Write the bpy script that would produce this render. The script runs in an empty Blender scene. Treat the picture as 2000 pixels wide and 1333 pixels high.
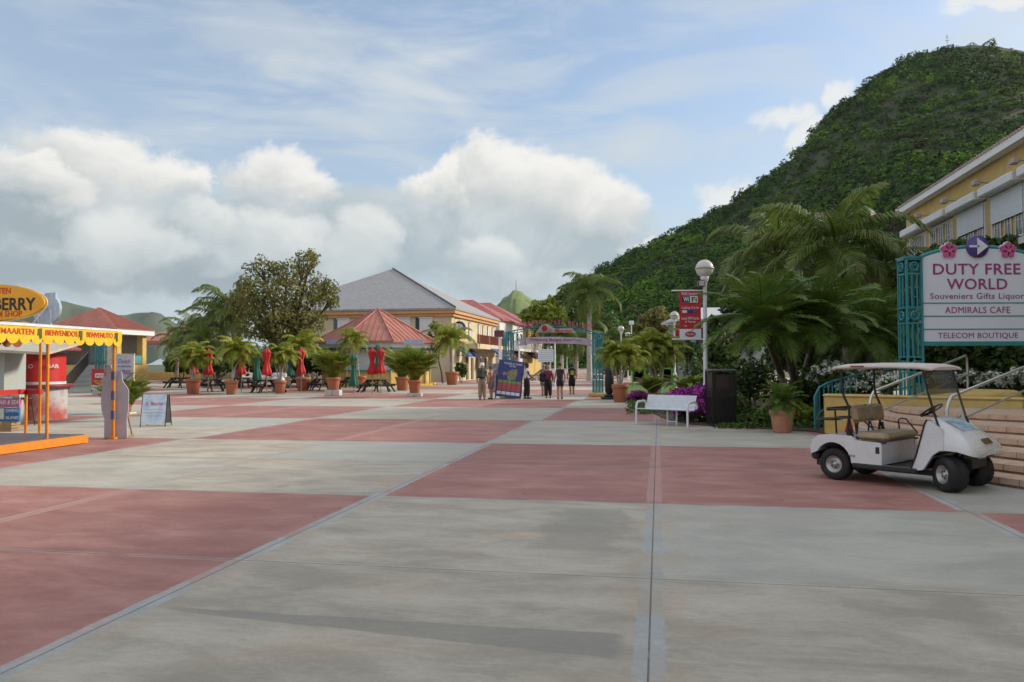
import bpy, math, random
import numpy as np
from mathutils import Vector, Matrix, Euler
C = bpy.context.scene.collection
sc = bpy.context.scene
R = math.radians
# ------------------------------------------------------------------ camera
F, HC, PITCH, ROLL = 1550.0, 1.7, R(1.62), R(0.19)
cd = bpy.data.cameras.new('camera'); cam = bpy.data.objects.new('camera', cd); C.objects.link(cam)
cd.sensor_width = 36; cd.lens = F/2000*36; cd.clip_end = 20000; cd.clip_start = 0.05
cam.matrix_world = Matrix.Translation((0, 0, HC)) @ Matrix.Rotation(R(90)+PITCH, 4, 'X') @ Matrix.Rotation(-ROLL, 4, 'Z')
sc.camera = cam
CR = cam.matrix_world.to_3x3()
def ray(px, py): return CR @ Vector(((px-1000)/F, -(py-666.5)/F, -1))
def G(px, py):                                       # photo pixel -> point on the ground
    d = ray(px, py); t = -HC/d.z; return Vector((d.x*t, d.y*t, 0))
def AT(px, py, Y):                                   # photo pixel -> point at depth Y
    d = ray(px, py); t = Y/d.y; return Vector((d.x*t, Y, HC+d.z*t))
def XD(px, Y): return AT(px, 712, Y).x
# ------------------------------------------------------------------ light, sky, exposure
SUN_AZ, SUN_EL = R(72), R(25)
sd = Vector((math.sin(SUN_AZ)*math.cos(SUN_EL), math.cos(SUN_AZ)*math.cos(SUN_EL), math.sin(SUN_EL)))
ld = bpy.data.lights.new('sun', 'SUN'); ld.energy = 3.0; ld.angle = R(6); ld.color = (1, .89, .74)
lo = bpy.data.objects.new('sun', ld); C.objects.link(lo); lo.rotation_euler = (-sd).to_track_quat('-Z', 'Y').to_euler()
lo.location = (30, 10, 40)
sc.view_settings.view_transform = 'Standard'; sc.view_settings.look = 'None'
sc.view_settings.gamma = 1; sc.view_settings.exposure = 0.40
sc.cycles.use_denoising = True; sc.cycles.max_bounces = 5; sc.cycles.diffuse_bounces = 2; sc.cycles.glossy_bounces = 2; sc.cycles.adaptive_threshold = .02; sc.cycles.transparent_max_bounces = 8
sc.cycles.volume_bounces = 0; sc.cycles.caustics_reflective = False; sc.cycles.caustics_refractive = False
W = bpy.data.worlds.new('World'); sc.world = W; W.use_nodes = True
class NT:                                            # tiny node-expression helper
    def __init__(s, tree): s.t = tree; s.n = tree.nodes; s.l = tree.links
    def new(s, typ, **k):
        nd = s.n.new(typ)
        for a, b in k.items(): setattr(nd, a, b)
        return nd
    def put(s, sock, v):
        if isinstance(v, bpy.types.NodeSocket): s.l.new(v, sock)
        else: sock.default_value = v
    def m(s, op, a, b=0.0, c=None, clamp=False):
        nd = s.new('ShaderNodeMath', operation=op, use_clamp=clamp)
        s.put(nd.inputs[0], a); s.put(nd.inputs[1], b)
        if c is not None: s.put(nd.inputs[2], c)
        return nd.outputs[0]
    def ss(s, x, a, b, lo=0.0, hi=1.0):
        nd = s.new('ShaderNodeMapRange', interpolation_type='SMOOTHSTEP')
        s.put(nd.inputs[0], x); s.put(nd.inputs[1], a); s.put(nd.inputs[2], b); s.put(nd.inputs[3], lo); s.put(nd.inputs[4], hi)
        return nd.outputs[0]
    def mix(s, f, a, b, blend='MIX'):
        nd = s.new('ShaderNodeMix', data_type='RGBA', blend_type=blend)
        s.put(nd.inputs[0], f); s.put(nd.inputs[6], col4(a)); s.put(nd.inputs[7], col4(b))
        return nd.outputs[2]
    def noise(s, vec, scale=5, detail=4, rough=.55, dist=0, out=0):
        nd = s.new('ShaderNodeTexNoise')
        if vec is not None: s.l.new(vec, nd.inputs['Vector'])
        nd.inputs['Scale'].default_value = scale; nd.inputs['Detail'].default_value = detail
        nd.inputs['Roughness'].default_value = rough; nd.inputs['Distortion'].default_value = dist
        return nd.outputs[out]
    def xyz(s, x=0.0, y=0.0, z=0.0):
        nd = s.new('ShaderNodeCombineXYZ'); s.put(nd.inputs[0], x); s.put(nd.inputs[1], y); s.put(nd.inputs[2], z); return nd.outputs[0]
    def sep(s, v):
        nd = s.new('ShaderNodeSeparateXYZ'); s.l.new(v, nd.inputs[0]); return nd.outputs
    def map(s, v, sx=1, sy=1, sz=1, rz=0):
        nd = s.new('ShaderNodeMapping'); s.l.new(v, nd.inputs[0]); nd.inputs['Scale'].default_value = (sx, sy, sz)
        nd.inputs['Rotation'].default_value = (0, 0, rz); return nd.outputs[0]
def col4(c):
    if isinstance(c, bpy.types.NodeSocket): return c
    return tuple(c) if len(c) == 4 else (c[0], c[1], c[2], 1)
def build_world():
    t = W.node_tree; t.nodes.clear(); N = NT(t)
    sky = N.new('ShaderNodeTexSky', sky_type='NISHITA', sun_disc=False)
    sky.sun_elevation = SUN_EL; sky.sun_rotation = SUN_AZ
    sky.air_density = 1.0; sky.dust_density = 1.5; sky.ozone_density = 1.2; sky.altitude = 0
    bg = N.new('ShaderNodeBackground'); bg.inputs[1].default_value = 0.13
    # slightly greyed sky, as under thin high cloud
    skc = N.mix(0.25, sky.outputs[0], (2.6, 3.6, 5.2))
    N.put(bg.inputs[0], skc)
    tc = N.new('ShaderNodeTexCoord'); dv = tc.outputs['Generated']
    x, y, z = N.sep(dv)[:3]
    az = N.m('ARCTAN2', x, y); el = N.m('ARCSINE', z)
    p3 = N.xyz(az, N.m('MULTIPLY', el, 1.25), 0.0)
    w1 = N.noise(p3, 7, 8, .62, .3, 1); w1s = N.sep(w1)
    w2 = N.noise(p3, 26, 6, .62, 0, 1); w2s = N.sep(w2)
    dx = N.m('ADD', N.m('MULTIPLY', N.m('SUBTRACT', w1s[0], .5), .16), N.m('MULTIPLY', N.m('SUBTRACT', w2s[0], .5), .03))
    dy = N.m('ADD', N.m('MULTIPLY', N.m('SUBTRACT', w1s[1], .5), .11), N.m('MULTIPLY', N.m('SUBTRACT', w2s[1], .5), .025))
    ax = N.m('ADD', az, dx); ey = N.m('ADD', el, dy)
    def blob(px, py, rx, ry):
        d = ray(px, py).normalized(); a, e = math.atan2(d.x, d.y), math.asin(d.z)
        nx = N.m('MULTIPLY', N.m('SUBTRACT', ax, a), F/rx); ny = N.m('MULTIPLY', N.m('SUBTRACT', ey, e), F/ry)
        r2 = N.m('ADD', N.m('MULTIPLY', nx, nx), N.m('MULTIPLY', ny, ny))
        return N.m('SUBTRACT', 1.0, r2), N.m('ADD', N.m('MULTIPLY', nx, .35), ny)
    def layer(bl):
        D = L = None
        for b in bl:
            d, l = blob(*b)
            if D is None: D, L = d, l
            else:
                g = N.ss(N.m('SUBTRACT', d, D), -.25, .25)
                nd = N.new('ShaderNodeMix', data_type='FLOAT'); N.put(nd.inputs[0], g); N.put(nd.inputs[2], L); N.put(nd.inputs[3], l)
                D = N.m('SMOOTH_MAX', d, D, .25); L = nd.outputs[0]
        return D, L
    # high thin streaks
    st = N.noise(N.map(N.xyz(az, el, 0.0), 1.4, 5.5, 1, .35), 2.2, 9, .58, .8)
    st2 = N.noise(N.map(N.xyz(az, el, .7), 1.2, 3.5, 1, -.3), 3.5, 8, .6, .5)
    hi = N.m('ADD', N.m('ADD', N.ss(st, .42, .68, .05, .65), N.ss(st2, .48, .72, 0, .5)), N.m('MULTIPLY', N.ss(az, -.7, .1, .35, 0), .6), clamp=True)
    out = N.new('ShaderNodeMixShader'); bw = N.new('ShaderNodeBackground'); N.put(bw.inputs[0], (.68, .755, .82, 1)); bw.inputs[1].default_value = .70
    N.put(out.inputs[0], hi); t.links.new(bg.outputs[0], out.inputs[1]); t.links.new(bw.outputs[0], out.inputs[2])
    cur = out.outputs[0]
    def over(cur, alpha, colr):
        b = N.new('ShaderNodeBackground'); N.put(b.inputs[0], col4(colr)); b.inputs[1].default_value = .70
        mx = N.new('ShaderNodeMixShader'); N.put(mx.inputs[0], alpha); t.links.new(cur, mx.inputs[1]); t.links.new(b.outputs[0], mx.inputs[2]); return mx.outputs[0]
    # pale veil toward the horizon
    veil = N.m('MULTIPLY', N.ss(el, .02, .36, 1, 0), N.ss(w1s[2], .3, .7, .55, .95))
    cur = over(cur, N.m('MULTIPLY', veil, .75), (.60, .72, .78))
    # wide grey cloud bank
    D, L = layer([(60, 470, 330, 120), (330, 475, 320, 75), (700, 470, 330, 110), (980, 470, 300, 130), (1080, 560, 200, 45), (40, 400, 160, 90), (-600, 450, 500, 170), (2900, 300, 500, 200)])
    tex = N.noise(p3, 9, 8, .6, .4)
    g = N.ss(N.m('ADD', N.m('MULTIPLY', L, .35), N.m('MULTIPLY', N.m('SUBTRACT', tex, .5), 3.0)), -.6, .8)
    cur = over(cur, N.ss(D, -.15, .6, 0, .9), N.mix(g, (.43, .515, .565), (.73, .785, .79)))
    D, L = layer([(110, 520, 260, 34), (420, 545, 150, 20), (60, 430, 110, 40)])
    cur = over(cur, N.ss(D, -.5, .9, 0, .85), (.37, .445, .49))
    # puffs inside the bank
    D, L = layer([(240, 465, 95, 75), (700, 480, 75, 75), (560, 470, 90, 50), (960, 500, 90, 55), (1230, 490, 45, 22), (430, 440, 80, 40)])
    cur = over(cur, N.ss(D, -.2, .8, 0, .75), N.mix(N.ss(L, -.6, .7), (.66, .72, .73), (.93, .94, .91)))
    # bright heaps
    D, L = layer([(190, 308, 125, 66), (300, 345, 120, 66), (390, 365, 60, 48), (90, 345, 120, 48), (545, 345, 98, 58), (600, 360, 66, 45),
                  (960, 345, 115, 68), (1060, 362, 135, 76), (1150, 392, 98, 74), (860, 362, 100, 48), (-420, 240, 190, 110), (-1500, 300, 300, 130), (4200, 260, 300, 120)])
    sh = N.ss(N.m('ADD', L, N.m('MULTIPLY', N.m('SUBTRACT', tex, .5), 1.6)), -.85, .75)
    al = N.m('MULTIPLY', N.ss(D, -.12, .65), N.ss(L, -1.3, -.2))
    cur = over(cur, al, N.mix(sh, (.64, .68, .68), (1.0, .985, .945)))
    D, L = layer([(1525, 235, 60, 26), (1575, 260, 40, 24), (1645, 195, 32, 28), (1425, 372, 58, 32), (1960, 0, 70, 16)])
    cur = over(cur, N.ss(D, -.5, 1.0, 0, .9), (.93, .94, .93))
    D, L = layer([(560, 60, 190, 55), (1290, 270, 130, 50), (680, 240, 90, 28)])
    cur = over(cur, N.ss(D, -.4, 1.0, 0, .4), (.74, .78, .79))
    # unseen overcast added overhead and behind the camera to brighten and neutralise the light
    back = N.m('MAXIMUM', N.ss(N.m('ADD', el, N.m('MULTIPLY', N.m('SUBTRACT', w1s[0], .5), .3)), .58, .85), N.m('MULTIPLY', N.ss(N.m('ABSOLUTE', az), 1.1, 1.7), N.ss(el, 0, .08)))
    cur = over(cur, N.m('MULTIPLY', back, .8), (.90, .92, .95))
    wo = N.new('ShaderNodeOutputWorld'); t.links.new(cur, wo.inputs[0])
    W.cycles.sampling_method = 'MANUAL'; W.cycles.sample_map_resolution = 512
build_world()
# ------------------------------------------------------------------ grid of the plaza: local x = across (v), local y = along (u)
GA = R(10.46); cg, sg = math.cos(GA), math.sin(GA)
def UV(v, u, z=0): return Vector((v*cg+u*sg, -v*sg+u*cg, z))
def toUV(p): return (p.x*cg-p.y*sg, p.x*sg+p.y*cg)
# ------------------------------------------------------------------ helpers
def tag(o, label=None, cat=None, group=None, kind=None):
    if label: o['label'] = label
    if cat: o['category'] = cat
    if group: o['group'] = group
    if kind: o['kind'] = kind
    return o
def thing(name, label, cat, loc=(0, 0, 0), rz=0, group=None, s=1):
    o = bpy.data.objects.new(name, None); C.objects.link(o); o.location = loc; o.rotation_euler = (0, 0, rz); o.scale = (s,)*3
    o.empty_display_size = .2
    return tag(o, label, cat, group)
def children(o): return [c for c in KIDS.get(o.name, [])]
KIDS = {}
def link(o, parent):
    C.objects.link(o)
    if parent is not None:
        o.parent = parent; KIDS.setdefault(parent.name, []).append(o)
def copy_tree(o, loc=None, rz=None, label=None, s=None, group=None, parent=None):
    c = o.copy(); C.objects.link(c)
    if parent is not None: c.parent = parent; KIDS.setdefault(parent.name, []).append(c)
    if loc is not None: c.location = loc
    if rz is not None: c.rotation_euler = (0, 0, rz)
    if s is not None: c.scale = (s,)*3 if not isinstance(s, tuple) else s
    if label: c['label'] = label
    if group: c['group'] = group
    for ch in children(o): copy_tree(ch, parent=c)
    return c
class MB:
    def __init__(s): s.v = []; s.f = []; s.mi = []; s.sm = []
    def add(s, vs, fs, m=0, smooth=False, M=None):
        b = len(s.v)
        if M is not None: vs = [M @ Vector(v) for v in vs]
        s.v += [tuple(v) for v in vs]; s.f += [tuple(b+i for i in f) for f in fs]; s.mi += [m]*len(fs); s.sm += [smooth]*len(fs)
        return s
    def box(s, c, d, m=0, M=None, bev=0):
        x, y, z = c; a, b, h = d[0]/2, d[1]/2, d[2]/2
        if bev:
            e = min(bev, a*.9, b*.9, h*.9); T = Matrix.Translation(c); vs = []; 
            for zz, k in ((-h, e), (-h+e, 0), (h-e, 0), (h, e)):
                aa, bb = a-k, b-k
                vs += [(-aa+e, -bb, zz), (aa-e, -bb, zz), (aa, -bb+e, zz), (aa, bb-e, zz), (aa-e, bb, zz), (-aa+e, bb, zz), (-aa, bb-e, zz), (-aa, -bb+e, zz)]
            fs = [tuple(range(7, -1, -1)), tuple(range(24, 32))]
            for r in range(3):
                for i in range(8): j = (i+1) % 8; fs.append((r*8+i, r*8+j, r*8+8+j, r*8+8+i))
            return s.add(vs, fs, m, False, (M @ T) if M is not None else T)
        vs = [(x+i*a, y+j*b, z+k*h) for k in (-1, 1) for j in (-1, 1) for i in (-1, 1)]
        return s.add(vs, [(0, 2, 3, 1), (4, 5, 7, 6), (0, 1, 5, 4), (2, 6, 7, 3), (0, 4, 6, 2), (1, 3, 7, 5)], m, False, M)
    def prism(s, poly, z0, z1, m=0, M=None, smooth=False, cap=True):
        n = len(poly); vs = [(p[0], p[1], z0) for p in poly]+[(p[0], p[1], z1) for p in poly]
        fs = [(i, (i+1) % n, n+(i+1) % n, n+i) for i in range(n)]
        if smooth: s.add(vs, fs, m, True, M)
        else: s.add(vs, fs, m, False, M)
        if cap: s.add(vs, [tuple(range(n-1, -1, -1)), tuple(range(n, 2*n))], m, False, M)
        return s
    def side(s, poly, y0, y1, m=0, M=None, smooth=False):          # profile in x,z extruded along y
        n = len(poly); vs = [(p[0], y0, p[1]) for p in poly]+[(p[0], y1, p[1]) for p in poly]
        s.add(vs, [(i, n+i, n+(i+1) % n, (i+1) % n) for i in range(n)], m, smooth, M)
        s.add(vs, [tuple(range(n)), tuple(range(2*n-1, n-1, -1))], m, False, M); return s
    def tube(s, pts, r, n=8, m=0, M=None, cap=True, smooth=True):
        pts = [Vector(p) for p in pts]; k = len(pts); rs = r if isinstance(r, (list, tuple)) else [r]*k
        vs = []; t0 = (pts[1]-pts[0]).normalized(); up = Vector((0, 0, 1)) if abs(t0.z) < .9 else Vector((1, 0, 0))
        a = t0.cross(up).normalized()
        for i, p in enumerate(pts):
            t = (pts[min(i+1, k-1)]-pts[max(i-1, 0)]).normalized()
            a = (a-t*a.dot(t)).normalized(); b = t.cross(a)
            vs += [p+(a*math.cos(q)+b*math.sin(q))*rs[i] for q in (2*math.pi*j/n for j in range(n))]
        fs = [(i*n+j, i*n+(j+1) % n, (i+1)*n+(j+1) % n, (i+1)*n+j) for i in range(k-1) for j in range(n)]
        s.add(vs, fs, m, smooth, M)
        if cap: s.add(vs, [tuple(range(n-1, -1, -1)), tuple(range((k-1)*n, k*n))], m, False, M)
        return s
    def lathe(s, prof, n=24, m=0, M=None, smooth=True, fold=None):   # prof: (r, z)
        vs = []
        for r, z in prof:
            for j in range(n):
                q = 2*math.pi*j/n; rr = r*(fold(q, z) if fold else 1); vs.append((rr*math.cos(q), rr*math.sin(q), z))
        k = len(prof)
        return s.add(vs, [(i*n+j, i*n+(j+1) % n, (i+1)*n+(j+1) % n, (i+1)*n+j) for i in range(k-1) for j in range(n)], m, smooth, M)
    def build(s, name, mats, parent=None, loc=None, rz=None):
        me = bpy.data.meshes.new(name); me.from_pydata(s.v, [], s.f)
        for mt in (mats if isinstance(mats, (list, tuple)) else [mats]): me.materials.append(mt)
        me.polygons.foreach_set('material_index', s.mi); me.polygons.foreach_set('use_smooth', s.sm); me.update()
        o = bpy.data.objects.new(name, me); link(o, parent)
        if loc is not None: o.location = loc
        if rz is not None: o.rotation_euler = (0, 0, rz)
        return o
def T(x=0, y=0, z=0, rz=0, rx=0, ry=0, s=1):
    return Matrix.Translation((x, y, z)) @ Matrix.Rotation(rz, 4, 'Z') @ Matrix.Rotation(ry, 4, 'Y') @ Matrix.Rotation(rx, 4, 'X') @ Matrix.Scale(s, 4)
def fastmesh(name, V, Fq, mat, parent=None, quads=True, loc=None):
    V = np.asarray(V, dtype=np.float32).reshape(-1, 3); k = Fq.shape[1]; Fq = np.asarray(Fq, dtype=np.int32)
    me = bpy.data.meshes.new(name); me.vertices.add(len(V)); me.vertices.foreach_set('co', V.ravel())
    me.loops.add(Fq.size); me.loops.foreach_set('vertex_index', Fq.ravel())
    me.polygons.add(len(Fq)); me.polygons.foreach_set('loop_start', np.arange(0, Fq.size, k, dtype=np.int32))
    for mt in (mat if isinstance(mat, (list, tuple)) else [mat]): me.materials.append(mt)
    me.update(calc_edges=True); me.validate()
    o = bpy.data.objects.new(name, me); link(o, parent)
    if loc is not None: o.location = loc
    return o
def text(s, size, mat, parent, loc, rot=(R(90), 0, 0), bold=0.0, ext=.004, align='CENTER', name='lettering', shear=0, sx=1, space=1):
    cu = bpy.data.curves.new('t', 'FONT'); cu.body = s; cu.size = size; cu.extrude = ext; cu.offset = bold*size; cu.align_x = align
    cu.align_y = 'CENTER'; cu.resolution_u = 3; cu.shear = shear; cu.space_character = space
    to = bpy.data.objects.new('t', cu); C.objects.link(to); dg = bpy.context.evaluated_depsgraph_get()
    me = bpy.data.meshes.new_from_object(to.evaluated_get(dg)); bpy.data.objects.remove(to); bpy.data.curves.remove(cu)
    me.name = name; me.materials.clear(); me.materials.append(mat)
    o = bpy.data.objects.new(name, me); link(o, parent); o.location = loc; o.rotation_euler = rot; o.scale = (sx, 1, 1); return o
# ------------------------------------------------------------------ materials
MATS = {}
def mat(name, c, rough=.6, metal=0, var=.12, scale=6, bump=0, bscale=40, c2=None, trans=0, coat=0, alpha=1, island=0, spec=.5, emit=0):
    if name in MATS: return MATS[name]
    m = bpy.data.materials.new(name); m.use_nodes = True; t = m.node_tree; N = NT(t); b = t.nodes['Principled BSDF']
    tc = N.new('ShaderNodeTexCoord').outputs['Object']
    n1 = N.noise(tc, scale, 5, .6)
    c2 = c2 or tuple(x*(1-var*1.6) for x in c)
    cc = N.mix(N.ss(n1, .35, .68), c, c2)
    if island:
        g = N.new('ShaderNodeNewGeometry'); rv = g.outputs['Random Per Island']
        hs = N.new('ShaderNodeHueSaturation'); N.put(hs.inputs['Color'], cc)
        N.put(hs.inputs['Hue'], N.m('ADD', .5-island*.05, N.m('MULTIPLY', rv, island*.10)))
        N.put(hs.inputs['Value'], N.m('ADD', 1-island*.5, N.m('MULTIPLY', rv, island)))
        cc = hs.outputs[0]
    N.put(b.inputs['Base Color'], cc)
    b.inputs['Roughness'].default_value = rough; b.inputs['Metallic'].default_value = metal
    b.inputs['Specular IOR Level'].default_value = spec
    N.put(b.inputs['Roughness'], N.ss(n1, .2, .8, max(rough-.08, .02), min(rough+.08, 1)))
    if coat: b.inputs['Coat Weight'].default_value = coat; b.inputs['Coat Roughness'].default_value = .15
    if bump:
        bn = N.new('ShaderNodeBump'); bn.inputs['Strength'].default_value = bump; bn.inputs['Distance'].default_value = .02
        N.put(bn.inputs['Height'], N.noise(tc, bscale, 6, .65)); t.links.new(bn.outputs[0], b.inputs['Normal'])
    if alpha < 1: b.inputs['Alpha'].default_value = alpha
    if trans:
        tr = N.new('ShaderNodeBsdfTranslucent'); N.put(tr.inputs[0], cc); mx = N.new('ShaderNodeMixShader'); mx.inputs[0].default_value = trans
        t.links.new(b.outputs[0], mx.inputs[1]); t.links.new(tr.outputs[0], mx.inputs[2]); t.links.new(mx.outputs[0], t.nodes['Material Output'].inputs[0])
    MATS[name] = m; return m
def pavement_mat():
    m = bpy.data.materials.new('pavement_slabs'); m.use_nodes = True; t = m.node_tree; N = NT(t); b = t.nodes['Principled BSDF']
    tc = N.new('ShaderNodeTexCoord').outputs['Object']; v, u = N.sep(tc)[:2]
    wob = N.m('MULTIPLY', N.m('SUBTRACT', N.noise(tc, 3.0, 7, .75), .5), .07)
    vv = N.m('ADD', v, wob); uu = N.m('ADD', u, wob)
    gx = N.m('FLOOR', N.m('DIVIDE', N.m('ADD', vv, 3.58), 7.02)); gy = N.m('FLOOR', N.m('DIVIDE', N.m('SUBTRACT', uu, 9.8), 6.8))
    par = N.m('FLOORED_MODULO', N.m('ADD', gx, gy), 2.0); red = N.m('SUBTRACT', 1.0, par)
    cx = N.m('FLOOR', N.m('DIVIDE', N.m('ADD', v, 3.58), 3.51)); cy = N.m('FLOOR', N.m('DIVIDE', N.m('SUBTRACT', u, 9.8), 3.4))
    wn = N.new('ShaderNodeTexWhiteNoise', noise_dimensions='2D'); N.put(wn.inputs['Vector'], N.xyz(cx, cy, 0.0)); cell = wn.outputs['Value']; ccol = N.sep(wn.outputs['Color'])
    offs = N.xyz(N.m('ADD', v, N.m('MULTIPLY', cell, 37)), N.m('ADD', u, N.m('MULTIPLY', ccol[1], 51)), 0.0)
    dv = N.m('ABSOLUTE', N.m('SUBTRACT', N.m('FLOORED_MODULO', N.m('ADD', vv, 3.58+1.755), 3.51), 1.755))
    du = N.m('ABSOLUTE', N.m('SUBTRACT', N.m('FLOORED_MODULO', N.m('SUBTRACT', uu, 9.8-1.7), 3.4), 1.7))
    dv0 = N.m('ABSOLUTE', N.m('SUBTRACT', N.m('FLOORED_MODULO', N.m('ADD', v, 3.58+1.755), 3.51), 1.755))
    du0 = N.m('ABSOLUTE', N.m('SUBTRACT', N.m('FLOORED_MODULO', N.m('SUBTRACT', u, 9.8-1.7), 3.4), 1.7))
    # broom streaks run across, blotches, worn paint, stains
    broom = N.noise(N.map(tc, 2.2, 34, 1), 1.6, 6, .75)
    mott = N.noise(tc, 16, 9, .85, .2)
    grain = N.noise(tc, 60, 4, .8)
    blot = N.noise(N.map(offs, .75, 1.5, 1), 1.1, 9, .68, .4)
    blot2 = N.noise(N.map(offs, 2.6, 5.5, 1), 2.2, 9, .75, .2)
    conc = N.mix(N.ss(blot, .33, .66), (.325, .292, .238), (.495, .455, .382))
    conc = N.mix(N.ss(blot2, .52, .72, 0, .55), conc, (.33, .30, .25))
    rust = N.noise(N.map(tc, .35, .8, 1), 1.1, 6, .6, .5)
    conc = N.mix(N.ss(rust, .52, .72, 0, .5), conc, (.47, .34, .235))
    conc = N.mix(N.ss(ccol[2], .45, 1, 0, .5), conc, (.39, .42, .40))
    redc = N.mix(N.ss(blot, .30, .75), (.275, .110, .092), (.43, .235, .205))
    redc = N.mix(N.ss(blot2, .48, .75, 0, .4), redc, (.42, .235, .20))
    redc = N.mix(N.ss(rust, .5, .75, 0, .4), redc, (.22, .115, .10))
    c = N.mix(red, conc, redc)
    # joint strips along the length: bluish grout band, pinker on red paint
    band = N.ss(dv, .085, .10, 1, 0)
    gb = N.m('ABSOLUTE', N.m('SUBTRACT', N.m('FLOORED_MODULO', N.m('ADD', v, 3.58+3.51), 7.02), 3.51)); redb = N.m('MULTIPLY', red, N.ss(gb, .2, .3))
    strip = N.mix(redb, N.mix(N.ss(N.noise(tc, 2.5, 7, .75), .35, .7), (.345, .355, .35), (.425, .435, .425)), N.mix(N.ss(grain, .4, .6), (.36, .20, .18), (.46, .29, .26)))
    c = N.mix(N.m('MULTIPLY', band, N.ss(N.noise(tc, 1.4, 4, .6), .25, .45, .8, 1.0)), c, strip)
    edge = N.m('MULTIPLY', N.ss(dv, .09, .38, 1, 0), N.ss(N.noise(tc, 1.1, 5, .6), .42, .62))
    c = N.mix(N.m('MULTIPLY', edge, .55), c, N.mix(red, (.44, .34, .245), (.42, .22, .19)))
    tb = N.m('MULTIPLY', N.ss(du, .04, .06, 1, 0), N.m('SUBTRACT', 1.0, N.m('MULTIPLY', red, .55)))
    c = N.mix(N.m('MULTIPLY', tb, .6), c, (.46, .455, .41))
    dirt = N.m('MULTIPLY', N.ss(du, .02, .30, 1, 0), N.ss(N.noise(N.map(tc, 1, 2, 1), 1.6, 6, .65), .4, .65))
    c = N.mix(N.m('MULTIPLY', dirt, .45), c, N.mix(red, (.27, .235, .18), (.22, .10, .09)))
    crack = N.m('MAXIMUM', N.ss(dv0, .003, .008, 1, 0), N.m('MULTIPLY', N.ss(du0, .005, .011, 1, 0), .75))
    crack = N.m('MULTIPLY', crack, N.ss(N.noise(tc, 5, 5, .7), .3, .5, .35, 1))
    c = N.mix(N.m('MULTIPLY', crack, .75), c, (.08, .07, .06))
    # broad puddle mark and damp patch that the photograph shows
    wn_ = N.m('MULTIPLY', N.m('SUBTRACT', N.noise(tc, 2.2, 6, .6), .5), .10)
    cen = N.m('ADD', N.m('SUBTRACT', u, N.m('SUBTRACT', 4.84, N.m('MULTIPLY', v, .065))), wn_)
    hw = N.m('ADD', .035, N.m('MULTIPLY', N.m('ADD', v, 3.4), .058))
    pd = N.m('MULTIPLY', N.ss(N.m('SUBTRACT', N.m('ABSOLUTE', cen), hw), -.012, .012, 1, 0), N.m('MULTIPLY', N.ss(v, -3.45, -3.3), N.ss(N.m('ADD', v, wn_), -.3, -.2, 1, 0)))
    c = N.mix(N.m('MULTIPLY', pd, .62), c, (.215, .205, .175))
    w3 = N.noise(N.map(tc, 1.5, 1.1, 1), 1.6, 7, .65)
    dm = N.m('MULTIPLY', N.ss(N.m('ADD', N.m('MULTIPLY', N.m('ABSOLUTE', N.m('ADD', v, .75)), .9), w3), .72, 1.0, 1, 0), N.ss(N.m('ABSOLUTE', N.m('SUBTRACT', u, 8.3)), .95, 1.15, 1, 0))
    c = N.mix(N.m('MULTIPLY', dm, .55), c, (.25, .235, .20))
    # scattered little specks
    vo = N.new('ShaderNodeTexVoronoi', feature='F1'); t.links.new(tc, vo.inputs['Vector']); vo.inputs['Scale'].default_value = .9; vo.inputs['Randomness'].default_value = 1
    sp = N.ss(vo.outputs['Distance'], .016, .028, .8, 0)
    c = N.mix(sp, c, (.06, .05, .04))
    tone = N.m('MULTIPLY', N.m('ADD', .54, N.m('ADD', N.m('MULTIPLY', broom, .34), N.m('MULTIPLY', mott, .58))), N.m('ADD', .93, N.m('MULTIPLY', cell, .14)))
    tone = N.m('MULTIPLY', tone, N.m('ADD', .86, N.m('MULTIPLY', grain, .28)))
    hs = N.new('ShaderNodeHueSaturation'); N.put(hs.inputs['Color'], c); N.put(hs.inputs['Value'], tone)
    N.put(b.inputs['Base Color'], hs.outputs[0])
    N.put(b.inputs['Roughness'], N.m('SUBTRACT', N.ss(blot, .3, .7, .62, .85), N.m('MULTIPLY', pd, .15)))
    b.inputs['Specular IOR Level'].default_value = .35
    hgt = N.m('SUBTRACT', N.m('ADD', N.m('MULTIPLY', broom, .5), N.m('MULTIPLY', grain, .35)), N.m('MULTIPLY', crack, 3.0))
    bn = N.new('ShaderNodeBump'); bn.inputs['Strength'].default_value = .45; bn.inputs['Distance'].default_value = .006
    N.put(bn.inputs['Height'], hgt); t.links.new(bn.outputs[0], b.inputs['Normal'])
    return m
teal = mat('teal_paint', (.035, .25, .28), .45, var=.12)
white = mat('white_paint', (.72, .73, .74), .5, var=.05)
black = mat('black_metal', (.012, .012, .013), .35)
yellow = mat('yellow_stucco', (.62, .44, .16), .85, var=.08, scale=2, bump=.3, bscale=90)
yellow2 = mat('pale_yellow_stucco', (.62, .44, .15), .85, var=.1, scale=3, bump=.25, bscale=60)
magenta = mat('magenta_lettering', (.31, .045, .19), .5, var=.03)
terracotta = mat('terracotta', (.42, .135, .06), .8, var=.15, scale=5, bump=.2, c2=(.36, .15, .09))
terrapink = mat('pink_terracotta', (.52, .25, .16), .8, var=.12, scale=6, bump=.2)
soil = mat('soil', (.045, .03, .02), .95, scale=20, bump=.8)
steel = mat('brushed_steel', (.62, .63, .64), .33, metal=.9, var=.08)
redroof = mat('red_roof_metal', (.37, .085, .065), .5, var=.1, scale=1.2)
glass = mat('dark_window_glass', (.03, .045, .06), .08, spec=.8)
trunkm = mat('palm_trunk', (.24, .20, .16), .9, scale=4, bump=.6, bscale=18, c2=(.13, .10, .075))
trunkg = mat('grey_palm_trunk', (.44, .41, .36), .85, scale=2, bump=.3, bscale=10)
barkm = mat('bark', (.10, .075, .05), .95, scale=6, bump=.8)
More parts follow.
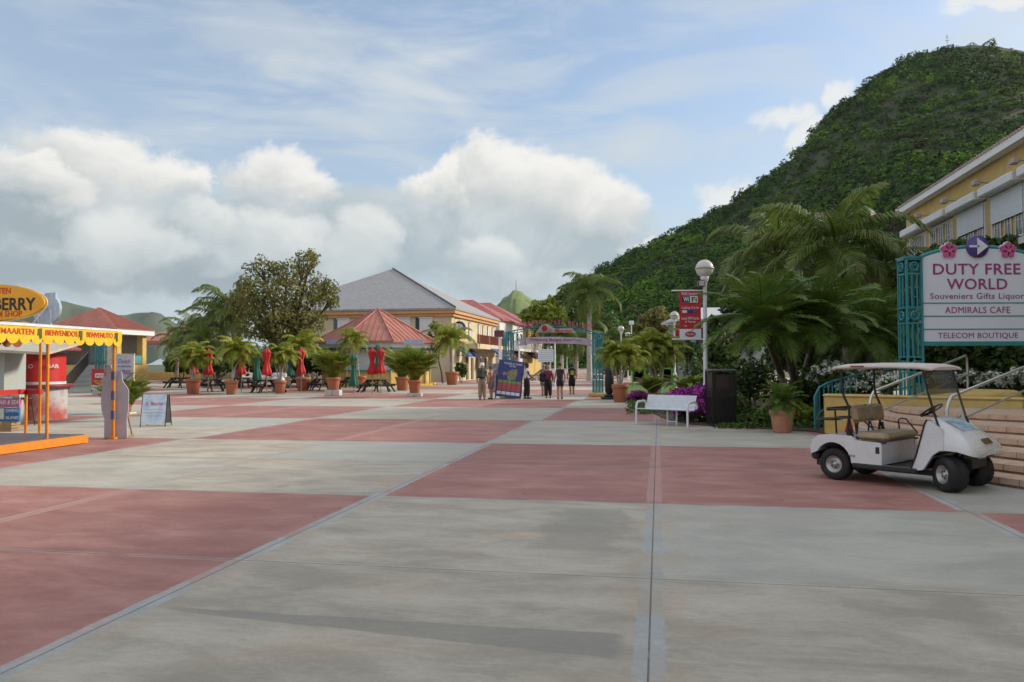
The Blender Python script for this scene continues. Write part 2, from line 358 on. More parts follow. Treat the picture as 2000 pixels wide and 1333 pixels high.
# ================================================================== SETTING
rng = np.random.default_rng(7)
def ground_sheet():
    b = MB(); n = 60; L = 6000
    vs = []; fs = []
    xs = [math.copysign(abs(i/(n/2))**2.2*L, i) for i in range(-n//2, n//2+1)]
    for y in xs:
        for x in xs: vs.append((x, y+300, -.03))
    k = n+1
    for j in range(n):
        for i in range(n): fs.append((j*k+i, j*k+i+1, (j+1)*k+i+1, (j+1)*k+i))
    b.add(vs, fs); o = b.build('ground', mat('grassy_earth', (.07, .085, .03), .95, scale=.05, c2=(.12, .10, .06), bump=.3, bscale=3)); tag(o, kind='structure')
ground_sheet()
b = MB(); b.add([(-95, -14, 0), (14.5, -14, 0), (14.5, 260, 0), (-95, 260, 0)], [(0, 1, 2, 3)])
o = b.build('pavement', pavement_mat(), rz=-GA); tag(o, kind='structure')
# planting bed on the right with a curved edge
bed_mat = mat('mulch', (.075, .05, .032), .95, scale=14, bump=1, bscale=30, c2=(.14, .11, .08))
lawn_mat = mat('lawn_grass', (.085, .15, .022), .95, scale=5, bump=1, bscale=50, c2=(.05, .10, .018))
def sheet_px(name, pts, z, m, kind='structure', mound=0):
    P = [G(*p) if len(p) == 2 else Vector(p) for p in pts]
    b = MB(); n = len(P); c = sum(P, Vector())/n
    b.prism([(p.x, p.y) for p in P], -.02, z, 0); o = b.build(name, m); tag(o, kind=kind); return o
edge = [(1228, 789), (1250, 796), (1272, 806), (1292, 816), (1318, 824), (1350, 830), (1400, 834), (1460, 837), (1530, 841), (1585, 844), (1611, 848)]
sheet_px('planting_bed_soil', edge+[(10.6, 17.0, 0), (18, 20, 0), (21, 36, 0), (12.5, 48, 0), (1213, 752)], .035, bed_mat)
sheet_px('lawn', [(1222, 783), (1240, 789), (1285, 796), (1330, 792), (1330, 752), (1216, 752)], .05, lawn_mat)
# landing on top of the curved steps
SC = Vector((15.3, 13.3, 0)); R0, NS, TR, RH = 8.9, 6, .35, .15
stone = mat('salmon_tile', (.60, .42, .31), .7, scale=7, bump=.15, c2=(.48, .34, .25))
landm = mat('landing_concrete', (.42, .42, .39), .8, scale=1.5, bump=.2, c2=(.33, .33, .31))
def arc_pts(r, a0, a1, n): return [(SC.x+r*math.cos(a0+(a1-a0)*i/n), SC.y+r*math.sin(a0+(a1-a0)*i/n)) for i in range(n+1)]
A0, A1 = R(144), R(250)
st = thing('curved_staircase', 'curved salmon tiled steps rising to the landing behind the golf cart', 'steps', (0, 0, 0))
RH = .12
def cr4(P, n=10):                                        # Catmull-Rom through points
    P = [Vector(p).to_3d() for p in P]; P = [P[0]*2-P[1]]+P+[P[-1]*2-P[-2]]; out = []
    for i in range(1, len(P)-2):
        for q in range(n):
            t_ = q/n; out.append(.5*((2*P[i])+(-P[i-1]+P[i+1])*t_+(2*P[i-1]-5*P[i]+4*P[i+1]-P[i+2])*t_*t_+(-P[i-1]+3*P[i]-3*P[i+1]+P[i+2])*t_**3))
    out.append(P[-2]); return out
def step_edge(k):
    Yk = [10.6, 11.1, 11.7, 12.4, 13.2, 14.4, 16.1][k]; f = (Yk-10.6)/5.5
    L = lambda a, c: tuple(Vector(a).lerp(Vector(c), f))
    return cr4([L((8.15, 18.9), (8.7, 17.55)), L((6.75, 16.2), (8.95, 17.2)), L((6.35, 13.2), (9.5, 16.75)), (.645*Yk, Yk), L((8.9, 7.0), (14, 13.6)), L((13, 4.5), (18, 9))])
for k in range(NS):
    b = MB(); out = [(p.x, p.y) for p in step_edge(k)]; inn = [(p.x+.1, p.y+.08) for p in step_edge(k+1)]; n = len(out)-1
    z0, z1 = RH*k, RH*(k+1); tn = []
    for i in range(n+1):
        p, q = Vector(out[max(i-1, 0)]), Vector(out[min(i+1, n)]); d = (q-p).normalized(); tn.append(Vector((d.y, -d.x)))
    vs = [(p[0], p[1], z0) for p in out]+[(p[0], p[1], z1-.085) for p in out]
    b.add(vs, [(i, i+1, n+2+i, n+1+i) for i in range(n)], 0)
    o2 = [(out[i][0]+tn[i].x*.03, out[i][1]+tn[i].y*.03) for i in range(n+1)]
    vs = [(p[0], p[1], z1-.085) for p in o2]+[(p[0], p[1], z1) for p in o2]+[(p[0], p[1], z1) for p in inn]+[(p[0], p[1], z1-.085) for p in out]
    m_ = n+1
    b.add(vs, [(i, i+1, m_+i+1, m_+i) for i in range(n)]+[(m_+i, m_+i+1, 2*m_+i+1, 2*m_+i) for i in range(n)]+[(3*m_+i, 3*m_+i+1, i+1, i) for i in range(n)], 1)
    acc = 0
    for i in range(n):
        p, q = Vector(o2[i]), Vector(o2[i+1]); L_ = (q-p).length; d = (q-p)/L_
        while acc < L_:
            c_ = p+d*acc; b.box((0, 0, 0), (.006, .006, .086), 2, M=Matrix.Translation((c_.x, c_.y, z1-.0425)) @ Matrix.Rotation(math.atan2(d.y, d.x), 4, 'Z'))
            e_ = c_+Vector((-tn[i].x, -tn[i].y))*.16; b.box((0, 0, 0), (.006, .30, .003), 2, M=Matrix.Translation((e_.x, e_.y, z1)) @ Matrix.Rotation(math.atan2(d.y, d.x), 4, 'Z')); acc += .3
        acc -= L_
    b.build('step', [mat('shaded_riser', (.40, .24, .16), .8, scale=5, bump=.2, c2=(.25, .16, .11)), stone, mat('tile_joint', (.20, .15, .11), .9)], st)  # thin riser strip coloured dark as the shadow line beneath each nosing
b = MB(); z = RH*NS
b.prism([(p.x+.05, p.y+.04) for p in step_edge(6)]+[(30, 6), (26, 26), (12, 17.8)], z-.1, z-.004, 0); o = b.build('landing', landm); tag(o, kind='structure')
# yellow end wall with planter behind it
WA = G(1610, 848); WA.z = 0; WD = (SC-Vector((WA.x, WA.y, 0))).normalized(); WN = Vector((-WD.y, WD.x, 0))  # WN points away from the steps
if WN.y < 0: WN = -WN
w = thing('planter_wall', 'low yellow stucco wall closing the left end of the steps', 'wall', WA, math.atan2(WD.y, WD.x))
b = MB(); b.box((2.0, .15, .44), (4.0, .30, .88), 0, bev=.02); b.build('wall_body', yellow2, w)
b = MB(); b.box((2.0, .15, .915), (4.06, .36, .07), 0, bev=.03); b.build('coping', yellow2, w)
b = MB(); b.tube([(2.9+.9*math.cos(a), 1.3+.75*math.sin(a), .93) for a in [i*math.pi/14 for i in range(-14, 15)]], .13, 8, 0); b.build('planter_rim', yellow2, w)
b = MB(); b.prism([(.3, .3), (4, .3), (4.4, 2.6), (.9, 2.6)], .0, .86, 0); b.build('planter_soil', soil, w)

# ------------------------------------------------------------------ handrails
def rail_thing(name, label, tubes, mt, group=None, nm='rail'):
    t = thing(name, label, 'handrail', tubes[0][1][0], group=group); O = Vector(tubes[0][1][0])
    for nm, pts, r in tubes:
        b = MB(); b.tube([Vector(p)-O for p in pts], r, 10); b.build(nm, mt, t)
    return t
def rail(px0, Ya, px1, Yb, label, zt0=1.12, zt1=1.83, fz0=.12, bend=True):
    a = Vector((XD(px0, Ya), Ya, 0)); c = Vector((XD(px1, Yb), Yb, 0)); d = (c-a).normalized()
    top = [a+Vector((0, 0, fz0)), a+Vector((0, 0, zt0-.18)), a+d*.05+Vector((0, 0, zt0-.07)), a+d*.17+Vector((0, 0, zt0+.03)), c-d*.28+Vector((0, 0, zt1-.02)), c-d*.1+Vector((0, 0, zt1+.02)), c-d*.02+Vector((0, 0, zt1-.05)), c+Vector((0, 0, zt1-.2)), c+Vector((0, 0, RH*NS-.01))]
    lo_ = [a+Vector((0, 0, zt0-.42)), c+Vector((0, 0, zt1-.42))]
    rail_thing('handrail', label, [('top_rail', top, .026), ('mid_rail', lo_, .02)], steel, 'steel handrails on the steps')
rail(1698, 15.0, 1889, 18.3, 'steel handrail rising behind the golf cart from the yellow wall end of the steps')
rail(1848, 12.5, 2062, 15.9, 'nearer steel handrail crossing the right edge over the curved steps')
# curved teal balustrade on the ramp
pts = [(1591, 838), (1604, 800), (1622, 790), (1645, 780), (1672, 770), (1705, 763), (1745, 757), (1790, 752)]
tr = [AT(1591, 775, 19.6), AT(1600, 757, 19.8), AT(1618, 748, 20.2), AT(1640, 741, 20.7), AT(1670, 733, 21.3), AT(1705, 727, 22), AT(1750, 720, 23), AT(1800, 712, 24.2)]
t = thing('teal_balustrade', 'curved teal metal balustrade beside the yellow wall', 'railing', (tr[0].x, tr[0].y, 0)); O = Vector((tr[0].x, tr[0].y, 0))
def off(L, dz): return [p-O+Vector((0, 0, dz)) for p in L]
first = [Vector((0, 0, 0)), Vector((0, 0, tr[0].z-.12))]
b = MB(); b.tube(first+off(tr, 0)[1:] if False else [Vector((0, 0, 0))]+off(tr, 0), .028, 8); b.build('top_rail', teal, t)
b = MB(); b.tube(off(tr, -.62), .02, 8); b.build('lower_rail', teal, t)
for i in range(len(tr)-1):
    for f in (.33, .66, 1.0) if i > 1 else (.5, 1.0):
        p = tr[i].lerp(tr[i+1], f)-O; b = MB(); b.tube([p, p+Vector((0, 0, -1.0))], .017, 6); b.build('baluster', teal, t)
# ramp slab under it
b = MB(); L = [p-O+Vector((.25, .12, -1.0)) for p in tr]; L2 = [p+Vector((1.4, .8, 0)) for p in L]
n = len(L); vs = [(p.x, p.y, max(p.z, .02)) for p in L]+[(p.x, p.y, max(p.z, .02)) for p in L2]+[(p.x, p.y, -.02) for p in L]+[(p.x, p.y, -.02) for p in L2]
b.add(vs, [(i, i+1, n+i+1, n+i) for i in range(n-1)]+[(2*n+i, 2*n+i+1, i+1, i) for i in range(n-1)]+[(n+i, n+i+1, 3*n+i+1, 3*n+i) for i in range(n-1)], 0)
o = b.build('ramp_path', landm, None, O); tag(o, kind='structure')

# ------------------------------------------------------------------ yellow building on the right
yb = thing('yellow_building', 'two storey yellow building with white trim behind the blue and white sign', 'building', (0, 0, 0), -GA)
V0 = 11.5; uE = 39.9
b = MB(); b.box((V0+7, (uE-10)/2, 4.45), (14, uE+10, 8.9)); b.build('wall', yellow, yb)
shutm = mat('rolled_shutter', (.68, .73, .77), .6, var=.04)
b = MB()
e0, ez = V0-.22, 9.0
ridge = [(V0+7, uE-7, 11.6), (V0+7, -3, 11.6)]; cor = [(e0, uE+.4, ez), (V0+14.4, uE+.4, ez), (V0+14.4, -10.4, ez), (e0, -10.4, ez)]
b.add(cor+ridge, [(0, 4, 1), (1, 4, 5, 2), (2, 5, 3), (3, 5, 4, 0)], 0)
b.build('roof', redroof, yb)
b = MB(); b.box((e0+.03, (uE-10)/2, 8.80), (.10, uE+10.8, .36), 0); b.box((V0+7, uE+.36, 8.80), (14.7, .1, .36)); b.build('fascia', white, yb)
b = MB(); b.box((V0-.19, (uE-10)/2, 8.66), (.36, uE+10.6, .03)); b.build('soffit', white, yb)
# a row of tile ends above the fascia
b = MB()
for i in range(240): b.tube([(e0-.04, uE+.3-i*.21, 9.01), (e0+.25, uE+.3-i*.21, 9.06)], .07, 5, 0)
b.build('roof_edge_tiles', mat('clay_tiles', (.40, .31, .26), .85), yb)
b = MB(); b.box((V0-.05, (uE-10)/2, 5.58), (.10, uE+10.2, .22)); b.build('string_course', white, yb)
edges = [39.5, 36.78, 33.58, 30.4, 27.3, 24.15, 21.0, 17.85, 14.7, 11.5, 8.3, 5.1]
for k in range(len(edges)-1):
    u1, u0 = edges[k]-.13, edges[k+1]+.13; um = (u0+u1)/2; wd = u1-u0
    b = MB(); b.box((V0-.24, um, 7.60), (.46, wd-.1, .34), 0, bev=.05); b.build('shutter_box', white, yb)
    iw = wd-.42
    b = MB(); b.box((V0-.03, um, 7.35), (.06, wd-.2, .10)); b.box((V0-.03, u0+.16, 6.5), (.06, .09, 1.62)); b.box((V0-.03, u1-.16, 6.5), (.06, .09, 1.62)); b.build('window_surround', white, yb)
    low = {1: 0, 0: 0}.get(k, .95 if k == 2 else 1.0)
    for j in range(3):
        uc = um+(j-1)*iw/3; ww = iw/3*.60
        f = MB(); z0, z1 = 5.74, 7.3
        for (du, dz, su, sz) in ((0, z1-.03, ww+.1, .06), (0, z0+.03, ww+.1, .06), (-ww/2, (z0+z1)/2, .04, z1-z0), (ww/2, (z0+z1)/2, .04, z1-z0), (0, (z0+z1)/2, .018, z1-z0), (0, z0+.55, ww, .018), (0, z0+1.05, ww, .018)):
            f.box((V0-.031, uc+du, dz), (.016, su, sz))
        wo = f.build('window', white, yb)
        g = MB(); g.box((V0-.012, uc, (z0+z1)/2), (.02, ww, z1-z0-.05)); g.build('pane', glass, wo)
    if low:
        s_ = MB(); hh = low
        for q in range(int(hh/.06)): s_.box((V0-.085, um, 7.42-.03-q*.06), (.022+.006*(q % 2), iw+.02, .057))
        s_.build('roller_shutter', shutm, yb)
    # siding strip between bays
    b = MB()
    for q in range(4): b.box((V0-.015, edges[k+1]-.12+q*.08, 6.5), (.03+.006*(q % 2), .074, 1.62))
    b.build('siding_panel', yellow, yb)
    if k >= 0:
        fl = MB(); fl.tube([(V0, edges[k+1], 8.0), (V0-.3, edges[k+1], 8.04)], .025, 6); fl.box((V0-.42, edges[k+1], 8.02), (.22, .34, .20), 0, M=None, bev=.03); fl.build('floodlight', mat('grey_housing', (.42, .38, .34), .5), yb)
# lower storey openings
for k in range(9):
    b = MB(); b.box((V0-.03, 36-k*4.6, 2.2), (.06, 2.4, 2.6)); f = b.build('shop_window', white, yb)
    b = MB(); b.box((V0-.045, 36-k*4.6, 2.2), (.04, 2.1, 2.3)); b.build('pane', glass, f)

# ------------------------------------------------------------------ street buildings on the left side of the street
cream = mat('cream_stucco', (.60, .53, .36), .85, var=.08, scale=.8, bump=.2, bscale=8)
greige = mat('greige_stucco', (.50, .48, .41), .85, var=.08, scale=.8)
orangec = mat('orange_cornice', (.60, .34, .15), .8, var=.08, scale=1)
slate = mat('grey_shingles', (.27, .275, .29), .85, scale=9, c2=(.20, .205, .215), bump=.5, bscale=5)
def shingle_rows():
    m = slate; t = m.node_tree; N = NT(t); b = t.nodes['Principled BSDF']; tc = N.new('ShaderNodeTexCoord').outputs['Object']
    br = N.new('ShaderNodeTexBrick'); t.links.new(N.map(tc, 1, 1, 1), br.inputs['Vector']); br.inputs['Scale'].default_value = 1.6
    br.inputs['Color1'].default_value = (.36, .36, .37, 1); br.inputs['Color2'].default_value = (.24, .24, .26, 1); br.inputs['Mortar'].default_value = (.16, .16, .17, 1)
    br.inputs['Mortar Size'].default_value = .012; br.inputs['Brick Width'].default_value = .5; br.inputs['Row Height'].default_value = .3
    N.put(b.inputs['Base Color'], N.mix(N.noise(tc, 6, 6, .8), br.outputs[0], (.30, .30, .31)))
shingle_rows()
def hip(b, v0, v1, u0, u1, ze, rid, ov=.5, m=0, th=.18):
    cor = [(v0-ov, u0-ov, ze), (v1+ov, u0-ov, ze), (v1+ov, u1+ov, ze), (v0-ov, u1+ov, ze)]
    lo_ = [(x, y, z-th) for x, y, z in cor]
    (ra, rb) = rid
    if ra == rb: b.add(cor+[ra], [(0, 1, 4), (1, 2, 4), (2, 3, 4), (3, 0, 4)], m)
    else: b.add(cor+[ra, rb], [(0, 1, 5, 4), (1, 2, 5), (2, 3, 4, 5), (3, 0, 4)], m)
    b.add(cor+lo_, [(0, 4, 5, 1), (1, 5, 6, 2), (2, 6, 7, 3), (3, 7, 4, 0), (4, 7, 6, 5)], m)
gb = thing('grey_roofed_building', 'two storey cream building under a big grey hipped roof', 'building', (0, 0, 0), -GA)
gv0, gv1, gu0, gu1 = -37.8, -19.2, 72.6, 93.1
b = MB(); b.box(((gv0+gv1)/2, (gu0+gu1)/2, 3.1), (gv1-gv0, gu1-gu0, 6.2)); b.build('wall', cream, gb)
b = MB(); hip(b, gv0, gv1, gu0, gu1, 6.95, ((-28.5, 82.8, 12.1),)*2, ov=.55); b.build('roof', slate, gb)
b = MB(); b.box(((gv0+gv1)/2, (gu0+gu1)/2, 6.32), (gv1-gv0+.5, gu1-gu0+.5, .28)); b.box(((gv0+gv1)/2, (gu0+gu1)/2, 6.61), (gv1-gv0+.9, gu1-gu0+.9, .30)); b.build('cornice', orangec, gb)
b = MB(); b.tube([(-28.5, 82.8, 12.13), (gv1+.5, gu0-.5, 7.0)], .10, 6); b.build('hip_ridge', mat('ridge_cap', (.12, .12, .13), .8), gb)
wsh = mat('white_shutter', (.66, .68, .72), .6, var=.05)
for px in (648, 702, 777, 824):
    P = toUV(AT(px, 635, 74)); v = P[0]
    b = MB(); b.box((v, gu0-.04, 5.35), (1.25, .08, 1.55)); w_ = b.build('shutter', wsh, gb)
    b = MB(); b.box((v-.85, gu0-.03, 5.35), (.36, .06, 1.5)); b.build('window_gap', glass, gb)
    b = MB(); b.box((v, gu0-.09, 6.08), (1.4, .16, .12)); b.build('shutter_box', wsh, gb)
woodr = mat('balcony_red', (.20, .05, .035), .6)
def face_u(px, vf): tt = (px-1000)/F; return vf*(cg+tt*sg)/(tt*cg-sg)
for px in (917, 935, 944, 953, 962):
    uu = face_u(px, gv1); b = MB(); b.box((gv1+.03, uu, 5.0), (.06, .95, 1.9)); w_ = b.build('window', mat('brown_frame', (.12, .06, .04), .6), gb)
    b = MB(); b.box((gv1+.05, uu, 5.0), (.04, .6, 1.75)); b.build('shutter', wsh, w_)
ub0 = face_u(905, gv1)
b = MB(); b.box((gv1+.75, (ub0+gu1)/2, 3.45), (1.5, gu1-ub0, .5)); b.build('balcony', cream, gb)
b = MB()
for i in range(int((gu1-ub0)/.22)): b.box((gv1+1.42, ub0+.1+i*.22, 4.15), (.04, .05, .9))
b.box((gv1+1.42, (ub0+gu1)/2, 4.62), (.08, gu1-ub0, .07)); b.build('balcony_railing', woodr, gb)
for i in range(4):
    b = MB(); b.box((gv1+1.42, ub0+.8+i*(gu1-ub0-1.4)/3, 4.2), (.09, .75, .85)); b.build('railing_panel', woodr, gb)
for i in range(5):
    b = MB(); b.box((gv1+.04, ub0+1.5+i*2.2, 1.2), (.08, .9, 2.2)); b.build('door', mat('shop_door', (.16, .12, .09), .5), gb)
for i in range(3): 
    b = MB(); b.box((gv0+3+i*4, gu0-.03, 1.4), (1.8, .06, 1.8)); b.build('window', glass, gb)
def awning(v, u, L, z, cm, label, d=1.2, drop=.75):
    t = thing('shop_awning', label, 'awning', UV(v, u, z), -GA, 'awnings along the shopping street')
    b = MB(); b.add([(0, -L/2, 0), (0, L/2, 0), (d, L/2, -drop), (d, -L/2, -drop), (d, -L/2, -drop-.25), (d, L/2, -drop-.25), (0, -L/2, -.06), (0, L/2, -.06), (d-.03, L/2, -drop-.25), (d-.03, -L/2, -drop-.25)],
        [(0, 3, 2, 1), (3, 4, 5, 2), (0, 6, 9, 4, 3), (1, 2, 5, 8, 7), (6, 7, 8, 9), (4, 9, 8, 5)]); b.build('canopy', cm, t)
    b = MB(); b.tube([(0, -L/2+.1, -.9), (d-.05, -L/2+.1, -drop)], .02, 5); b.tube([(0, L/2-.1, -.9), (d-.05, L/2-.1, -drop)], .02, 5); b.build('bracket', black, t)
aw = [(-19.2, 75.0, 2.0, (.03, .12, .45), 'bright blue awning nearest the corner of the cream building'), (-19.2, 78.4, 2.6, (.012, .018, .06), 'navy awning beside the blue one on the cream building'),
      (-17.75, 84.6, 2.4, (.02, .09, .30), 'blue awning under the balcony'), (-17.75, 87.6, 2.2, (.28, .05, .035), 'red awning under the balcony of the cream building'),
      (-17.75, 91.0, 2.8, (.20, .03, .03), 'dark red awning at the far end of the balcony'), (-19.2, 99, 4.5, (.014, .016, .02), 'black awning on the white street building'),
      (-19.2, 106, 5.5, (.014, .016, .03), 'long black awning at the far end of the white street building'), (-19.2, 119, 6, (.02, .02, .025), 'black awning on the yellow fronted street building')]
for i, (v, u, L, c_, lb) in enumerate(aw): awning(v, u, L, 3.35, mat('awning_cloth_%d' % i, c_, .8), lb)
# building with white wall and building beyond
for (nm, lb, u0, u1, vr0, zr, wm, ze) in (('red_roofed_building', 'white walled street building with red roof beside the grey roofed one', 95.6, 112.6, -24.6, 10.3, white, 7.2),
                                          ('red_roofed_building', 'farther yellow walled street building with a red roof', 113.4, 136, -26.6, 11.5, yellow2, 7.3)):
    t = thing(nm, lb, 'building', (0, 0, 0), -GA, None)
    b = MB(); b.box((-29.2, (u0+u1)/2, ze/2-.1), (20, u1-u0, ze-.2)); b.build('wall', wm, t)
    b = MB(); hip(b, -39.2, -19.2, u0, u1, ze, ((-34, (u0+u1)/2, zr), (vr0, (u0+u1)/2, zr)), ov=.4); b.build('roof', redroof, t)
    for i in range(5):
        uu = u0+2+i*(u1-u0-3.5)/4; b = MB(); b.box((-19.16, uu, 5.0), (.08, 1.0, 1.7)); b.build('window', glass, t)
        b = MB(); b.box((-19.14, uu-.7, 5.0), (.06, .35, 1.7)); b.box((-19.14, uu+.7, 5.0), (.06, .35, 1.7)); b.build('shutter', mat('teal_shutter', (.25, .32, .33), .6) if wm is white else wsh, t)
    b = MB(); b.box((-18.6, (u0+u1)/2, 3.5), (1.2, u1-u0-.4, .3)); b.build('balcony', white, t)
    b = MB()
    for i in range(int((u1-u0)/.5)): b.box((-18.05, u0+.4+i*.5, 4.1), (.05, .08, .9))
    b.box((-18.05, (u0+u1)/2, 4.58), (.08, u1-u0-.4, .08)); b.build('balcony_railing', white, t)
# clock sign hanging at the corner
P = AT(897, 641, 76); ck = thing('clock_sign', 'round blue clock bracketed off the cream building corner', 'clock', P, -GA)
b = MB(); b.lathe([(.0, -.09), (.62, -.09), (.66, 0), (.62, .09), (0, .09)], 24, 0, M=T(rx=R(90))); b.build('case', mat('navy_enamel', (.03, .05, .16), .4), ck)
b = MB(); b.lathe([(.0, 0), (.42, 0)], 24, 0, M=T(0, -.10, 0, rx=R(90)), smooth=False); b.build('dial', mat('clock_dial', (.62, .74, .82), .4), ck)
b = MB(); b.box((0, -.115, .12), (.05, .015, .30)); b.box((.09, -.115, 0), (.2, .015, .05)); b.build('hands', black, ck)
b = MB(); b.tube([(0, 0, .6), (0, 0, .9), (-.9, 0, .9)], .04, 6); b.build('bracket', black, ck)
# ------------------------------------------------------------------ hexagonal kiosk with red roof
kc = Vector((XD(738, 64), 64, 0)); kk = thing('refreshment_kiosk', 'octagonal kiosk with pink red metal roof behind the picnic tables', 'kiosk', kc, R(22.5))
n8 = 8; rr = 5.1
kroof = mat('pink_roof_metal', (.44, .165, .125), .55, var=.1, scale=.8)
b = MB(); ap = (0, 0, 6.15); pr = [(rr*math.cos(2*math.pi*i/n8), rr*math.sin(2*math.pi*i/n8), 3.45) for i in range(n8)]
b.add([ap]+pr+[(x, y, z-.12) for x, y, z in pr], [(0, 1+i, 1+(i+1) % n8) for i in range(n8)]+[(1+i, 1+n8+i, 1+n8+(i+1) % n8, 1+(i+1) % n8) for i in range(n8)], 0)
for i in range(n8):
    a, c2_ = Vector(pr[i]), Vector(pr[(i+1) % n8])
    for q in range(0, 9):
        e = a.lerp(c2_, q/9); top = Vector(ap).lerp(e, 0) if q == 0 else None
        if q == 0: b.tube([Vector(ap)+Vector((0, 0, .02)), e+Vector((0, 0, .03))], .07, 5)
        else:
            m_ = a.lerp(c2_, .5); f = abs(q/9-.5)*2; s0 = Vector(ap).lerp(a if q < 4.5 else c2_, f); b.tube([s0+Vector((0, 0, .02)), e+Vector((0, 0, .02))], .025, 4)
b.build('roof', kroof, kk)
b = MB(); b.lathe([(4.7, 3.33), (4.7, 2.95)], 8, smooth=False); b.lathe([(4.62, 2.95), (4.62, 3.33)], 8, smooth=False); b.lathe([(4.62, 2.95), (4.7, 2.95)], 8, smooth=False); b.build('fascia', white, kk)
b = MB(); b.lathe([(4.3, .0), (4.3, 1.15)], 8, smooth=False); b.lathe([(4.3, 1.15), (4.0, 1.15)], 8, smooth=False); b.build('counter_wall', yellow2, kk)
b = MB(); b.lathe([(4.45, 1.16), (4.45, 1.24), (3.9, 1.24)], 8, smooth=False); b.build('counter_top', teal, kk)
b = MB(); b.lathe([(3.95, 1.24), (3.95, 2.9)], 8, smooth=False); b.build('rolled_shutter', wsh, kk)
b = MB(); b.lathe([(4.85, 2.93), (4.85, 2.8)], 8, smooth=False); b.build('awning_bar', mat('dark_green', (.01, .08, .06), .5), kk)
for i in range(n8):
    a = 2*math.pi*i/n8; b = MB(); b.tube([(4.35*math.cos(a), 4.35*math.sin(a), 0), (4.35*math.cos(a), 4.35*math.sin(a), 3.0)], .09, 8); b.build('post', yellow2, kk)
b = MB(); b.lathe([(4.9, .0), (4.9, .15), (4.5, .15)], 8, smooth=False); b.build('kerb', mat('yellow_kerb', (.72, .47, .03), .7), kk)
for px, w_ in ((655, 1.4), (808, 1.5)):
    p = AT(px, 668, 59.2)-kc; b = MB(); b.box((0, 0, 0), (w_, .05, .35)); b.build('name_board', mat('board_pale', (.42, .52, .68), .6), kk, Matrix.Rotation(-R(22.5), 3, 'Z') @ p, -R(22.5))

# ------------------------------------------------------------------ left pavilion with red roof
lp = thing('red_roofed_pavilion', 'yellow pavilion with red metal roof and raised deck behind the rum stall', 'building', (0, 0, 0), -GA)
b = MB(); hip(b, -55.2, -48.1, 63.9, 68.3, 4.95, ((-51.6, 66.1, 7.1),)*2, ov=.5, th=.05)
hip(b, -67, -56.4, 64.5, 72, 4.3, ((-61.5, 68, 6.0),)*2, ov=.5, th=.25)
for i in range(30):
    f = i/29; e = Vector((-55.7+8.1*f, 63.4, 4.97)); k_ = abs(f-.5)*2; c_ = Vector((-55.7 if f < .5 else -47.6, 63.4, 4.97)); b.tube([Vector((-51.6, 66.1, 7.12)).lerp(c_, k_), e], .03, 4)
    e = Vector((-47.6, 63.4+5.4*f, 4.97)); c_ = Vector((-47.6, 63.4 if f < .5 else 68.8, 4.97)); b.tube([Vector((-51.6, 66.1, 7.12)).lerp(c_, k_), e], .03, 4)
b.build('roof', kroof, lp)
b = MB(); hip(b, -55.2, -48.1, 63.9, 68.3, 4.88, ((-51.6, 66, 4.9),)*2, ov=.46, th=.42); b.build('fascia', white, lp)
b = MB(); b.box((-51.6, 66.1, .85), (7.2, 4.4, 1.7)); b.box((-61, 68, .85), (11.4, 6, 1.7)); b.build('deck_wall', yellow2, lp)
for v, u in ((-48.4, 67.9), (-48.4, 64.3), (-54.8, 64.3)):
    b = MB(); b.box((v, u, 2.35), (.62, .62, 4.7), bev=.03); b.box((v, u, 4.55), (.8, .8, .12)); b.build('column', yellow2, lp)
b = MB(); b.box((-51.6, 68.1, 3.2), (6.6, .2, 3.0)); b.box((-61, 70.6, 3.0), (10.5, .2, 2.6)); b.build('back_wall', mat('grey_plaster', (.30, .30, .29), .8), lp)
b = MB(); b.box((-52.8, 67.9, 2.9), (2.2, .1, 2.0)); b.build('blue_mural', mat('blue_mural', (.16, .36, .50), .7, c2=(.35, .42, .40), scale=1), lp)
b = MB()
for i in range(11): b.box((-48.2, 64.7+i*.29, 2.1), (.03, .04, .8))
b.box((-48.2, 66.1, 2.55), (.07, 3.1, .07)); b.box((-48.2, 66.1, 1.78), (.05, 3.1, .05)); b.build('teal_railing', teal, lp)
b = MB(); b.box((-48.17, 66.1, 2.15), (.03, 3, .7)); b.build('railing_panel', mat('teal_glass', (.12, .34, .34), .4), lp)
for i in range(9):
    b = MB(); b.box((-60+i*.6, 66.0, 3.0), (.14, .14, 2.6)); b.build('dark_post', black, lp)
rm = mat('dark_ramp_concrete', (.19, .19, .165), .85, scale=.6, c2=(.13, .135, .12))
ra, rb_ = G(128, 769), G(192, 769); rc, rd = AT(172, 713, 60), AT(205, 713, 60)
b = MB(); b.add([ra, rb_, (rd.x, rd.y, 1.68), (rc.x, rc.y, 1.68), (rc.x, rc.y, 0), (rd.x, rd.y, 0)], [(0, 1, 2, 3), (1, 5, 2), (0, 3, 4), (2, 5, 4, 3)]); o = b.build('ramp', rm); tag(o, kind='structure')
rr_ = thing('ramp_railing', 'black railing along the left side of the dark concrete ramp', 'railing', ra)
b = MB(); d = Vector((rc.x, rc.y, 1.68))-ra
for i in range(36):
    p = d*(i/35); b.tube([p, p+Vector((0, 0, 1.0))], .02, 4)
b.tube([Vector((0, 0, 1)), d+Vector((0, 0, 1))], .03, 5); b.build('railing_bars', black, rr_)
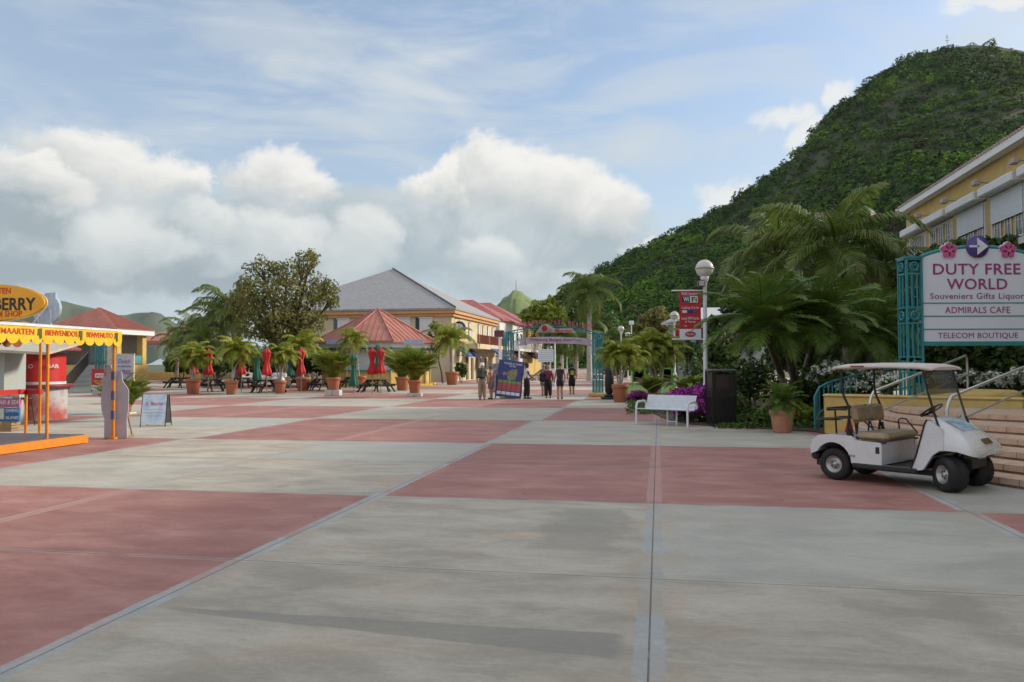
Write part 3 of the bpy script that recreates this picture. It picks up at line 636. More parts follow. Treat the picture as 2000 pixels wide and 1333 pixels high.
# lower wing farther back
lw = thing('yellow_gatehouse', 'small yellow gatehouse with red roof right of the pavilion', 'building', (0, 0, 0), -GA)
b = MB(); hip(b, -58, -49, 78, 88, 4.3, ((-53.5, 83, 6.0),)*2, ov=.5, th=.3); b.build('roof', kroof, lw)
for v, u in ((-49.3, 78.3), (-49.3, 87), (-57, 78.3)):
    b = MB(); b.box((v, u, 2.1), (.7, .7, 4.1)); b.build('column', yellow2, lw)
b = MB(); b.box((-53.5, 83, .4), (8.4, 8, .8)); b.build('base_wall', yellow2, lw)
b = MB()
for i in range(30): b.tube([(-49-.0, 78.7+i*.3, .0), (-49, 78.7+i*.3, 1.9)], .025, 4)
b.tube([(-49, 78.6, 1.9), (-49, 88, 1.9)], .04, 5); b.build('teal_fence', teal, lw)

# ------------------------------------------------------------------ hills
def interp(x, pts):
    xs = [p[0] for p in pts]; ys = [p[1] for p in pts]; return float(np.interp(x, xs, ys))
SIL = [(880, 706), (960, 660), (1010, 622), (1045, 604), (1085, 582), (1170, 532), (1250, 492), (1330, 450), (1400, 417), (1470, 375), (1530, 327), (1568, 290), (1600, 243), (1650, 202), (1700, 162), (1760, 122), (1830, 98), (1900, 88), (1950, 92), (2000, 100), (2100, 150), (2300, 260), (2600, 420), (2900, 560), (3300, 660), (3700, 700)]
rh = np.random.default_rng(3)
def fnoise(x, y, seed=0):
    s = 0; rs = np.random.default_rng(seed)
    for o_ in range(5):
        k = 2**o_; a, b_, c_, d_ = rs.random(4)*6.28
        th = rs.random()*6.28; X = x*math.cos(th)-y*math.sin(th); Y = x*math.sin(th)+y*math.cos(th)
        s += (np.sin(X*k+a)*np.cos(Y*k*1.13+b_)+.5*np.sin((X+Y)*k*.7+c_))/k**.95
    return s
NI, NJ = 150, 70
PXS = np.linspace(880, 3700, NI)
def crest(px):
    D = interp(px, [(880, 560), (1200, 500), (1600, 430), (1900, 440), (2300, 420), (3700, 380)])
    p = AT(px, interp(px, SIL), D) if px < 2900 else None
    if p is None:
        q = ray(2900, 700); p2 = AT(2900, interp(px, SIL), D); a = math.atan2(q.x, q.y)+(px-2900)/F*.8
        r = math.hypot(p2.x, p2.y); return Vector((r*math.sin(a), r*math.cos(a), p2.z))
    return p
HV = np.zeros((NI, NJ, 3))
for i, px in enumerate(PXS):
    c_ = crest(px); rc_ = math.hypot(c_.x, c_.y); ux, uy = c_.x/rc_, c_.y/rc_
    near = interp(px, [(880, 320), (1200, 240), (1600, 190), (2000, 170), (3700, 120)])
    for j in range(NJ):
        t_ = j/(NJ-14)
        if t_ <= 1: r_ = near+(rc_-near)*t_; z_ = (c_.z+2)*(t_**1.08)*(1) - 2
        else: r_ = rc_+(t_-1)*500; z_ = c_.z*(1-(t_-1)*1.2)-(t_-1)*10
        x_, y_ = ux*r_, uy*r_
        amp = 9*math.sin(min(t_, 1)*math.pi)**.7 if t_ < 1 else 0
        z_ += amp*float(fnoise(np.float64(x_/60), np.float64(y_/60), 5))*.45
        HV[i, j] = (x_, y_, z_)
fq = [(i*NJ+j, (i+1)*NJ+j, (i+1)*NJ+j+1, i*NJ+j+1) for i in range(NI-1) for j in range(NJ-1)]
rockm = mat('hill_rock_and_scrub', (.022, .04, .009), .95, scale=.03, bump=.6, bscale=.5, c2=(.04, .05, .018))
o = fastmesh('hill', HV.reshape(-1, 3), np.array(fq), rockm); tag(o, kind='structure')
def leaf_clump(n, seed, rx=1, rz=.8, size=.28, up=.25):
    r = np.random.default_rng(seed); d = r.normal(size=(n, 3)); d /= np.linalg.norm(d, axis=1)[:, None]; d[:, 2] = np.abs(d[:, 2])*1.0-.15*r.random(n)
    lump = 1+.22*np.sin(d[:, 0]*5+seed)+.18*np.cos(d[:, 1]*6+seed*2)
    P = d*(.82+.22*r.random((n, 1)))*lump[:, None]; P[:, 0] *= rx; P[:, 1] *= rx; P[:, 2] *= rz
    nrm = d+.42*r.normal(size=(n, 3)); nrm[:, 2] += up; nrm /= np.linalg.norm(nrm, axis=1)[:, None]
    a = np.cross(nrm, r.normal(size=(n, 3))); a /= np.linalg.norm(a, axis=1)[:, None]; bb = np.cross(nrm, a)
    s = size*(.6+.8*r.random((n, 1)))
    Q = np.stack([P-a*s, P-bb*s*.7, P+a*s, P+bb*s*.7], axis=1)
    return Q                                              # n,4,3
def hill_woods():
    tmpl = [leaf_clump(130, s_, 1, .85, .155) for s_ in range(6)]
    N_ = 9500; out = []; cols = []
    r = rh
    wsum = 0
    # sample in image-like density over the slope facing the plaza
    ii = r.random(N_)*(NI-1)*.60; jj = (r.random(N_)**1.0)*(NJ-13)
    i0 = ii.astype(int); j0 = jj.astype(int); fi = (ii-i0)[:, None]; fj = (jj-j0)[:, None]
    P = HV[i0, j0]*(1-fi)*(1-fj)+HV[i0+1, j0]*fi*(1-fj)+HV[i0, np.minimum(j0+1, NJ-1)]*(1-fi)*fj+HV[i0+1, np.minimum(j0+1, NJ-1)]*fi*fj
    keep = fnoise(P[:, 0]/26, P[:, 1]/26, 11) < 1.35
    P = P[keep]
    S = 1.0+3.4*r.random(len(P))**2.6+ .5*np.clip(fnoise(P[:, 0]/40, P[:, 1]/40, 9), -1, 1.5)
    S = np.clip(S, .9, 5.0)
    for k in range(len(P)):
        q = tmpl[k % 6]; an = r.random()*6.28; ca, sa = math.cos(an), math.sin(an)
        Q = q.copy(); x = q[..., 0]*ca-q[..., 1]*sa; y = q[..., 0]*sa+q[..., 1]*ca; Q[..., 0] = x*S[k]; Q[..., 1] = y*S[k]; Q[..., 2] = q[..., 2]*S[k]*(.8+.4*r.random())
        out.append(Q+P[k]+np.array([0, 0, S[k]*.15]))
    V = np.concatenate(out).reshape(-1, 3); Fq = np.arange(len(V)).reshape(-1, 4)
    m = bpy.data.materials.new('hill_foliage'); m.use_nodes = True; t = m.node_tree; NN = NT(t); b = t.nodes['Principled BSDF']
    tc = NN.new('ShaderNodeTexCoord').outputs['Object']
    big = NN.noise(tc, .028, 5, .6); med = NN.noise(tc, .16, 3, .7); g = NN.new('ShaderNodeNewGeometry').outputs['Random Per Island']
    c = NN.mix(NN.ss(med, .36, .66), (.022, .058, .007), (.062, .15, .012))
    c = NN.mix(NN.ss(big, .48, .66, 0, .8), c, (.14, .26, .018)); c = NN.mix(NN.ss(NN.noise(tc, .06, 4, .6, 0, 0), .58, .68, 0, .7), c, (.08, .062, .038))
    hs = NN.new('ShaderNodeHueSaturation'); NN.put(hs.inputs['Color'], c); NN.put(hs.inputs['Value'], NN.m('ADD', .6, NN.m('MULTIPLY', g, .8)))
    NN.put(b.inputs['Base Color'], hs.outputs[0]); b.inputs['Roughness'].default_value = .8; b.inputs['Specular IOR Level'].default_value = .2
    o = fastmesh('hill_trees', V, Fq, m); tag(o, 'dense green scrub woodland covering the steep hillside', 'woodland', kind='stuff')
hill_woods()
# far hills
def far_hill(pts, D, depth, m, seed, name='far_hills', base=0):
    n = 90; mj = 26; V = []; xs = np.linspace(pts[0][0], pts[-1][0], n)
    for px in xs:
        h = AT(px, interp(px, pts), D).z
        x = XD(px, D)
        for j in range(mj):
            t_ = j/(mj-8); y = D-depth+depth*t_
            f = math.sin(min(t_, 1)*math.pi/2)**1.2 if t_ <= 1 else 1-(t_-1)*1.6
            V.append((x*(y/D), y, max(-5, h*f*(y/D if t_ < 1 else 1)+h*.05*float(fnoise(np.float64(px/18), np.float64(t_*3), seed))*(0 if .93 < t_ < 1.05 else 1))))
    fq = [(i*mj+j, (i+1)*mj+j, (i+1)*mj+j+1, i*mj+j+1) for i in range(n-1) for j in range(mj-1)]
    o = fastmesh(name, V, np.array(fq), m); o.data.polygons.foreach_set('use_smooth', [True]*len(fq)); tag(o, kind='structure')
fh = mat('far_hill_grass', (.16, .22, .05), .95, scale=.012, c2=(.06, .09, .03), bump=.5, bscale=.05)
far_hill([(930, 660), (960, 625), (958, 608), (978, 590), (995, 576), (1006, 570), (1018, 572), (1033, 581), (1055, 594), (1090, 615), (1150, 650)], 1500, 500, fh, 2)
far_hill([(-900, 640), (-500, 600), (-200, 560), (40, 575), (100, 585), (125, 589), (150, 596), (190, 604), (235, 618), (262, 612), (274, 609), (284, 613), (300, 610), (320, 618), (345, 634), (400, 660), (520, 690), (620, 712)], 3000, 900, mat('distant_hill', (.075, .10, .05), .95, scale=.004, c2=(.05, .07, .04)), 4)
# mast on the far hill
p = AT(1008, 571, 1495); t = thing('radio_mast', 'thin lattice mast on top of the rounded far hill', 'mast', p)
b = MB(); b.tube([(0, 0, 0), (0, 0, 22)], [1.0, .4], 4); b.build('mast_pole', mat('mast_red', (.35, .2, .18), .6), t)
p = AT(1850, 92, 436); t = thing('hilltop_aerial', 'small aerial standing on the crest of the wooded hill', 'mast', p)
b = MB(); b.tube([(0, 0, -2), (0, 0, 7)], .12, 5); b.box((0, 0, 5.5), (1.6, .2, .2)); b.box((0, 0, 3.5), (2.0, .2, .2)); b.build('aerial_pole', mat('mast_red', (.35, .2, .18), .6), t)
# ================================================================== VEGETATION
def leafm(name, c, c2, isl=.5, tr=.25, sc_=1.2, rough=.55): return mat(name, c, rough, scale=sc_, c2=c2, island=isl, trans=tr, spec=.35)
m_coco = leafm('coconut_frond', (.10, .16, .028), (.19, .22, .06), rough=.32)
m_date = leafm('date_frond', (.09, .17, .025), (.17, .23, .04), rough=.36)
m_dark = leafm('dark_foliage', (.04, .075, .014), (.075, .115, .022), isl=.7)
m_pot = leafm('yellow_green_frond', (.20, .26, .03), (.38, .37, .055), isl=.6)
m_areca = leafm('areca_frond', (.13, .20, .02), (.27, .28, .04), isl=.6)
m_tree = leafm('olive_leaves', (.15, .185, .04), (.24, .19, .065), isl=.8, tr=.35)
m_mid = leafm('mid_green_leaves', (.06, .12, .02), (.11, .17, .03))
m_lime = leafm('lime_leaves', (.17, .24, .025), (.24, .28, .03))
m_flw = mat('white_petals', (.75, .76, .68), .6, island=.3); m_bou = mat('magenta_petals', (.62, .07, .50), .6, island=.7, c2=(.45, .06, .48), trans=.2)
def frond(r, L, e0, bend, nl, ll, w=.022, drp=.35, A0_=75, A1_=25, power=.55, start=.14):
    n = nl; t = np.linspace(0, 1, n+8); ang = e0-bend*t**1.35
    dx = np.cos(ang); dz = np.sin(ang); ds = L/(len(t)-1)
    px = np.concatenate([[0], np.cumsum(dx[:-1]*ds)]); pz = np.concatenate([[0], np.cumsum(dz[:-1]*ds)])
    sway = (r.random()-.5)*.5*t**2*L*.5
    P = np.stack([px, sway, pz], 1); Tn = np.gradient(P, axis=0); Tn /= np.linalg.norm(Tn, axis=1)[:, None]
    qs = []
    for side in (-1, 1):
        for i in range(int(len(t)*start), len(t)):
            tt = t[i]; ln = ll*(math.sin(math.pi*min(1, (tt*.86+.12)))**power)*(.85+.3*r.random())
            A = R(A0_+(A1_-A0_)*tt); T_ = Tn[i]; S = np.array([-T_[1], T_[0], 0.]); S /= max(np.linalg.norm(S), 1e-6); S = S*side
            up = np.cross(T_, np.array([0, 1., 0])); up = up if up[2] > 0 else -up
            d = T_*math.cos(A)+S*math.sin(A)+up*(.18+.2*(r.random()-.5)); d /= np.linalg.norm(d)
            p0 = P[i]; p1 = p0+d*ln*.5; dd = d+np.array([0, 0, -drp*(1+.5*r.random())]); dd /= np.linalg.norm(dd); p2 = p1+dd*ln*.5
            W_ = T_*w; qs.append([p0-W_*.6, p1-W_, p1+W_, p0+W_*.6]); qs.append([p1-W_, p2-W_*.25, p2+W_*.25, p1+W_])
    for i in range(0, len(t)-1, 2):
        k = min(i+2, len(t)-1); wv = np.array([0, 1, 0.])*(.03*(1-t[i])+.008)*L/2; wz = np.array([0, 0, 1.])*(.02*(1-t[i])+.006)*L/2
        qs.append([P[i]-wv, P[k]-wv, P[k]+wv, P[i]+wv]); qs.append([P[i]-wz, P[k]-wz, P[k]+wz, P[i]+wz])
    return np.array(qs)
def rotz(Q, a): 
    c_, s_ = math.cos(a), math.sin(a); O_ = Q.copy(); O_[..., 0] = Q[..., 0]*c_-Q[..., 1]*s_; O_[..., 1] = Q[..., 0]*s_+Q[..., 1]*c_; return O_
def crown(seed, n, L, emax, emin, bend, nl, ll, w=.022, drp=.35, rbase=.05, pw=1.0, **k):
    r = np.random.default_rng(seed); out = []
    for i in range(n):
        f = (i/(n-1))**pw; e = R(emax+(emin-emax)*f+8*(r.random()-.5)); Li = L*(.8+.35*r.random())*(1 if f < .85 else .85)
        q = frond(r, Li, e, R(bend)*(.75+.5*r.random()), nl, ll, w, drp, **k); q[..., 0] += rbase
        out.append(rotz(q, i*2.39996+.3*(r.random()-.5)))
    return np.concatenate(out)
def trunk_mb(path, r0, r1, n=8, rings=True, jit=0):
    pts = []; rs = []
    path = [Vector(p) for p in path]; m_ = 14
    for i in range(m_+1):
        f = i/m_*(len(path)-1); k = min(int(f), len(path)-2); g = f-k
        pts.append(path[k].lerp(path[k+1], g)); rr_ = r0+(r1-r0)*i/m_; rs.append(rr_*(1+(.10 if i % 2 and rings else 0)))
    rs[0] *= 1.35; b = MB(); b.tube(pts, rs, n); return b
CM = {}
def crown_mesh(key, Q, m):
    V = Q.reshape(-1, 3); me = fastmesh('crown', V, np.arange(len(V)).reshape(-1, 4), m)
    data = me.data; bpy.data.objects.remove(me); CM[key] = data; return data
def put_mesh(name, data, parent, loc=(0, 0, 0), rz=0, s=1):
    o = bpy.data.objects.new(name, data); link(o, parent); o.location = loc; o.rotation_euler = (0, 0, rz)
    o.scale = (s,)*3 if not isinstance(s, tuple) else s; return o
for k in range(2): crown_mesh(f'coco{k}', crown(20+k, 22, 3.1, 84, -28, 85, 30, 1.0, .042, .9, pw=.85), m_coco)
for k in range(3): crown_mesh(f'date{k}', crown(30+k, 34, 1.8, 88, -12, 62, 30, .55, .024, .35, A0_=62, A1_=28, pw=.85), m_date)
for k in range(2): crown_mesh(f'royal{k}', crown(40+k, 20, 3.6, 82, -50, 105, 32, 1.1, .05, 1.0), leafm('royal_frond', (.08, .14, .025), (.14, .18, .035)))
for k in range(3): crown_mesh(f'pot{k}', crown(50+k, 20, 1.35, 84, -12, 105, 24, .46, .026, .8), m_pot)
for k in range(3): crown_mesh(f'areca{k}', crown(60+k, 34, 1.9, 89, 60, 62, 24, .44, .022, .45, rbase=.09, start=.25), m_areca)
for k in range(2): crown_mesh(f'far{k}', crown(70+k, 16, 2.6, 80, -30, 95, 18, .8, .06, .8), m_coco)
def palm(name, label, base, top, key, m=trunkm, r0=.14, r1=.09, s=1, rz=0, lean=None, group=None, cat='palm tree'):
    t = thing(name, label, cat, base, group=group); top = Vector(top)-Vector(base)
    mid = lean or (top*.5+Vector((random.uniform(-.1, .1), 0, 0)))
    trunk_mb([(0, 0, 0), mid*.5+Vector((0, 0, 0)), mid if lean else top*.75, top], r0, r1).build('trunk', m, t)
    put_mesh('crown', CM[key], t, top, rz, s); return t
def dfoot(px, py, z=0): return G(px, py)
# the big coconut palms and date palms on the right
palm('coconut_palm', 'tallest coconut palm with a wide drooping crown above the date palms on the right', (XD(1665, 29), 29, 0), AT(1632, 482, 29), 'coco0', r0=.2, r1=.13, s=1.0)
palm('coconut_palm', 'coconut palm with drooping fronds left of the tallest palm', (XD(1560, 33), 33, 0), AT(1520, 500, 33), 'coco1', r0=.18, r1=.12, s=1.0, rz=2)
palm('coconut_palm', 'coconut palm leaning behind the corner of the yellow building', (XD(1735, 31), 31, 0), AT(1722, 520, 31), 'coco0', r0=.18, r1=.12, s=.62, rz=1.1)
palm('date_palm', 'leftmost date palm leaning toward the black waste bin', G(1545, 800), AT(1492, 640, 22.0), 'date0', r0=.13, r1=.11, s=1.05, lean=Vector((-.35, 0, 1.3)))
palm('date_palm', 'middle date palm with a slender dark trunk behind the terracotta pot', G(1562, 800), AT(1525, 615, 23.5), 'date1', r0=.12, r1=.10, s=.85)
palm('date_palm', 'right date palm with a leaning trunk behind the teal balustrade', G(1566, 796), AT(1600, 632, 22.5), 'date2', r0=.13, r1=.11, s=1.05, lean=Vector((.1, 0, 1.2)))
palm('date_palm', 'date palm overhanging the left side of the blue and white sign', (XD(1700, 25), 25, 0), AT(1700, 660, 25), 'date0', r0=.13, r1=.11, s=1.15, rz=1)
# royal palms along the street
for (px, pyb, pyt, Y, lb, k_, s_) in ((1151, 744, 574, 78, 'tall royal palm with pale trunk rising behind the arch gate', 'royal0', 1.02), (1097, 735, 660, 104, 'pale trunked palm seen through the middle of the arch gate', 'royal1', .9), (1126, 735, 668, 112, 'thin pale trunked palm in the right part of the arch opening', 'royal0', .9), (1062, 735, 630, 118, 'royal palm behind the left half of the arch letters', 'royal1', 1.2), (1190, 738, 668, 92, 'palm with green crown right of the tall royal palm', 'royal1', .95)):
    palm('royal_palm', lb, (XD(px, Y), Y, 0), AT(px, pyt, Y), k_, m=trunkg, r0=.26, r1=.19, s=s_, rz=px, group='palms lining the street')
# left coconut palms
palm('coconut_palm', 'coconut palm with wind swept fronds left of the big olive tree', (XD(470, 60), 60, 0), AT(450, 606, 60), 'coco1', s=1.1, r0=.2, r1=.14, rz=1)
palm('coconut_palm', 'second coconut palm crown close beside the big olive tree', (XD(425, 63), 63, 0), AT(432, 628, 63), 'coco0', s=1.0, r0=.2, r1=.14, rz=2)
palm('coconut_palm', 'small coconut palm above the yellow gatehouse', (XD(375, 66), 66, 0), AT(374, 648, 66), 'coco1', s=.85, r0=.18, r1=.12, rz=3)
palm('coconut_palm', 'low coconut palm farthest left in front of the distant hills', (XD(345, 72), 72, 0), AT(350, 668, 72), 'coco0', s=.75, r0=.18, r1=.12, rz=4)
palm('coconut_palm', 'brownish palm between the small coconut palm and the olive tree', (XD(400, 58), 58, 0), AT(398, 672, 58), 'coco0', s=.7, r0=.18, r1=.12, rz=5)
# broadleaf trees
def leaf_cloud(clumps, n, size, seed, flat=.0):
    r = np.random.default_rng(seed); vol = np.array([c[3]*c[4] for c in clumps]); pick = r.choice(len(clumps), n, p=vol/vol.sum()); c = np.array(clumps)[pick]
    d = r.normal(size=(n, 3)); d /= np.linalg.norm(d, axis=1)[:, None]; rad = (.35+.65*r.random((n, 1))**.45)*(1+.18*np.sin(d[:, :1]*7+c[:, :1]*3)+.14*np.sin(d[:, 2:]*8+c[:, 1:2]*5))
    P = c[:, :3]+d*rad*np.stack([c[:, 3], c[:, 3], c[:, 4]], 1)
    nrm = d*.7+r.normal(size=(n, 3))*.8; nrm[:, 2] += .35; nrm /= np.linalg.norm(nrm, axis=1)[:, None]
    a = np.cross(nrm, r.normal(size=(n, 3))); a /= np.linalg.norm(a, axis=1)[:, None]; b_ = np.cross(nrm, a); s = size*(.55+.9*r.random((n, 1)))
    return np.stack([P-a*s, P-b_*s*.6, P+a*s, P+b_*s*.6], 1)
def tree(name, label, base, clumps, n, size, m, seed, r0=.3, cat='tree', fork=None, group=None):
    t = thing(name, label, cat, base, group=group); b = MB(); rr_ = random.Random(seed)
    cen = sum((Vector(c[:3]) for c in clumps), Vector())/len(clumps); fk = fork or Vector((cen.x*.5, cen.y*.5, max(.6, cen.z*.45)))
    b.tube([(0, 0, -.05), fk*.5+Vector((.05, 0, 0)), fk], [r0*1.3, r0, r0*.8], 9)
    for c in clumps:
        e = Vector(c[:3]); mid = fk.lerp(e, .5)+Vector((rr_.uniform(-.2, .2), rr_.uniform(-.2, .2), rr_.uniform(0, .3))); b.tube([fk, mid, e], [r0*.6, r0*.3, r0*.1], 6)
        for q in range(5):
            d = Vector((rr_.uniform(-1, 1)*c[3], rr_.uniform(-1, 1)*c[3], rr_.uniform(-.3, 1)*c[4]))*.8; b.tube([mid.lerp(e, .6), e+d], [r0*.14, r0*.03], 4)
    b.build('trunk', barkm, t)
    V = leaf_cloud(clumps, n, size, seed).reshape(-1, 3); fastmesh('crown', V, np.arange(len(V)).reshape(-1, 4), m, t); return t
def px_clumps(base, L):                                   # (px, py, Y, rpx_h, rpx_v) -> local clumps
    out = []
    for px, py, Y, rx, rz_ in L:
        p = AT(px, py, Y)-Vector(base); out.append((p.x, p.y, p.z, rx*Y/F, rz_*Y/F))
    return out
bs = Vector((XD(552, 56), 56, 0))
tree('olive_tree', 'big olive and brown leaved tree standing left of the grey roofed building', bs, px_clumps(bs, [(512, 525, 56, 32, 22), (560, 535, 57, 36, 30), (598, 515, 55, 24, 26), (560, 575, 55, 60, 34), (622, 570, 56, 34, 30), (500, 575, 54, 46, 36), (478, 560, 56, 20, 18), (550, 620, 55, 62, 34), (600, 625, 56, 44, 32), (500, 640, 56, 46, 28), (640, 560, 57, 18, 20), (470, 600, 57, 30, 28), (565, 665, 56, 50, 24), (610, 500, 56, 15, 12), (650, 590, 57, 14, 18)]), 13500, .10, m_tree, 5, r0=.42, fork=Vector((0, 0, 2.4)))
bs = Vector((XD(865, 69), 69, 0)); tree('slender_tree', 'thin sparse young tree against the cream building corner', bs, px_clumps(bs, [(848, 640, 69, 9, 10), (858, 655, 69, 10, 10), (840, 660, 69, 7, 9)]), 220, .17, m_mid, 6, r0=.07)
for (px, Y, L_, m_, n_, lb) in ((1065, 105, [(1060, 605, 105, 30, 16), (1045, 620, 105, 26, 14), (1083, 620, 104, 25, 20), (1075, 590, 105, 8, 12)], m_lime, 4200, 'yellow green tree rising behind the left end of the arch gate'),
        (1120, 125, [(1105, 585, 130, 25, 20), (1130, 620, 130, 36, 30), (1090, 620, 128, 25, 25)], m_mid, 4200, 'green tree between the lime tree and the tall royal palm'),
        (1190, 120, [(1185, 640, 120, 34, 28), (1215, 655, 120, 28, 24), (1170, 665, 120, 30, 26)], m_mid, 4200, 'rounded green tree right of the arch behind the globe lamps'),
        (1280, 95, [(1285, 625, 95, 32, 22), (1258, 640, 95, 26, 18), (1310, 645, 95, 26, 18)], m_tree, 4200, 'brownish green tree at the foot of the hill behind the second globe lamp'),
        (1255, 72, [(1250, 675, 72, 34, 22), (1225, 690, 72, 22, 20), (1290, 690, 70, 30, 20)], m_mid, 3600, 'bushy tree behind the potted palm beside the lawn'),
        (1350, 64, [(1350, 690, 64, 34, 22), (1385, 680, 66, 30, 24), (1415, 650, 64, 22, 20), (1330, 675, 64, 20, 20)], m_dark, 3600, 'dark tree behind the red banner lamp post'),
        (1440, 44, [(1445, 610, 44, 34, 40), (1410, 690, 42, 30, 34), (1470, 560, 46, 40, 36), (1400, 640, 46, 22, 26)], m_dark, 5200, 'dark tree mass behind the leftmost date palm'),
        (1640, 40, [(1640, 600, 40, 60, 50), (1580, 560, 40, 50, 50), (1700, 580, 38, 50, 60), (1620, 690, 36, 60, 40), (1540, 690, 36, 50, 40), (1690, 690, 34, 50, 45)], m_dark, 9000, 'broad dark tree filling the space behind the date palms'),
        (1800, 27, [(1790, 540, 27, 40, 34), (1850, 500, 26, 45, 22), (1905, 490, 27, 50, 22), (1965, 490, 26, 40, 24), (1990, 540, 26, 40, 40), (1850, 570, 27, 60, 50), (1760, 640, 27, 30, 60), (1900, 640, 27, 60, 60), (1990, 650, 26, 40, 60), (1850, 700, 24, 60, 40), (1960, 700, 24, 60, 40), (1800, 700, 25, 30, 40)], m_dark, 15000, 'dark leafy tree directly behind the blue and white sign')):
    bs = Vector((XD(px, Y), Y, 0)); tree('leafy_tree', lb, bs, px_clumps(bs, L_), n_, .0016*Y+.07 if Y > 50 else .13, m_, int(px), r0=.25)
# hedges and shrubs
def shrub(name, label, base, clumps, n, size, m, seed, cat='shrub', flowers=None, group=None, fn=140, fs=.05):
    t = thing(name, label, cat, base, group=group); b = MB(); rr_ = random.Random(seed)
    for c in clumps:
        for q in range(4): b.tube([(c[0]*.3, c[1]*.3, 0), (c[0]+rr_.uniform(-.3, .3)*c[3], c[1]+rr_.uniform(-.3, .3)*c[3], c[2]+c[4]*.3)], [.025, .008], 4)
    b.build('stems', barkm, t)
    V = leaf_cloud(clumps, n, size, seed).reshape(-1, 3); fastmesh('foliage', V, np.arange(len(V)).reshape(-1, 4), m, t)
    if flowers:
        r = np.random.default_rng(seed+1); cl = []
        for q in range(fn):
            c = clumps[r.integers(len(clumps))]; d = r.normal(size=3); d /= np.linalg.norm(d); d[1] = -abs(d[1]); d[2] = abs(d[2])*.8-.1
            p = np.array(c[:3])+d*np.array([c[3], c[3], c[4]])*1.02; cl.append((p[0], p[1], p[2], fs, fs))
        V = leaf_cloud(cl, fn*(9 if fs < .08 else 26), .026 if fs < .08 else .04, seed+2).reshape(-1, 3); fastmesh('blossoms', V, np.arange(len(V)).reshape(-1, 4), flowers, t)
    return t
bs = G(1345, 829); bs.y += .5
shrub('bougainvillea', 'large magenta bougainvillea bush behind the white bench', bs, px_clumps(bs, [(1332, 778, 22.9, 26, 20), (1368, 772, 22.8, 26, 20), (1372, 800, 22.5, 24, 26), (1340, 800, 22.9, 26, 22)]), 2600, .055, m_dark, 21, 'bush', m_bou, fn=230, fs=.11)
bs = G(1245, 783); shrub('bougainvillea', 'small magenta bougainvillea clump on the lawn beside the palm pot', bs, px_clumps(bs, [(1246, 774, bs.y, 15, 9), (1232, 780, bs.y, 10, 7)]), 700, .07, m_dark, 22, 'bush', m_bou, fn=60, fs=.12)
bs = G(1470, 834); shrub('bougainvillea', 'low magenta flowering sprig on the mulch between bin and terracotta pot', bs, px_clumps(bs, [(1468, 826, bs.y, 16, 7), (1483, 820, bs.y+.2, 9, 9)]), 300, .035, m_dark, 23, 'bush', m_bou, fn=26, fs=.05)
bs = G(1640, 800); shrub('flowering_shrub', 'white flowering shrub behind the teal balustrade', bs, px_clumps(bs, [(1620, 725, 21.6, 34, 22), (1650, 755, 21.8, 40, 30), (1600, 740, 22.2, 22, 24), (1690, 740, 22, 34, 30)]), 3200, .06, m_mid, 24, 'shrub', m_flw, fn=95, fs=.09)
bs = Vector((XD(1745, 18.2), 18.6, .86)); shrub('flowering_shrub', 'small white flowering plant in the yellow wall planter left of the sign post', bs, px_clumps(bs, [(1738, 745, 18.6, 14, 18), (1722, 755, 18.9, 12, 10)]), 600, .05, m_mid, 25, 'shrub', m_flw, fn=26, fs=.085)
bs = Vector((XD(1930, 20.5), 20.5, .9)); shrub('flowering_hedge', 'hedge with white flowers on the landing beneath the sign', bs, px_clumps(bs, [(1840, 742, 20.5, 26, 24), (1885, 745, 20.5, 30, 24), (1935, 748, 20.3, 34, 26), (1985, 745, 20.3, 34, 28), (2050, 745, 20, 40, 28)]), 5200, .06, m_dark, 26, 'hedge', m_flw, fn=190, fs=.09)
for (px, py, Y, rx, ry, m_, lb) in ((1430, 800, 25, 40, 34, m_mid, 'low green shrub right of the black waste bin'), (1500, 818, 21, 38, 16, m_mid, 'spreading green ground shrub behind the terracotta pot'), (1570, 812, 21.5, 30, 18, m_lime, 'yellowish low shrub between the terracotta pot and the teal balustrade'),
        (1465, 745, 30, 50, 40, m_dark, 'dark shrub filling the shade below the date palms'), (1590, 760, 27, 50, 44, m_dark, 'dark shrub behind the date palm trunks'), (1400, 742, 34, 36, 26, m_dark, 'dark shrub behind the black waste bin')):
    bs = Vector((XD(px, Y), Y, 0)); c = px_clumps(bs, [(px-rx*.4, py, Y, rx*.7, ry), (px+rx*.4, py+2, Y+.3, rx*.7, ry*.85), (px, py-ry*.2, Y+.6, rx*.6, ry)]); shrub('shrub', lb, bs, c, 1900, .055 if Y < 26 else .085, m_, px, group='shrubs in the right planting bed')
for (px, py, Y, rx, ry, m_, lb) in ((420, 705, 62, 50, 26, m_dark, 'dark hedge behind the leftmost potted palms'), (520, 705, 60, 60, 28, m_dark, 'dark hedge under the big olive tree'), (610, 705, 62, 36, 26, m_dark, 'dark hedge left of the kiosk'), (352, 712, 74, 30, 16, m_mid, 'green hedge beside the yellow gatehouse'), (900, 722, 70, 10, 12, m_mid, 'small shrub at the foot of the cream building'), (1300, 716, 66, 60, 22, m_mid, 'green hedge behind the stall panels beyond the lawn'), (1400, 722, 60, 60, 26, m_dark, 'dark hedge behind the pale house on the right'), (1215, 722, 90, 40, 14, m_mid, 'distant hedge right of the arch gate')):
    bs = Vector((XD(px, Y), Y, 0)); c = px_clumps(bs, [(px-rx*.5, py, Y, rx*.6, ry), (px+rx*.5, py+2, Y+.3, rx*.6, ry*.9), (px, py-ry*.1, Y+.6, rx*.6, ry)]); shrub('hedge', lb, bs, c, 1500, .16, m_, px, 'hedge', group='hedges around the seating area')
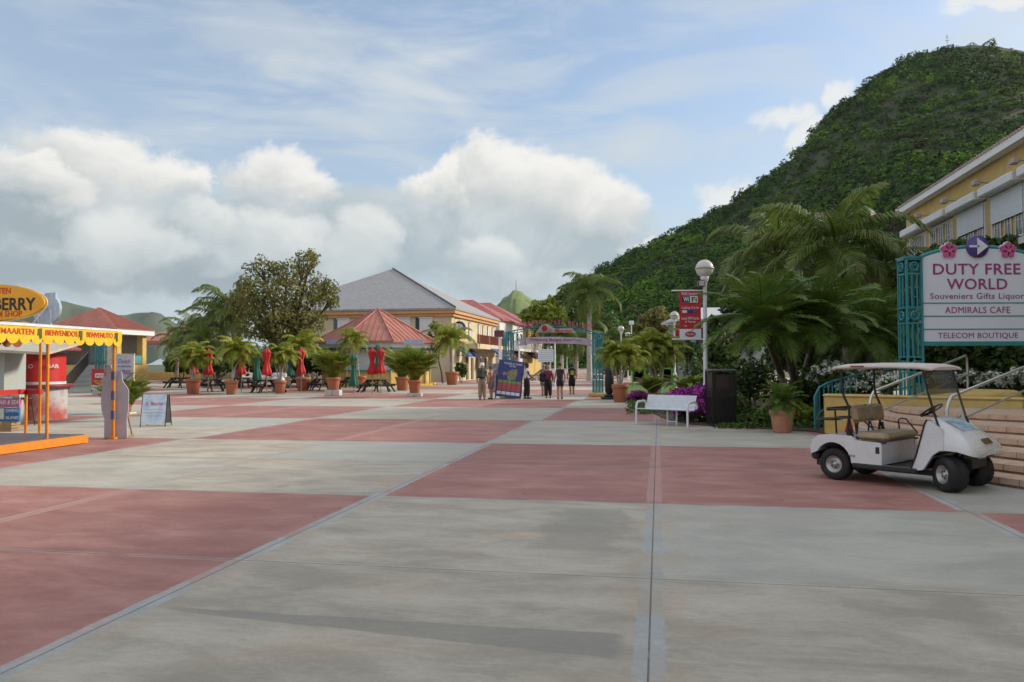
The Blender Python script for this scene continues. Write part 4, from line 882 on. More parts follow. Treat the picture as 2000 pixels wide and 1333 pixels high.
# ground cover tufts as stuff
r = np.random.default_rng(77); pts_ = []
for q in range(1500):
    px = 1400+r.random()*200; Y = 20.3+r.random()*7
    p = Vector((XD(px, Y), Y, 0)); pts_.append((p.x, p.y, .06, .13, .10))
for q in range(1100):
    px = 1225+r.random()*130; Y = 26+r.random()*16; pts_.append((XD(px, Y), Y, .05, .14, .06))
V = leaf_cloud(pts_, 13000, .045, 78).reshape(-1, 3); o = fastmesh('ground_cover', V, np.arange(len(V)).reshape(-1, 4), m_mid); tag(o, 'low green creeping plants covering the soil of the planting bed', 'ground cover', kind='stuff')
# ------------------------------------------------------------------ pots
def pot(label, base, w, h, m=terracotta, block=None, group='terracotta plant pots', name='plant_pot'):
    t = thing(name, label, 'plant pot', base, group=group); r_ = w/2
    if block: pass
    b = MB(); b.lathe([(0, .004), (r_*.66, .004), (r_*.70, .02), (r_*.90, h*.76), (r_*.91, h*.78), (r_, h*.79), (r_*1.01, h*.98), (r_*.98, h), (r_*.9, h), (r_*.88, h*.88)], 28); 
    b.lathe([(r_*.80, h*.36), (r_*.825, h*.37), (r_*.825, h*.40), (r_*.82, h*.41)], 28)
    b.build('pot_body', m, t)
    b = MB(); b.lathe([(r_*.9, h*.9), (0, h*.93)], 20); b.build('potting_soil', soil, t); return t
def block(base, w, h, label):
    t = thing('pot_plinth', label, 'plinth', base, group='white plinths under the pots')
    b = MB(); b.box((-w*.26, 0, h/2), (w*.5, w*.9, h), 0, bev=.02); b.box((w*.26, 0, h/2), (w*.5, w*.9, h), 0, bev=.02); b.build('concrete_blocks', mat('white_block', (.56, .56, .53), .8, bump=.2), t)
def stems_palm(label, base, stems, key, s=1, name='potted_palm', r0=.045, group='palms growing in pots', mt=trunkg):
    t = thing(name, label, 'potted palm', base, group=group)
    for i, top in enumerate(stems):
        tp = Vector(top)-Vector(base)
        trunk_mb([(tp.x*.15, 0, 0), (tp.x*.45, 0, tp.z*.5), tp], r0, r0*.7, 6).build('stem', mt, t)
        put_mesh('crown', CM[key+str(i % 3)], t, tp, i*1.9+base[0], s)
    return t
def px_pot(px, y0, y1, wpx, label, m=terracotta, blk=None):
    """pot whose foot shows at pixel row y1; blk: rows of white plinth below it"""
    g = G(px, blk or y1); k = g.y/F; h = (y1-y0)*k*1.02; zb = 0
    if blk: zb = (blk-y1)*k; block(g, wpx*1.02*k, zb-.003, label.split(' pot')[0].replace('terracotta', 'white blocks under the')[:60]+' pot' if False else BL[px])
    g = Vector((g.x, g.y, zb)); pot(label, g, wpx*k, h, m); return Vector((g.x, g.y, zb+h*.92)), g.y
BL = {651: 'white block plinth under the bushy palm pot in front of the kiosk', 810: 'white block plinth under the bushy palm pot right of the picnic tables'}
def bushy(label, top, Y, px, py_mid, s, key):
    t = thing('potted_palm', label, 'potted palm', top, group='palms growing in pots')
    for i in range(3): put_mesh('crown' if i == 0 else 'crown', CM[key+str(i)], t, (.12*(i-1), .08*(i % 2), 0), i*2.1+px, s*(1-.12*i))
    return t
tp, Y = px_pot(377, 741, 770, 30, 'terracotta pot leftmost among the picnic tables'); stems_palm('yellow green three stemmed palm leftmost among the picnic tables', tp, [AT(366, 702, Y), AT(380, 690, Y+.3), AT(392, 702, Y)], 'pot', .8)
tp, Y = px_pot(452, 744, 771, 26, 'terracotta pot holding the leaning single stemmed palm'); stems_palm('single leaning palm with a spreading crown between red parasols', tp, [AT(458, 686, Y), AT(472, 694, Y+.5)], 'pot', .95)
tp, Y = px_pot(547, 744, 769, 24, 'terracotta pot half hidden behind a picnic table'); stems_palm('three stemmed palm standing right of the tall red parasol', tp, [AT(532, 700, Y), AT(547, 690, Y), AT(560, 698, Y+.3)], 'pot', .72)
tp, Y = px_pot(592, 738, 763, 30, 'terracotta pot behind the red parasol left of the kiosk'); stems_palm('yellowish palm with upright fronds left of the kiosk roof', tp, [AT(588, 682, Y)], 'pot', 1.35, r0=.08)
tp, Y = px_pot(651, 738, 762, 28, 'terracotta pot raised on white blocks before the kiosk', blk=773); bushy('bushy areca palm raised on white blocks before the kiosk', tp, Y, 651, 700, 1.0, 'areca')
tp, Y = px_pot(704, 735, 759, 24, 'terracotta pot just left of the middle of the kiosk'); stems_palm('tall thin palm in front of the kiosk roof', tp, [AT(690, 668, Y)], 'pot', 1.15)
tp, Y = px_pot(786, 737, 763, 28, 'large terracotta pot behind the rightmost bushy palm'); bushy('bushy areca palm behind the rightmost one', tp, Y, 786, 700, 1.2, 'areca')
tp, Y = px_pot(810, 743, 768, 27, 'terracotta pot on white blocks right of the picnic tables', blk=775); bushy('rightmost bushy areca palm on white blocks', tp, Y, 810, 700, 1.05, 'areca')
tp, Y = px_pot(883, 727, 752, 27, 'big terracotta pot standing alone in front of the cream building'); stems_palm('single curved palm standing alone in front of the cream building', tp, [AT(880, 668, Y)], 'pot', 1.75, r0=.17)
tp, Y = px_pot(1211, 752, 786, 33, 'terracotta pot at the edge of the lawn right of the arch gate'); stems_palm('triple stemmed palm at the edge of the lawn right of the arch gate', tp, [AT(1195, 700, Y), AT(1212, 690, Y), AT(1228, 700, Y)], 'pot', .72)
tp, Y = px_pot(1275, 768, 784, 24, 'low orange pot behind the left end of the white bench'); t = bushy('small spiky fan plant behind the left end of the white bench', tp, Y, 1275, 760, .5, 'areca')
tp, Y = px_pot(1528, 802, 845, 49, 'pale terracotta pot on the edge of the planting bed', terrapink); t = thing('young_palm', 'small palm with short grey stem in the pale terracotta pot', 'potted palm', tp)
trunk_mb([(0, 0, 0), (.02, 0, .12), (0, 0, .24)], .05, .06).build('stem', trunkg, t); put_mesh('crown', CM['date1'], t, (0, 0, .22), 1, .36)
tp, Y = px_pot(250, 790, 808, 15, 'small terracotta pot beside the folding board'); t = bushy('arching fern like palm behind the grey cut-out board', tp, Y, 250, 770, .62, 'areca')
tp, Y = px_pot(236, 800, 822, 14, 'second small terracotta pot hidden behind the cut-out board'); bushy('drooping fern like palm close behind the cut-out board', tp, Y, 230, 770, .55, 'areca')
# palms planted on the lawn
bs = G(1288, 770); stems_palm('clump of slim palms growing from the lawn left of the banner lamp post', bs, [AT(1270, 680, bs.y), AT(1290, 672, bs.y+.4), AT(1300, 690, bs.y), AT(1262, 700, bs.y-.3)], 'pot', 1.05, name='palm_clump', group=None, r0=.07)
def blade_plant(label, base, n, L, w, seed):
    r = np.random.default_rng(seed); b = MB()
    for i in range(n):
        a = i*2.4; e = R(82-38*(i/n)+6*(r.random()-.5)); l = L*(.8+.35*r.random()); d = Vector((math.cos(a), math.sin(a), 0)); sd_ = Vector((-math.sin(a), math.cos(a), 0)); pts = []
        for q in range(7):
            t_ = q/6; ee = e-t_**1.5*.8; pts.append(d*(l*t_*math.cos(ee))+Vector((0, 0, l*t_*math.sin(ee)))); 
        for q in range(6):
            w0 = w*math.sin(math.pi*(.08+.9*q/6))**.8; w1 = w*math.sin(math.pi*(.08+.9*(q+1)/6))**.8
            b.add([pts[q]-sd_*w0, pts[q]+Vector((0, 0, -.02)), pts[q]+sd_*w0, pts[q+1]+sd_*w1, pts[q+1]+Vector((0, 0, -.02)), pts[q+1]-sd_*w1], [(0, 1, 4, 5), (1, 2, 3, 4)])
    t = thing('broad_leaf_plant', label, 'plant', base); trunk_mb([(0, 0, 0), (0, 0, .2), (0, 0, .75)], .10, .07).build('stem', barkm, t); b.build('leaves', m_lime, t, (0, 0, .6)); return t
bs = Vector((XD(1342, 27), 27, 0)); blade_plant('broad leaved yellow green plant behind the bougainvillea and bench', bs, 22, 1.25, .13, 4)
# ================================================================== OBJECTS
def fit(o, w=None, h=None):
    xs = [v.co.x for v in o.data.vertices]; ys = [v.co.y for v in o.data.vertices]
    if not xs: return o
    sw, sh = max(xs)-min(xs), max(ys)-min(ys); cx, cy = (max(xs)+min(xs))/2, (max(ys)+min(ys))/2
    for v in o.data.vertices: v.co.x -= cx; v.co.y -= cy
    fx = w/sw if w else (h/sh); fy = h/sh if h else fx
    for v in o.data.vertices: v.co.x *= fx; v.co.y *= fy
    return o
FR = (R(90), 0, 0)
def words_(s, parent, m, loc, w, h=None, rot=FR, bold=0.0, ext=.003, name='lettering', shear=0, space=1):
    o = text(s, .3, m, parent, loc, rot, bold, ext, name=name, shear=shear, space=space); return fit(o, w, h)
purple = mat('purple_paint', (.09, .06, .27), .5); pinkm = mat('pink_paint', (.55, .10, .27), .5); panelw = mat('pale_sign_panel', (.68, .75, .86), .45, var=.03, scale=1)
creamp = mat('cream_paint', (.72, .66, .5), .6); redm = mat('red_paint', (.55, .022, .02), .45, var=.08); orange = mat('orange_paint', (.72, .25, .015), .5, var=.1); sunyel = mat('yellow_canvas', (.80, .50, .015), .75, var=.1)
# ------------------------------------------------------------------ Duty free sign
SY = 18.0; P0 = AT(1800, 766, SY); k = SY/F; cxs = AT(1910, 600, SY).x
sg_ = thing('directory_sign', 'blue framed white directory sign reading Duty Free World beside the steps', 'sign', (cxs, SY, 0))
def sz(py): return AT(1910, py, SY).z
hw = 110*k
ztop, zbot = sz(504), sz(670); arc = [(hw*math.cos(a), ) for a in (0,)]
def topcurve(x, lift=0): return ztop+(sz(484)-ztop)*(1-(x/hw)**2)**.8*1.0+lift if abs(x) < hw else ztop+lift
xs_ = [hw*math.sin(R(-90+180*i/24)) for i in range(25)]
b = MB(); b.side([(x, topcurve(x, -.02)) for x in xs_]+[(hw, zbot+.03), (-hw, zbot+.03)], -.04, .04); b.build('panel', panelw, sg_)
b = MB()
for i in range(24):
    a, c_ = xs_[i], xs_[i+1]; b.tube([(a, 0, topcurve(a, .015)), (c_, 0, topcurve(c_, .015))], .055, 6)
b.box((0, 0, zbot-.02), (2*hw+.1, .13, .09)); b.build('frame', teal, sg_)
b = MB()
for py in (592.5, 618, 643.5): b.box((0, -.045, sz(py)), (2*hw, .012, .022))
b.build('divider', teal, sg_)
for s_, w_, h_, py, bd, cx_ in (('DUTY FREE', 171*k, 21.5*k, 526.5, .012, 1907), ('WORLD', 118*k, 21.5*k, 555.5, .012, 1907), ('Souveniers Gifts Liquors', 190*k, 15*k, 580.5, 0, 1910), ('ADMIRALS CAFE', 127*k, 12.5*k, 606, .0001, 1907), ('TELECOM BOUTIQUE', 156*k, 12.5*k, 656.5, .0001, 1907)):
    words_(s_, sg_, magenta if bd or h_ < 14*k else mat('plum_lettering', (.26, .07, .19), .5), (((cx_-1910)*k), -.046, sz(py)), w_, h_, bold=bd, space=1.05)
b = MB(); b.lathe([(0, -.05), (.235, -.05), (.25, -.03), (.25, .03), (0, .05)], 32, M=T(((1908-1910)*k), -.06, sz(483), rx=R(90))); am = b.build('arrow_disc', purple, sg_)
b = MB(); zc = sz(483); b.box(((1899-1910)*k, -.125, zc), (.22, .02, .045)); b.side([((1905-1910)*k, zc+.19), ((1926-1910)*k, zc), ((1905-1910)*k, zc-.19)], -.135, -.115); b.build('arrow', panelw, sg_)
def flower(px, py):
    z = sz(py); x = (px-1910)*k; b = MB(); b2 = MB()
    for j in range(5):
        a = R(90+72*j); 
        pl = [(x+.10*math.cos(a)+(.085 if q % 2 == 0 else .075)*math.cos(a+q*R(45))*(1.25 if q == 0 else 1), z+.10*math.sin(a)+(.085 if q % 2 == 0 else .075)*math.sin(a+q*R(45))) for q in range(8)]
        b.side([(p[0], p[1]) for p in pl][::-1], -.10, -.06+.001*j)
        pl2 = [(x+.10*math.cos(a)+.105*math.cos(a+q*R(45)), z+.10*math.sin(a)+.105*math.sin(a+q*R(45))) for q in range(8)]; b2.side(pl2[::-1], -.058+.001*j, -.03)
    f = b.build('flower', pinkm, sg_); b2.build('flower_rim', panelw, f); c3 = MB(); c3.lathe([(0, -.03), (.045, -.02), (.05, 0)], 10, M=T(x, -.11, z, rx=R(90))); c3.build('flower_centre', creamp, f)
flower(1852, 490); flower(1967, 490)
def scroll_column(parent, x, y, w, z0, z1, nseg, mt, depth=None, name='post', rings=True):
    d = depth or w; b = MB(); e = w*.11
    for sx in (-1, 1):
        for sy in (-1, 1): b.box((x+sx*(w/2-e/2), y+sy*(d/2-e/2), (z0+z1)/2), (e, e, z1-z0))
    for fx, fy, ang in ((0, -1, 0), (0, 1, 0), (-1, 0, 90), (1, 0, 90)):
        M_ = Matrix.Translation((x+fx*(d/2-e/3) if ang else x, y+fy*(d/2-e/3) if not ang else y, 0)) @ Matrix.Rotation(R(ang), 4, 'Z')
        H_ = (z1-z0)/nseg
        for q in range(nseg+1): 
            zz = z0+H_*q; b.box((0, 0, min(max(zz, z0+.02), z1-.02)), (w-2*e, .03, .04), M=M_)
        for q in range(nseg):
            zt = z0+H_*(q+1); rc = w*.33
            b.tube([(rc*.72*math.cos(a), 0, zt-.06-rc+rc*.72*math.sin(a)) for a in [i*math.pi/8 for i in range(17)]], .022, 5, M=M_, cap=False)
            if rings: b.tube([(rc*.36*math.cos(a), 0, zt-.06-rc+rc*.3*math.sin(a)) for a in [i*math.pi/5 for i in range(8)]], .016, 4, M=M_)
            b.box((0, 0, zt-.10-2*rc), (w-2*e, .03, .035), M=M_)
            for sx in (-.16, .16): b.box((sx*w, 0, (zt-.10-2*rc+zt-H_)/2), (.03, .025, H_-.10-2*rc), M=M_)
    return b.build(name, mt, parent)
pw = 33*k
scroll_column(sg_, (1783-1910)*k, .12, pw, .70, sz(505), 3, teal, depth=.42); scroll_column(sg_, (2038-1910)*k, .12, pw, .70, sz(505), 3, teal, depth=.42)
b = MB()
for px in (1783, 2038): b.box(((px-1910)*k, .12, sz(505)+.02), (pw+.04, .46, .04))
b.build('post_cap', teal, sg_)

# ------------------------------------------------------------------ golf cart
cart = thing('golf_cart', 'white golf cart with beige roof parked by the curved steps', 'golf cart', (5.06, 11.88, 0), R(-49.5))
cart.scale = (.93, 1, 1)
cw = mat('cart_white_paint', (.70, .71, .73), .28, var=.06, coat=.5); tanv = mat('tan_vinyl', (.40, .31, .19), .5, var=.12, bump=.1); rubber = mat('tyre_rubber', (.018, .018, .02), .75, bump=.2); blkp = mat('black_plastic', (.02, .02, .022), .5); rimm = mat('wheel_silver', (.50, .50, .48), .35, metal=.6)
beige = mat('beige_roof', (.64, .56, .51), .5, var=.06)
def wheel(x, y, side, steer=0, r_=.23, w=.21):
    if x > 1: w = .25
    M_ = T(x, y, r_) @ Matrix.Diagonal((1/.93, 1, 1, 1)) @ T(rz=R(steer)) @ Matrix.Rotation(R(90), 4, 'X')
    b = MB(); h = w/2
    b.lathe([(r_*.52, -h*.8), (r_*.60, -h*.98), (r_*.80, -h), (r_*.95, -h*.86), (r_, -h*.6), (r_, -h*.2), (r_*.985, -h*.15), (r_*.985, h*.15), (r_, h*.2), (r_, h*.6), (r_*.95, h*.86), (r_*.80, h), (r_*.60, h*.98), (r_*.52, h*.8)], 36, 0, M=M_)
    wo = b.build('wheel', rubber, cart)
    b = MB(); s_ = 1 if side < 0 else -1
    b.lathe([(r_*.53, s_*h*.90), (r_*.50, s_*h*.86), (r_*.44, s_*h*.52), (r_*.30, s_*h*.45), (r_*.27, s_*h*.62), (r_*.13, s_*h*.66), (r_*.12, s_*h*.82), (0, s_*h*.84)], 28, 0, M=M_); b.build('rim', rimm, wo)
    b = MB()
    for q in range(5): a = q*2*math.pi/5; b.tube([(r_*.21*math.cos(a), r_*.21*math.sin(a), s_*h*.6), (r_*.21*math.cos(a), r_*.21*math.sin(a), s_*h*.74)], .009, 6, M=M_)
    b.build('wheel_nuts', black, wo)
# M_ rotates +z of lathe onto -y: side<0 is the near side
for x, y, sd_, st_ in ((0, -.44, -1, 0), (0, .44, 1, 0), (1.65, -.43, -1, -34), (1.65, .43, 1, -30)): wheel(x, y, sd_, st_)
def arch(cx, cz, r_, a0, a1, n=9): return [(cx+r_*math.cos(R(a0+(a1-a0)*i/n)), cz+r_*math.sin(R(a0+(a1-a0)*i/n))) for i in range(n+1)]
# rear body: side shells with wheel arch, deck on top, front panel
prof = [(-.36, .36), (-.37, .47), (-.33, .57), (-.24, .635), (-.08, .66), (.30, .655), (.36, .60), (.74, .585), (.76, .54), (.76, .27), (.33, .27)]+arch(0, .25, .30, 4, 150)
def loft_sides(prof, y0, y1, ins, name, m, parent, flip=False):
    b = MB(); n = len(prof); cx = sum(p[0] for p in prof)/n; cz = sum(p[1] for p in prof)/n
    b.side(prof, y0, y1, 0, smooth=False); return b.build(name, m, parent)
for y0, y1, nm in ((-.57, -.50, 'body_side'), (.50, .57, 'body_side')):
    o = loft_sides(prof, y0, y1, 0, nm, cw, cart); md = o.modifiers.new('bevel', 'BEVEL'); md.width = .022; md.segments = 3; md.limit_method = 'ANGLE'; md.angle_limit = R(40)
b = MB(); b.side([(-.365, .40), (-.36, .5), (-.30, .60), (-.18, .645), (-.06, .655), (.32, .65), (.32, .60), (-.1, .60), (-.26, .53), (-.31, .40)], -.505, .505); b.build('rear_deck', cw, cart)
b = MB(); b.side([(.72, .28), (.755, .28), (.75, .585), (.715, .585)], -.505, .505); b.build('seat_base_front', cw, cart)
b = MB(); b.box((-.33, 0, .33), (.12, 1.06, .12), bev=.03); b.build('rear_bumper', blkp, cart)
for y in (-.575, .575):
    b = MB(); b.box((.79, y*.99, .245), (.95, .05, .07), bev=.015); b.build('side_rocker', blkp, cart)
b = MB(); b.box((.98, 0, .25), (.50, 1.02, .03)); b.build('floor_mat', blkp, cart); b = MB(); b.box((.98, -.545, .272), (.52, .03, .02)); b.build('sill_trim', steel, cart)
b = MB(); b.box((.45, 0, .20), (1.8, .5, .08)); b.box((.75, 0, .225), (.95, 1.0, .02)); b.box((.2, 0, .34), (.9, .6, .2)); b.box((0, 0, .23), (.14, .8, .14)); b.box((1.65, 0, .23), (.10, .72, .08)); b.build('chassis', blkp, cart)  # thin wide floor pan added to darken the ground under the cart
b = MB(); b.box((.57, 0, .655), (.50, 1.0, .115), bev=.045); b.build('seat_cushion', tanv, cart)
b = MB(); b.side([(.28, .56), (.40, .56), (.43, .60), (.80, .60), (.80, .575), (.38, .545), (.24, .62), (.22, .80), (.26, .80)], -.53, -.505); b.side([(.28, .56), (.40, .56), (.43, .60), (.80, .60), (.80, .575), (.38, .545), (.24, .62), (.22, .80), (.26, .80)], .505, .53); b.build('hip_restraint', blkp, cart)
for y in (-.235, .235):
    b = MB(); b.box((0, 0, 0), (.10, .44, .25), bev=.048, M=T(.27, y, .96, ry=R(-8))); b.build('seat_back', tanv, cart)
b = MB()
for y in (-.18, .18): b.tube([(.18, y, .62), (.22, y, .98)], .015, 6)
b.tube([(.45, -.1, .6), (.25, .1, .85)], .012, 6); b.tube([(.45, .1, .6), (.25, -.1, .85)], .012, 6); b.build('seat_bracket', blkp, cart)
# roof
b = MB(); secs = []
for x, zc_, hw_, th in ((-.02, 1.615, .50, .03), (.0, 1.64, .55, .05), (.10, 1.655, .575, .048), (.5, 1.668, .585, .050), (.95, 1.668, .585, .050), (1.30, 1.655, .575, .048), (1.43, 1.635, .55, .05), (1.46, 1.612, .51, .03)):
    secs.append([(x, -hw_, zc_-th), (x, -hw_, zc_-th*.35), (x, -hw_+.05, zc_-.005), (x, -hw_*.5, zc_+.02), (x, 0, zc_+.025), (x, hw_*.5, zc_+.02), (x, hw_-.05, zc_-.005), (x, hw_, zc_-th*.35), (x, hw_, zc_-th), (x, hw_-.05, zc_-th+.012), (x, 0, zc_-.02), (x, -hw_+.05, zc_-th+.012)])
n = 12; vs = [p for s_ in secs for p in s_]; b.add(vs, [(i*n+j, i*n+(j+1) % n, (i+1)*n+(j+1) % n, (i+1)*n+j) for i in range(len(secs)-1) for j in range(n)], 0, True); b.add(vs, [tuple(range(n-1, -1, -1)), tuple(range((len(secs)-1)*n, len(secs)*n))])
ro = b.build('roof', beige, cart)
b = MB(); b.box((.42, -.588, 1.642), (.20, .012, .022)); b.build('roof_handle_recess', mat('brown_recess', (.25, .10, .05), .6), ro)
for y in (-.50, .50):
    b = MB(); b.tube([(.13, y, 1.60), (.13, y, 1.32), (.16, y*.99, 1.20), (.23, y*.98, 1.06), (.235, y*.98, .95), (.20, y*.98, .64)], .019, 8); b.build('rear_strut', black, cart)
    b = MB(); b.tube([(1.33, y, 1.62), (1.40, y, 1.30), (1.50, y, .96), (1.56, y*1.02, .80), (1.46, y*1.06, .62), (1.38, y*1.08, .52)], .017, 8); b.build('front_strut', black, cart)
tint = mat('tinted_windscreen', (.05, .06, .055), .08, alpha=.6, var=0); clear = mat('clear_windscreen', (.5, .52, .5), .05, alpha=.10, var=0)
def pane(z0, z1, m, nm):
    def xz(z): return 1.33+(1.62-z)*(.07/.32) if z > 1.3 else 1.40+(1.30-z)*(.10/.34)
    b = MB(); a, c_ = xz(z0)+.012, xz(z1)+.012; b.add([(a, -.48, z0), (a, .48, z0), (c_, .48, z1), (c_, -.48, z1), (a+.006, -.48, z0), (a+.006, .48, z0), (c_+.006, .48, z1), (c_+.006, -.48, z1)], [(0, 3, 2, 1), (4, 5, 6, 7), (0, 1, 5, 4), (3, 7, 6, 2)]); b.build(nm, m, cart)
pane(1.27, 1.60, tint, 'upper_windscreen'); pane(.95, 1.265, clear, 'lower_windscreen')
# front cowl: side panels, legs and lofted bonnet
bon = [(1.36, .50, .93, .40), (1.40, .52, .945, .48), (1.50, .545, .90, .52), (1.65, .56, .825, .545), (1.80, .565, .745, .54), (1.92, .555, .67, .51), (1.985, .52, .60, .49), (2.01, .45, .53, .48)]
b = MB(); secs = []
for x, w_, zt, zb in bon:
    sh = zt-(.10 if x < 1.9 else .05)
    secs.append([(x, -w_, zb), (x, -w_, (zb+sh)/2), (x, -w_*.985, sh), (x, -w_*.90, zt-.035), (x, -w_*.72, zt), (x, -w_*.35, zt+.018), (x, 0, zt+.022), (x, w_*.35, zt+.018), (x, w_*.72, zt), (x, w_*.90, zt-.035), (x, w_*.985, sh), (x, w_, (zb+sh)/2), (x, w_, zb)])
n = 13; vs = [p for s_ in secs for p in s_]; b.add(vs, [(i*n+j, (i+1)*n+j, (i+1)*n+j+1, i*n+j+1) for i in range(len(secs)-1) for j in range(n-1)], 0, True)
b.add(vs, [tuple(range((len(secs)-1)*n, len(secs)*n))]); b.add(vs, [tuple(range(n-1, -1, -1))])
bo = b.build('bonnet', cw, cart)
b = MB(); leg = [(1.17, .25), (1.22, .25), (1.34, .27), (1.40, .36), (1.47, .47), (1.56, .535), (1.62, .55), (1.62, .80), (1.50, .89), (1.41, .93), (1.375, .88), (1.33, .72), (1.25, .45)]
for y0, y1 in ((-.565, -.50), (.50, .565)):
    b = MB(); b.side(leg, y0, y1); o = b.build('leg_panel', cw, cart); md = o.modifiers.new('bevel', 'BEVEL'); md.width = .015; md.segments = 2; md.limit_method = 'ANGLE'; md.angle_limit = R(40)
    b = MB(); ym = y0 if y0 < 0 else y1; yy = ym-.006 if ym < 0 else ym+.006
    b.tube([(1.17, yy, .25), (1.25, yy, .45), (1.33, yy, .72), (1.375, yy, .88), (1.41, yy, .94)], .012, 6); b.build('leg_trim', black, cart)
b = MB(); b.side([(1.30, .27), (1.34, .27), (1.42, .92), (1.38, .93)], -.50, .50); b.build('dashboard', blkp, cart)
b = MB(); b.box((1.88, 0, .47), (.12, .90, .06), bev=.02); b.box((1.72, 0, .36), (.3, .5, .12)); b.build('front_valance', blkp, cart)
for y in (-.30, .30):
    b = MB(); b.box((2.0, y*.9, .50), (.06, .25, .085), bev=.02); b.build('headlight', mat('headlight_lens', (.55, .57, .58), .12), cart)
b = MB(); b.box((0, 0, 0), (.012, .26, .085), M=T(1.966, .02, .658, ry=R(-43))); b.build('number_plate', mat('bronze_plate', (.16, .11, .03), .35, metal=.5), cart)
b = MB()
def bon_z(x): 
    return float(np.interp(x, [q[0] for q in bon], [q[2] for q in bon]))+.026
g_ = [(1.52+.04*i, -.24+.08*j) for i in range(7) for j in range(8)]
b.add([(x, y, bon_z(x)-abs(y)*.012) for x, y in g_], [(i*8+j, (i+1)*8+j, (i+1)*8+j+1, i*8+j+1) for i in range(6) for j in range(7)]); b.build('bonnet_sticker', mat('blue_sticker', (.50, .62, .68), .4, c2=(.07, .28, .50), scale=7), cart)
# steering wheel
sw = MB(); Ms = T(1.13, .24, 1.02, ry=R(-32)); sw.tube([(.165*math.cos(a), .165*math.sin(a), 0) for a in [i*2*math.pi/24 for i in range(25)]], .014, 7, M=Ms, cap=False)
for a in (90, 210, 330): sw.tube([(0, 0, -.02), (.16*math.cos(R(a)), .16*math.sin(R(a)), 0)], .011, 5, M=Ms)
sw.lathe([(0, .01), (.05, .005), (.055, -.03), (0, -.04)], 12, M=Ms); so = sw.build('steering_wheel', blkp, cart); b = MB(); b.tube([(1.145, .24, 1.0), (1.37, .24, .66)], .02, 8); b.build('steering_column', blkp, so)
# bag rack ring and bar at the back
b = MB(); b.box((-.10, 0, 1.02), (.05, 1.02, .05)); b.tube([(.2, -.5, 1.02), (-.12, -.5, 1.02)], .016, 6); b.tube([(.2, .5, 1.02), (-.12, .5, 1.02)], .016, 6)
for yc in (-.26, .26): b.tube([(-.20+.15*math.cos(a), yc+.22*math.sin(a), .86) for a in [i*2*math.pi/20 for i in range(21)]], .012, 6, cap=False)
for y in (-.3, .3): b.tube([(-.1, y, 1.02), (-.08, y, .64)], .014, 6)
b.build('bag_rack', black, cart)
b = MB(); b.tube([(.52, .52, .66), (.50, .52, .84), (.55, .52, .87), (.62, .52, .86), (.80, .52, .66)], .012, 6); b.build('arm_rest', black, cart)
b = MB(); b.lathe([(0, 0), (.07, 0), (.02, .2), (0, .22)], 10, M=T(.02, -.1, .665)); b.build('red_marker', redm, cart)
words_('FREEDOM SE', cart, black, (.26, -.5735, .375), .20, .03, rot=FR, shear=.3, ext=.001)
b = MB(); b.box((.70, -.572, .48), (.055, .01, .09)); b.build('charger_socket', blkp, cart); b = MB(); b.box((-.372, -.44, .46), (.01, .05, .07)); b.build('tail_light', redm, cart)

# ------------------------------------------------------------------ bench
bl, br = G(1243, 829), G(1343, 834.5); ang = math.atan2(br.y-bl.y, br.x-bl.x); bw = (br-bl).length
bn = thing('park_bench', 'white perforated metal bench with curved arms before the magenta bush', 'bench', (bl+br)/2, ang); wh2 = mat('white_bench_paint', (.70, .74, .80), .4, var=.05)
sl = bw/2-.03; segs = [(-.02, .445), (.0, .43), (.06, .425), (.25, .42), (.40, .41), (.47, .43), (.50, .50), (.53, .62), (.57, .76), (.60, .80), (.62, .80)]
b = MB()
for j in range(30):
    x0 = -sl+j*2*sl/30; x1 = x0+2*sl/30*.9
    for i in range(len(segs)-1):
        (y0, z0), (y1, z1) = segs[i], segs[i+1]; b.add([(x0, y0, z0), (x1, y0, z0), (x1, y1, z1), (x0, y1, z1), (x0, y0, z0-.012), (x1, y0, z0-.012), (x1, y1+.006, z1-.012), (x0, y1+.006, z1-.012)], [(0, 1, 2, 3), (7, 6, 5, 4), (0, 3, 7, 4), (1, 5, 6, 2)])
for (y, z) in (segs[0], segs[3], segs[5], segs[6], segs[-2]): b.tube([(-sl, y, z-.004), (sl, y, z-.004)], .014, 6)
b.build('seat_and_back', wh2, bn)
for sx in (-1, 1):
    b = MB(); x = sx*bw/2; b.tube([(x, 0, .0), (x, 0, .48), (x, .03, .58), (x, .10, .63), (x, .42, .64), (x, .50, .60), (x, .53, .52), (x, .50, .44)], .030, 10); b.build('arm_and_leg', wh2, bn)
b = MB()
for x in (.02, .30): b.tube([(x, .30, 0), (x, .30, .42)], .026, 8)
b.tube([(.02, .30, .10), (.30, .30, .10)], .02, 6); b.build('centre_support', wh2, bn)

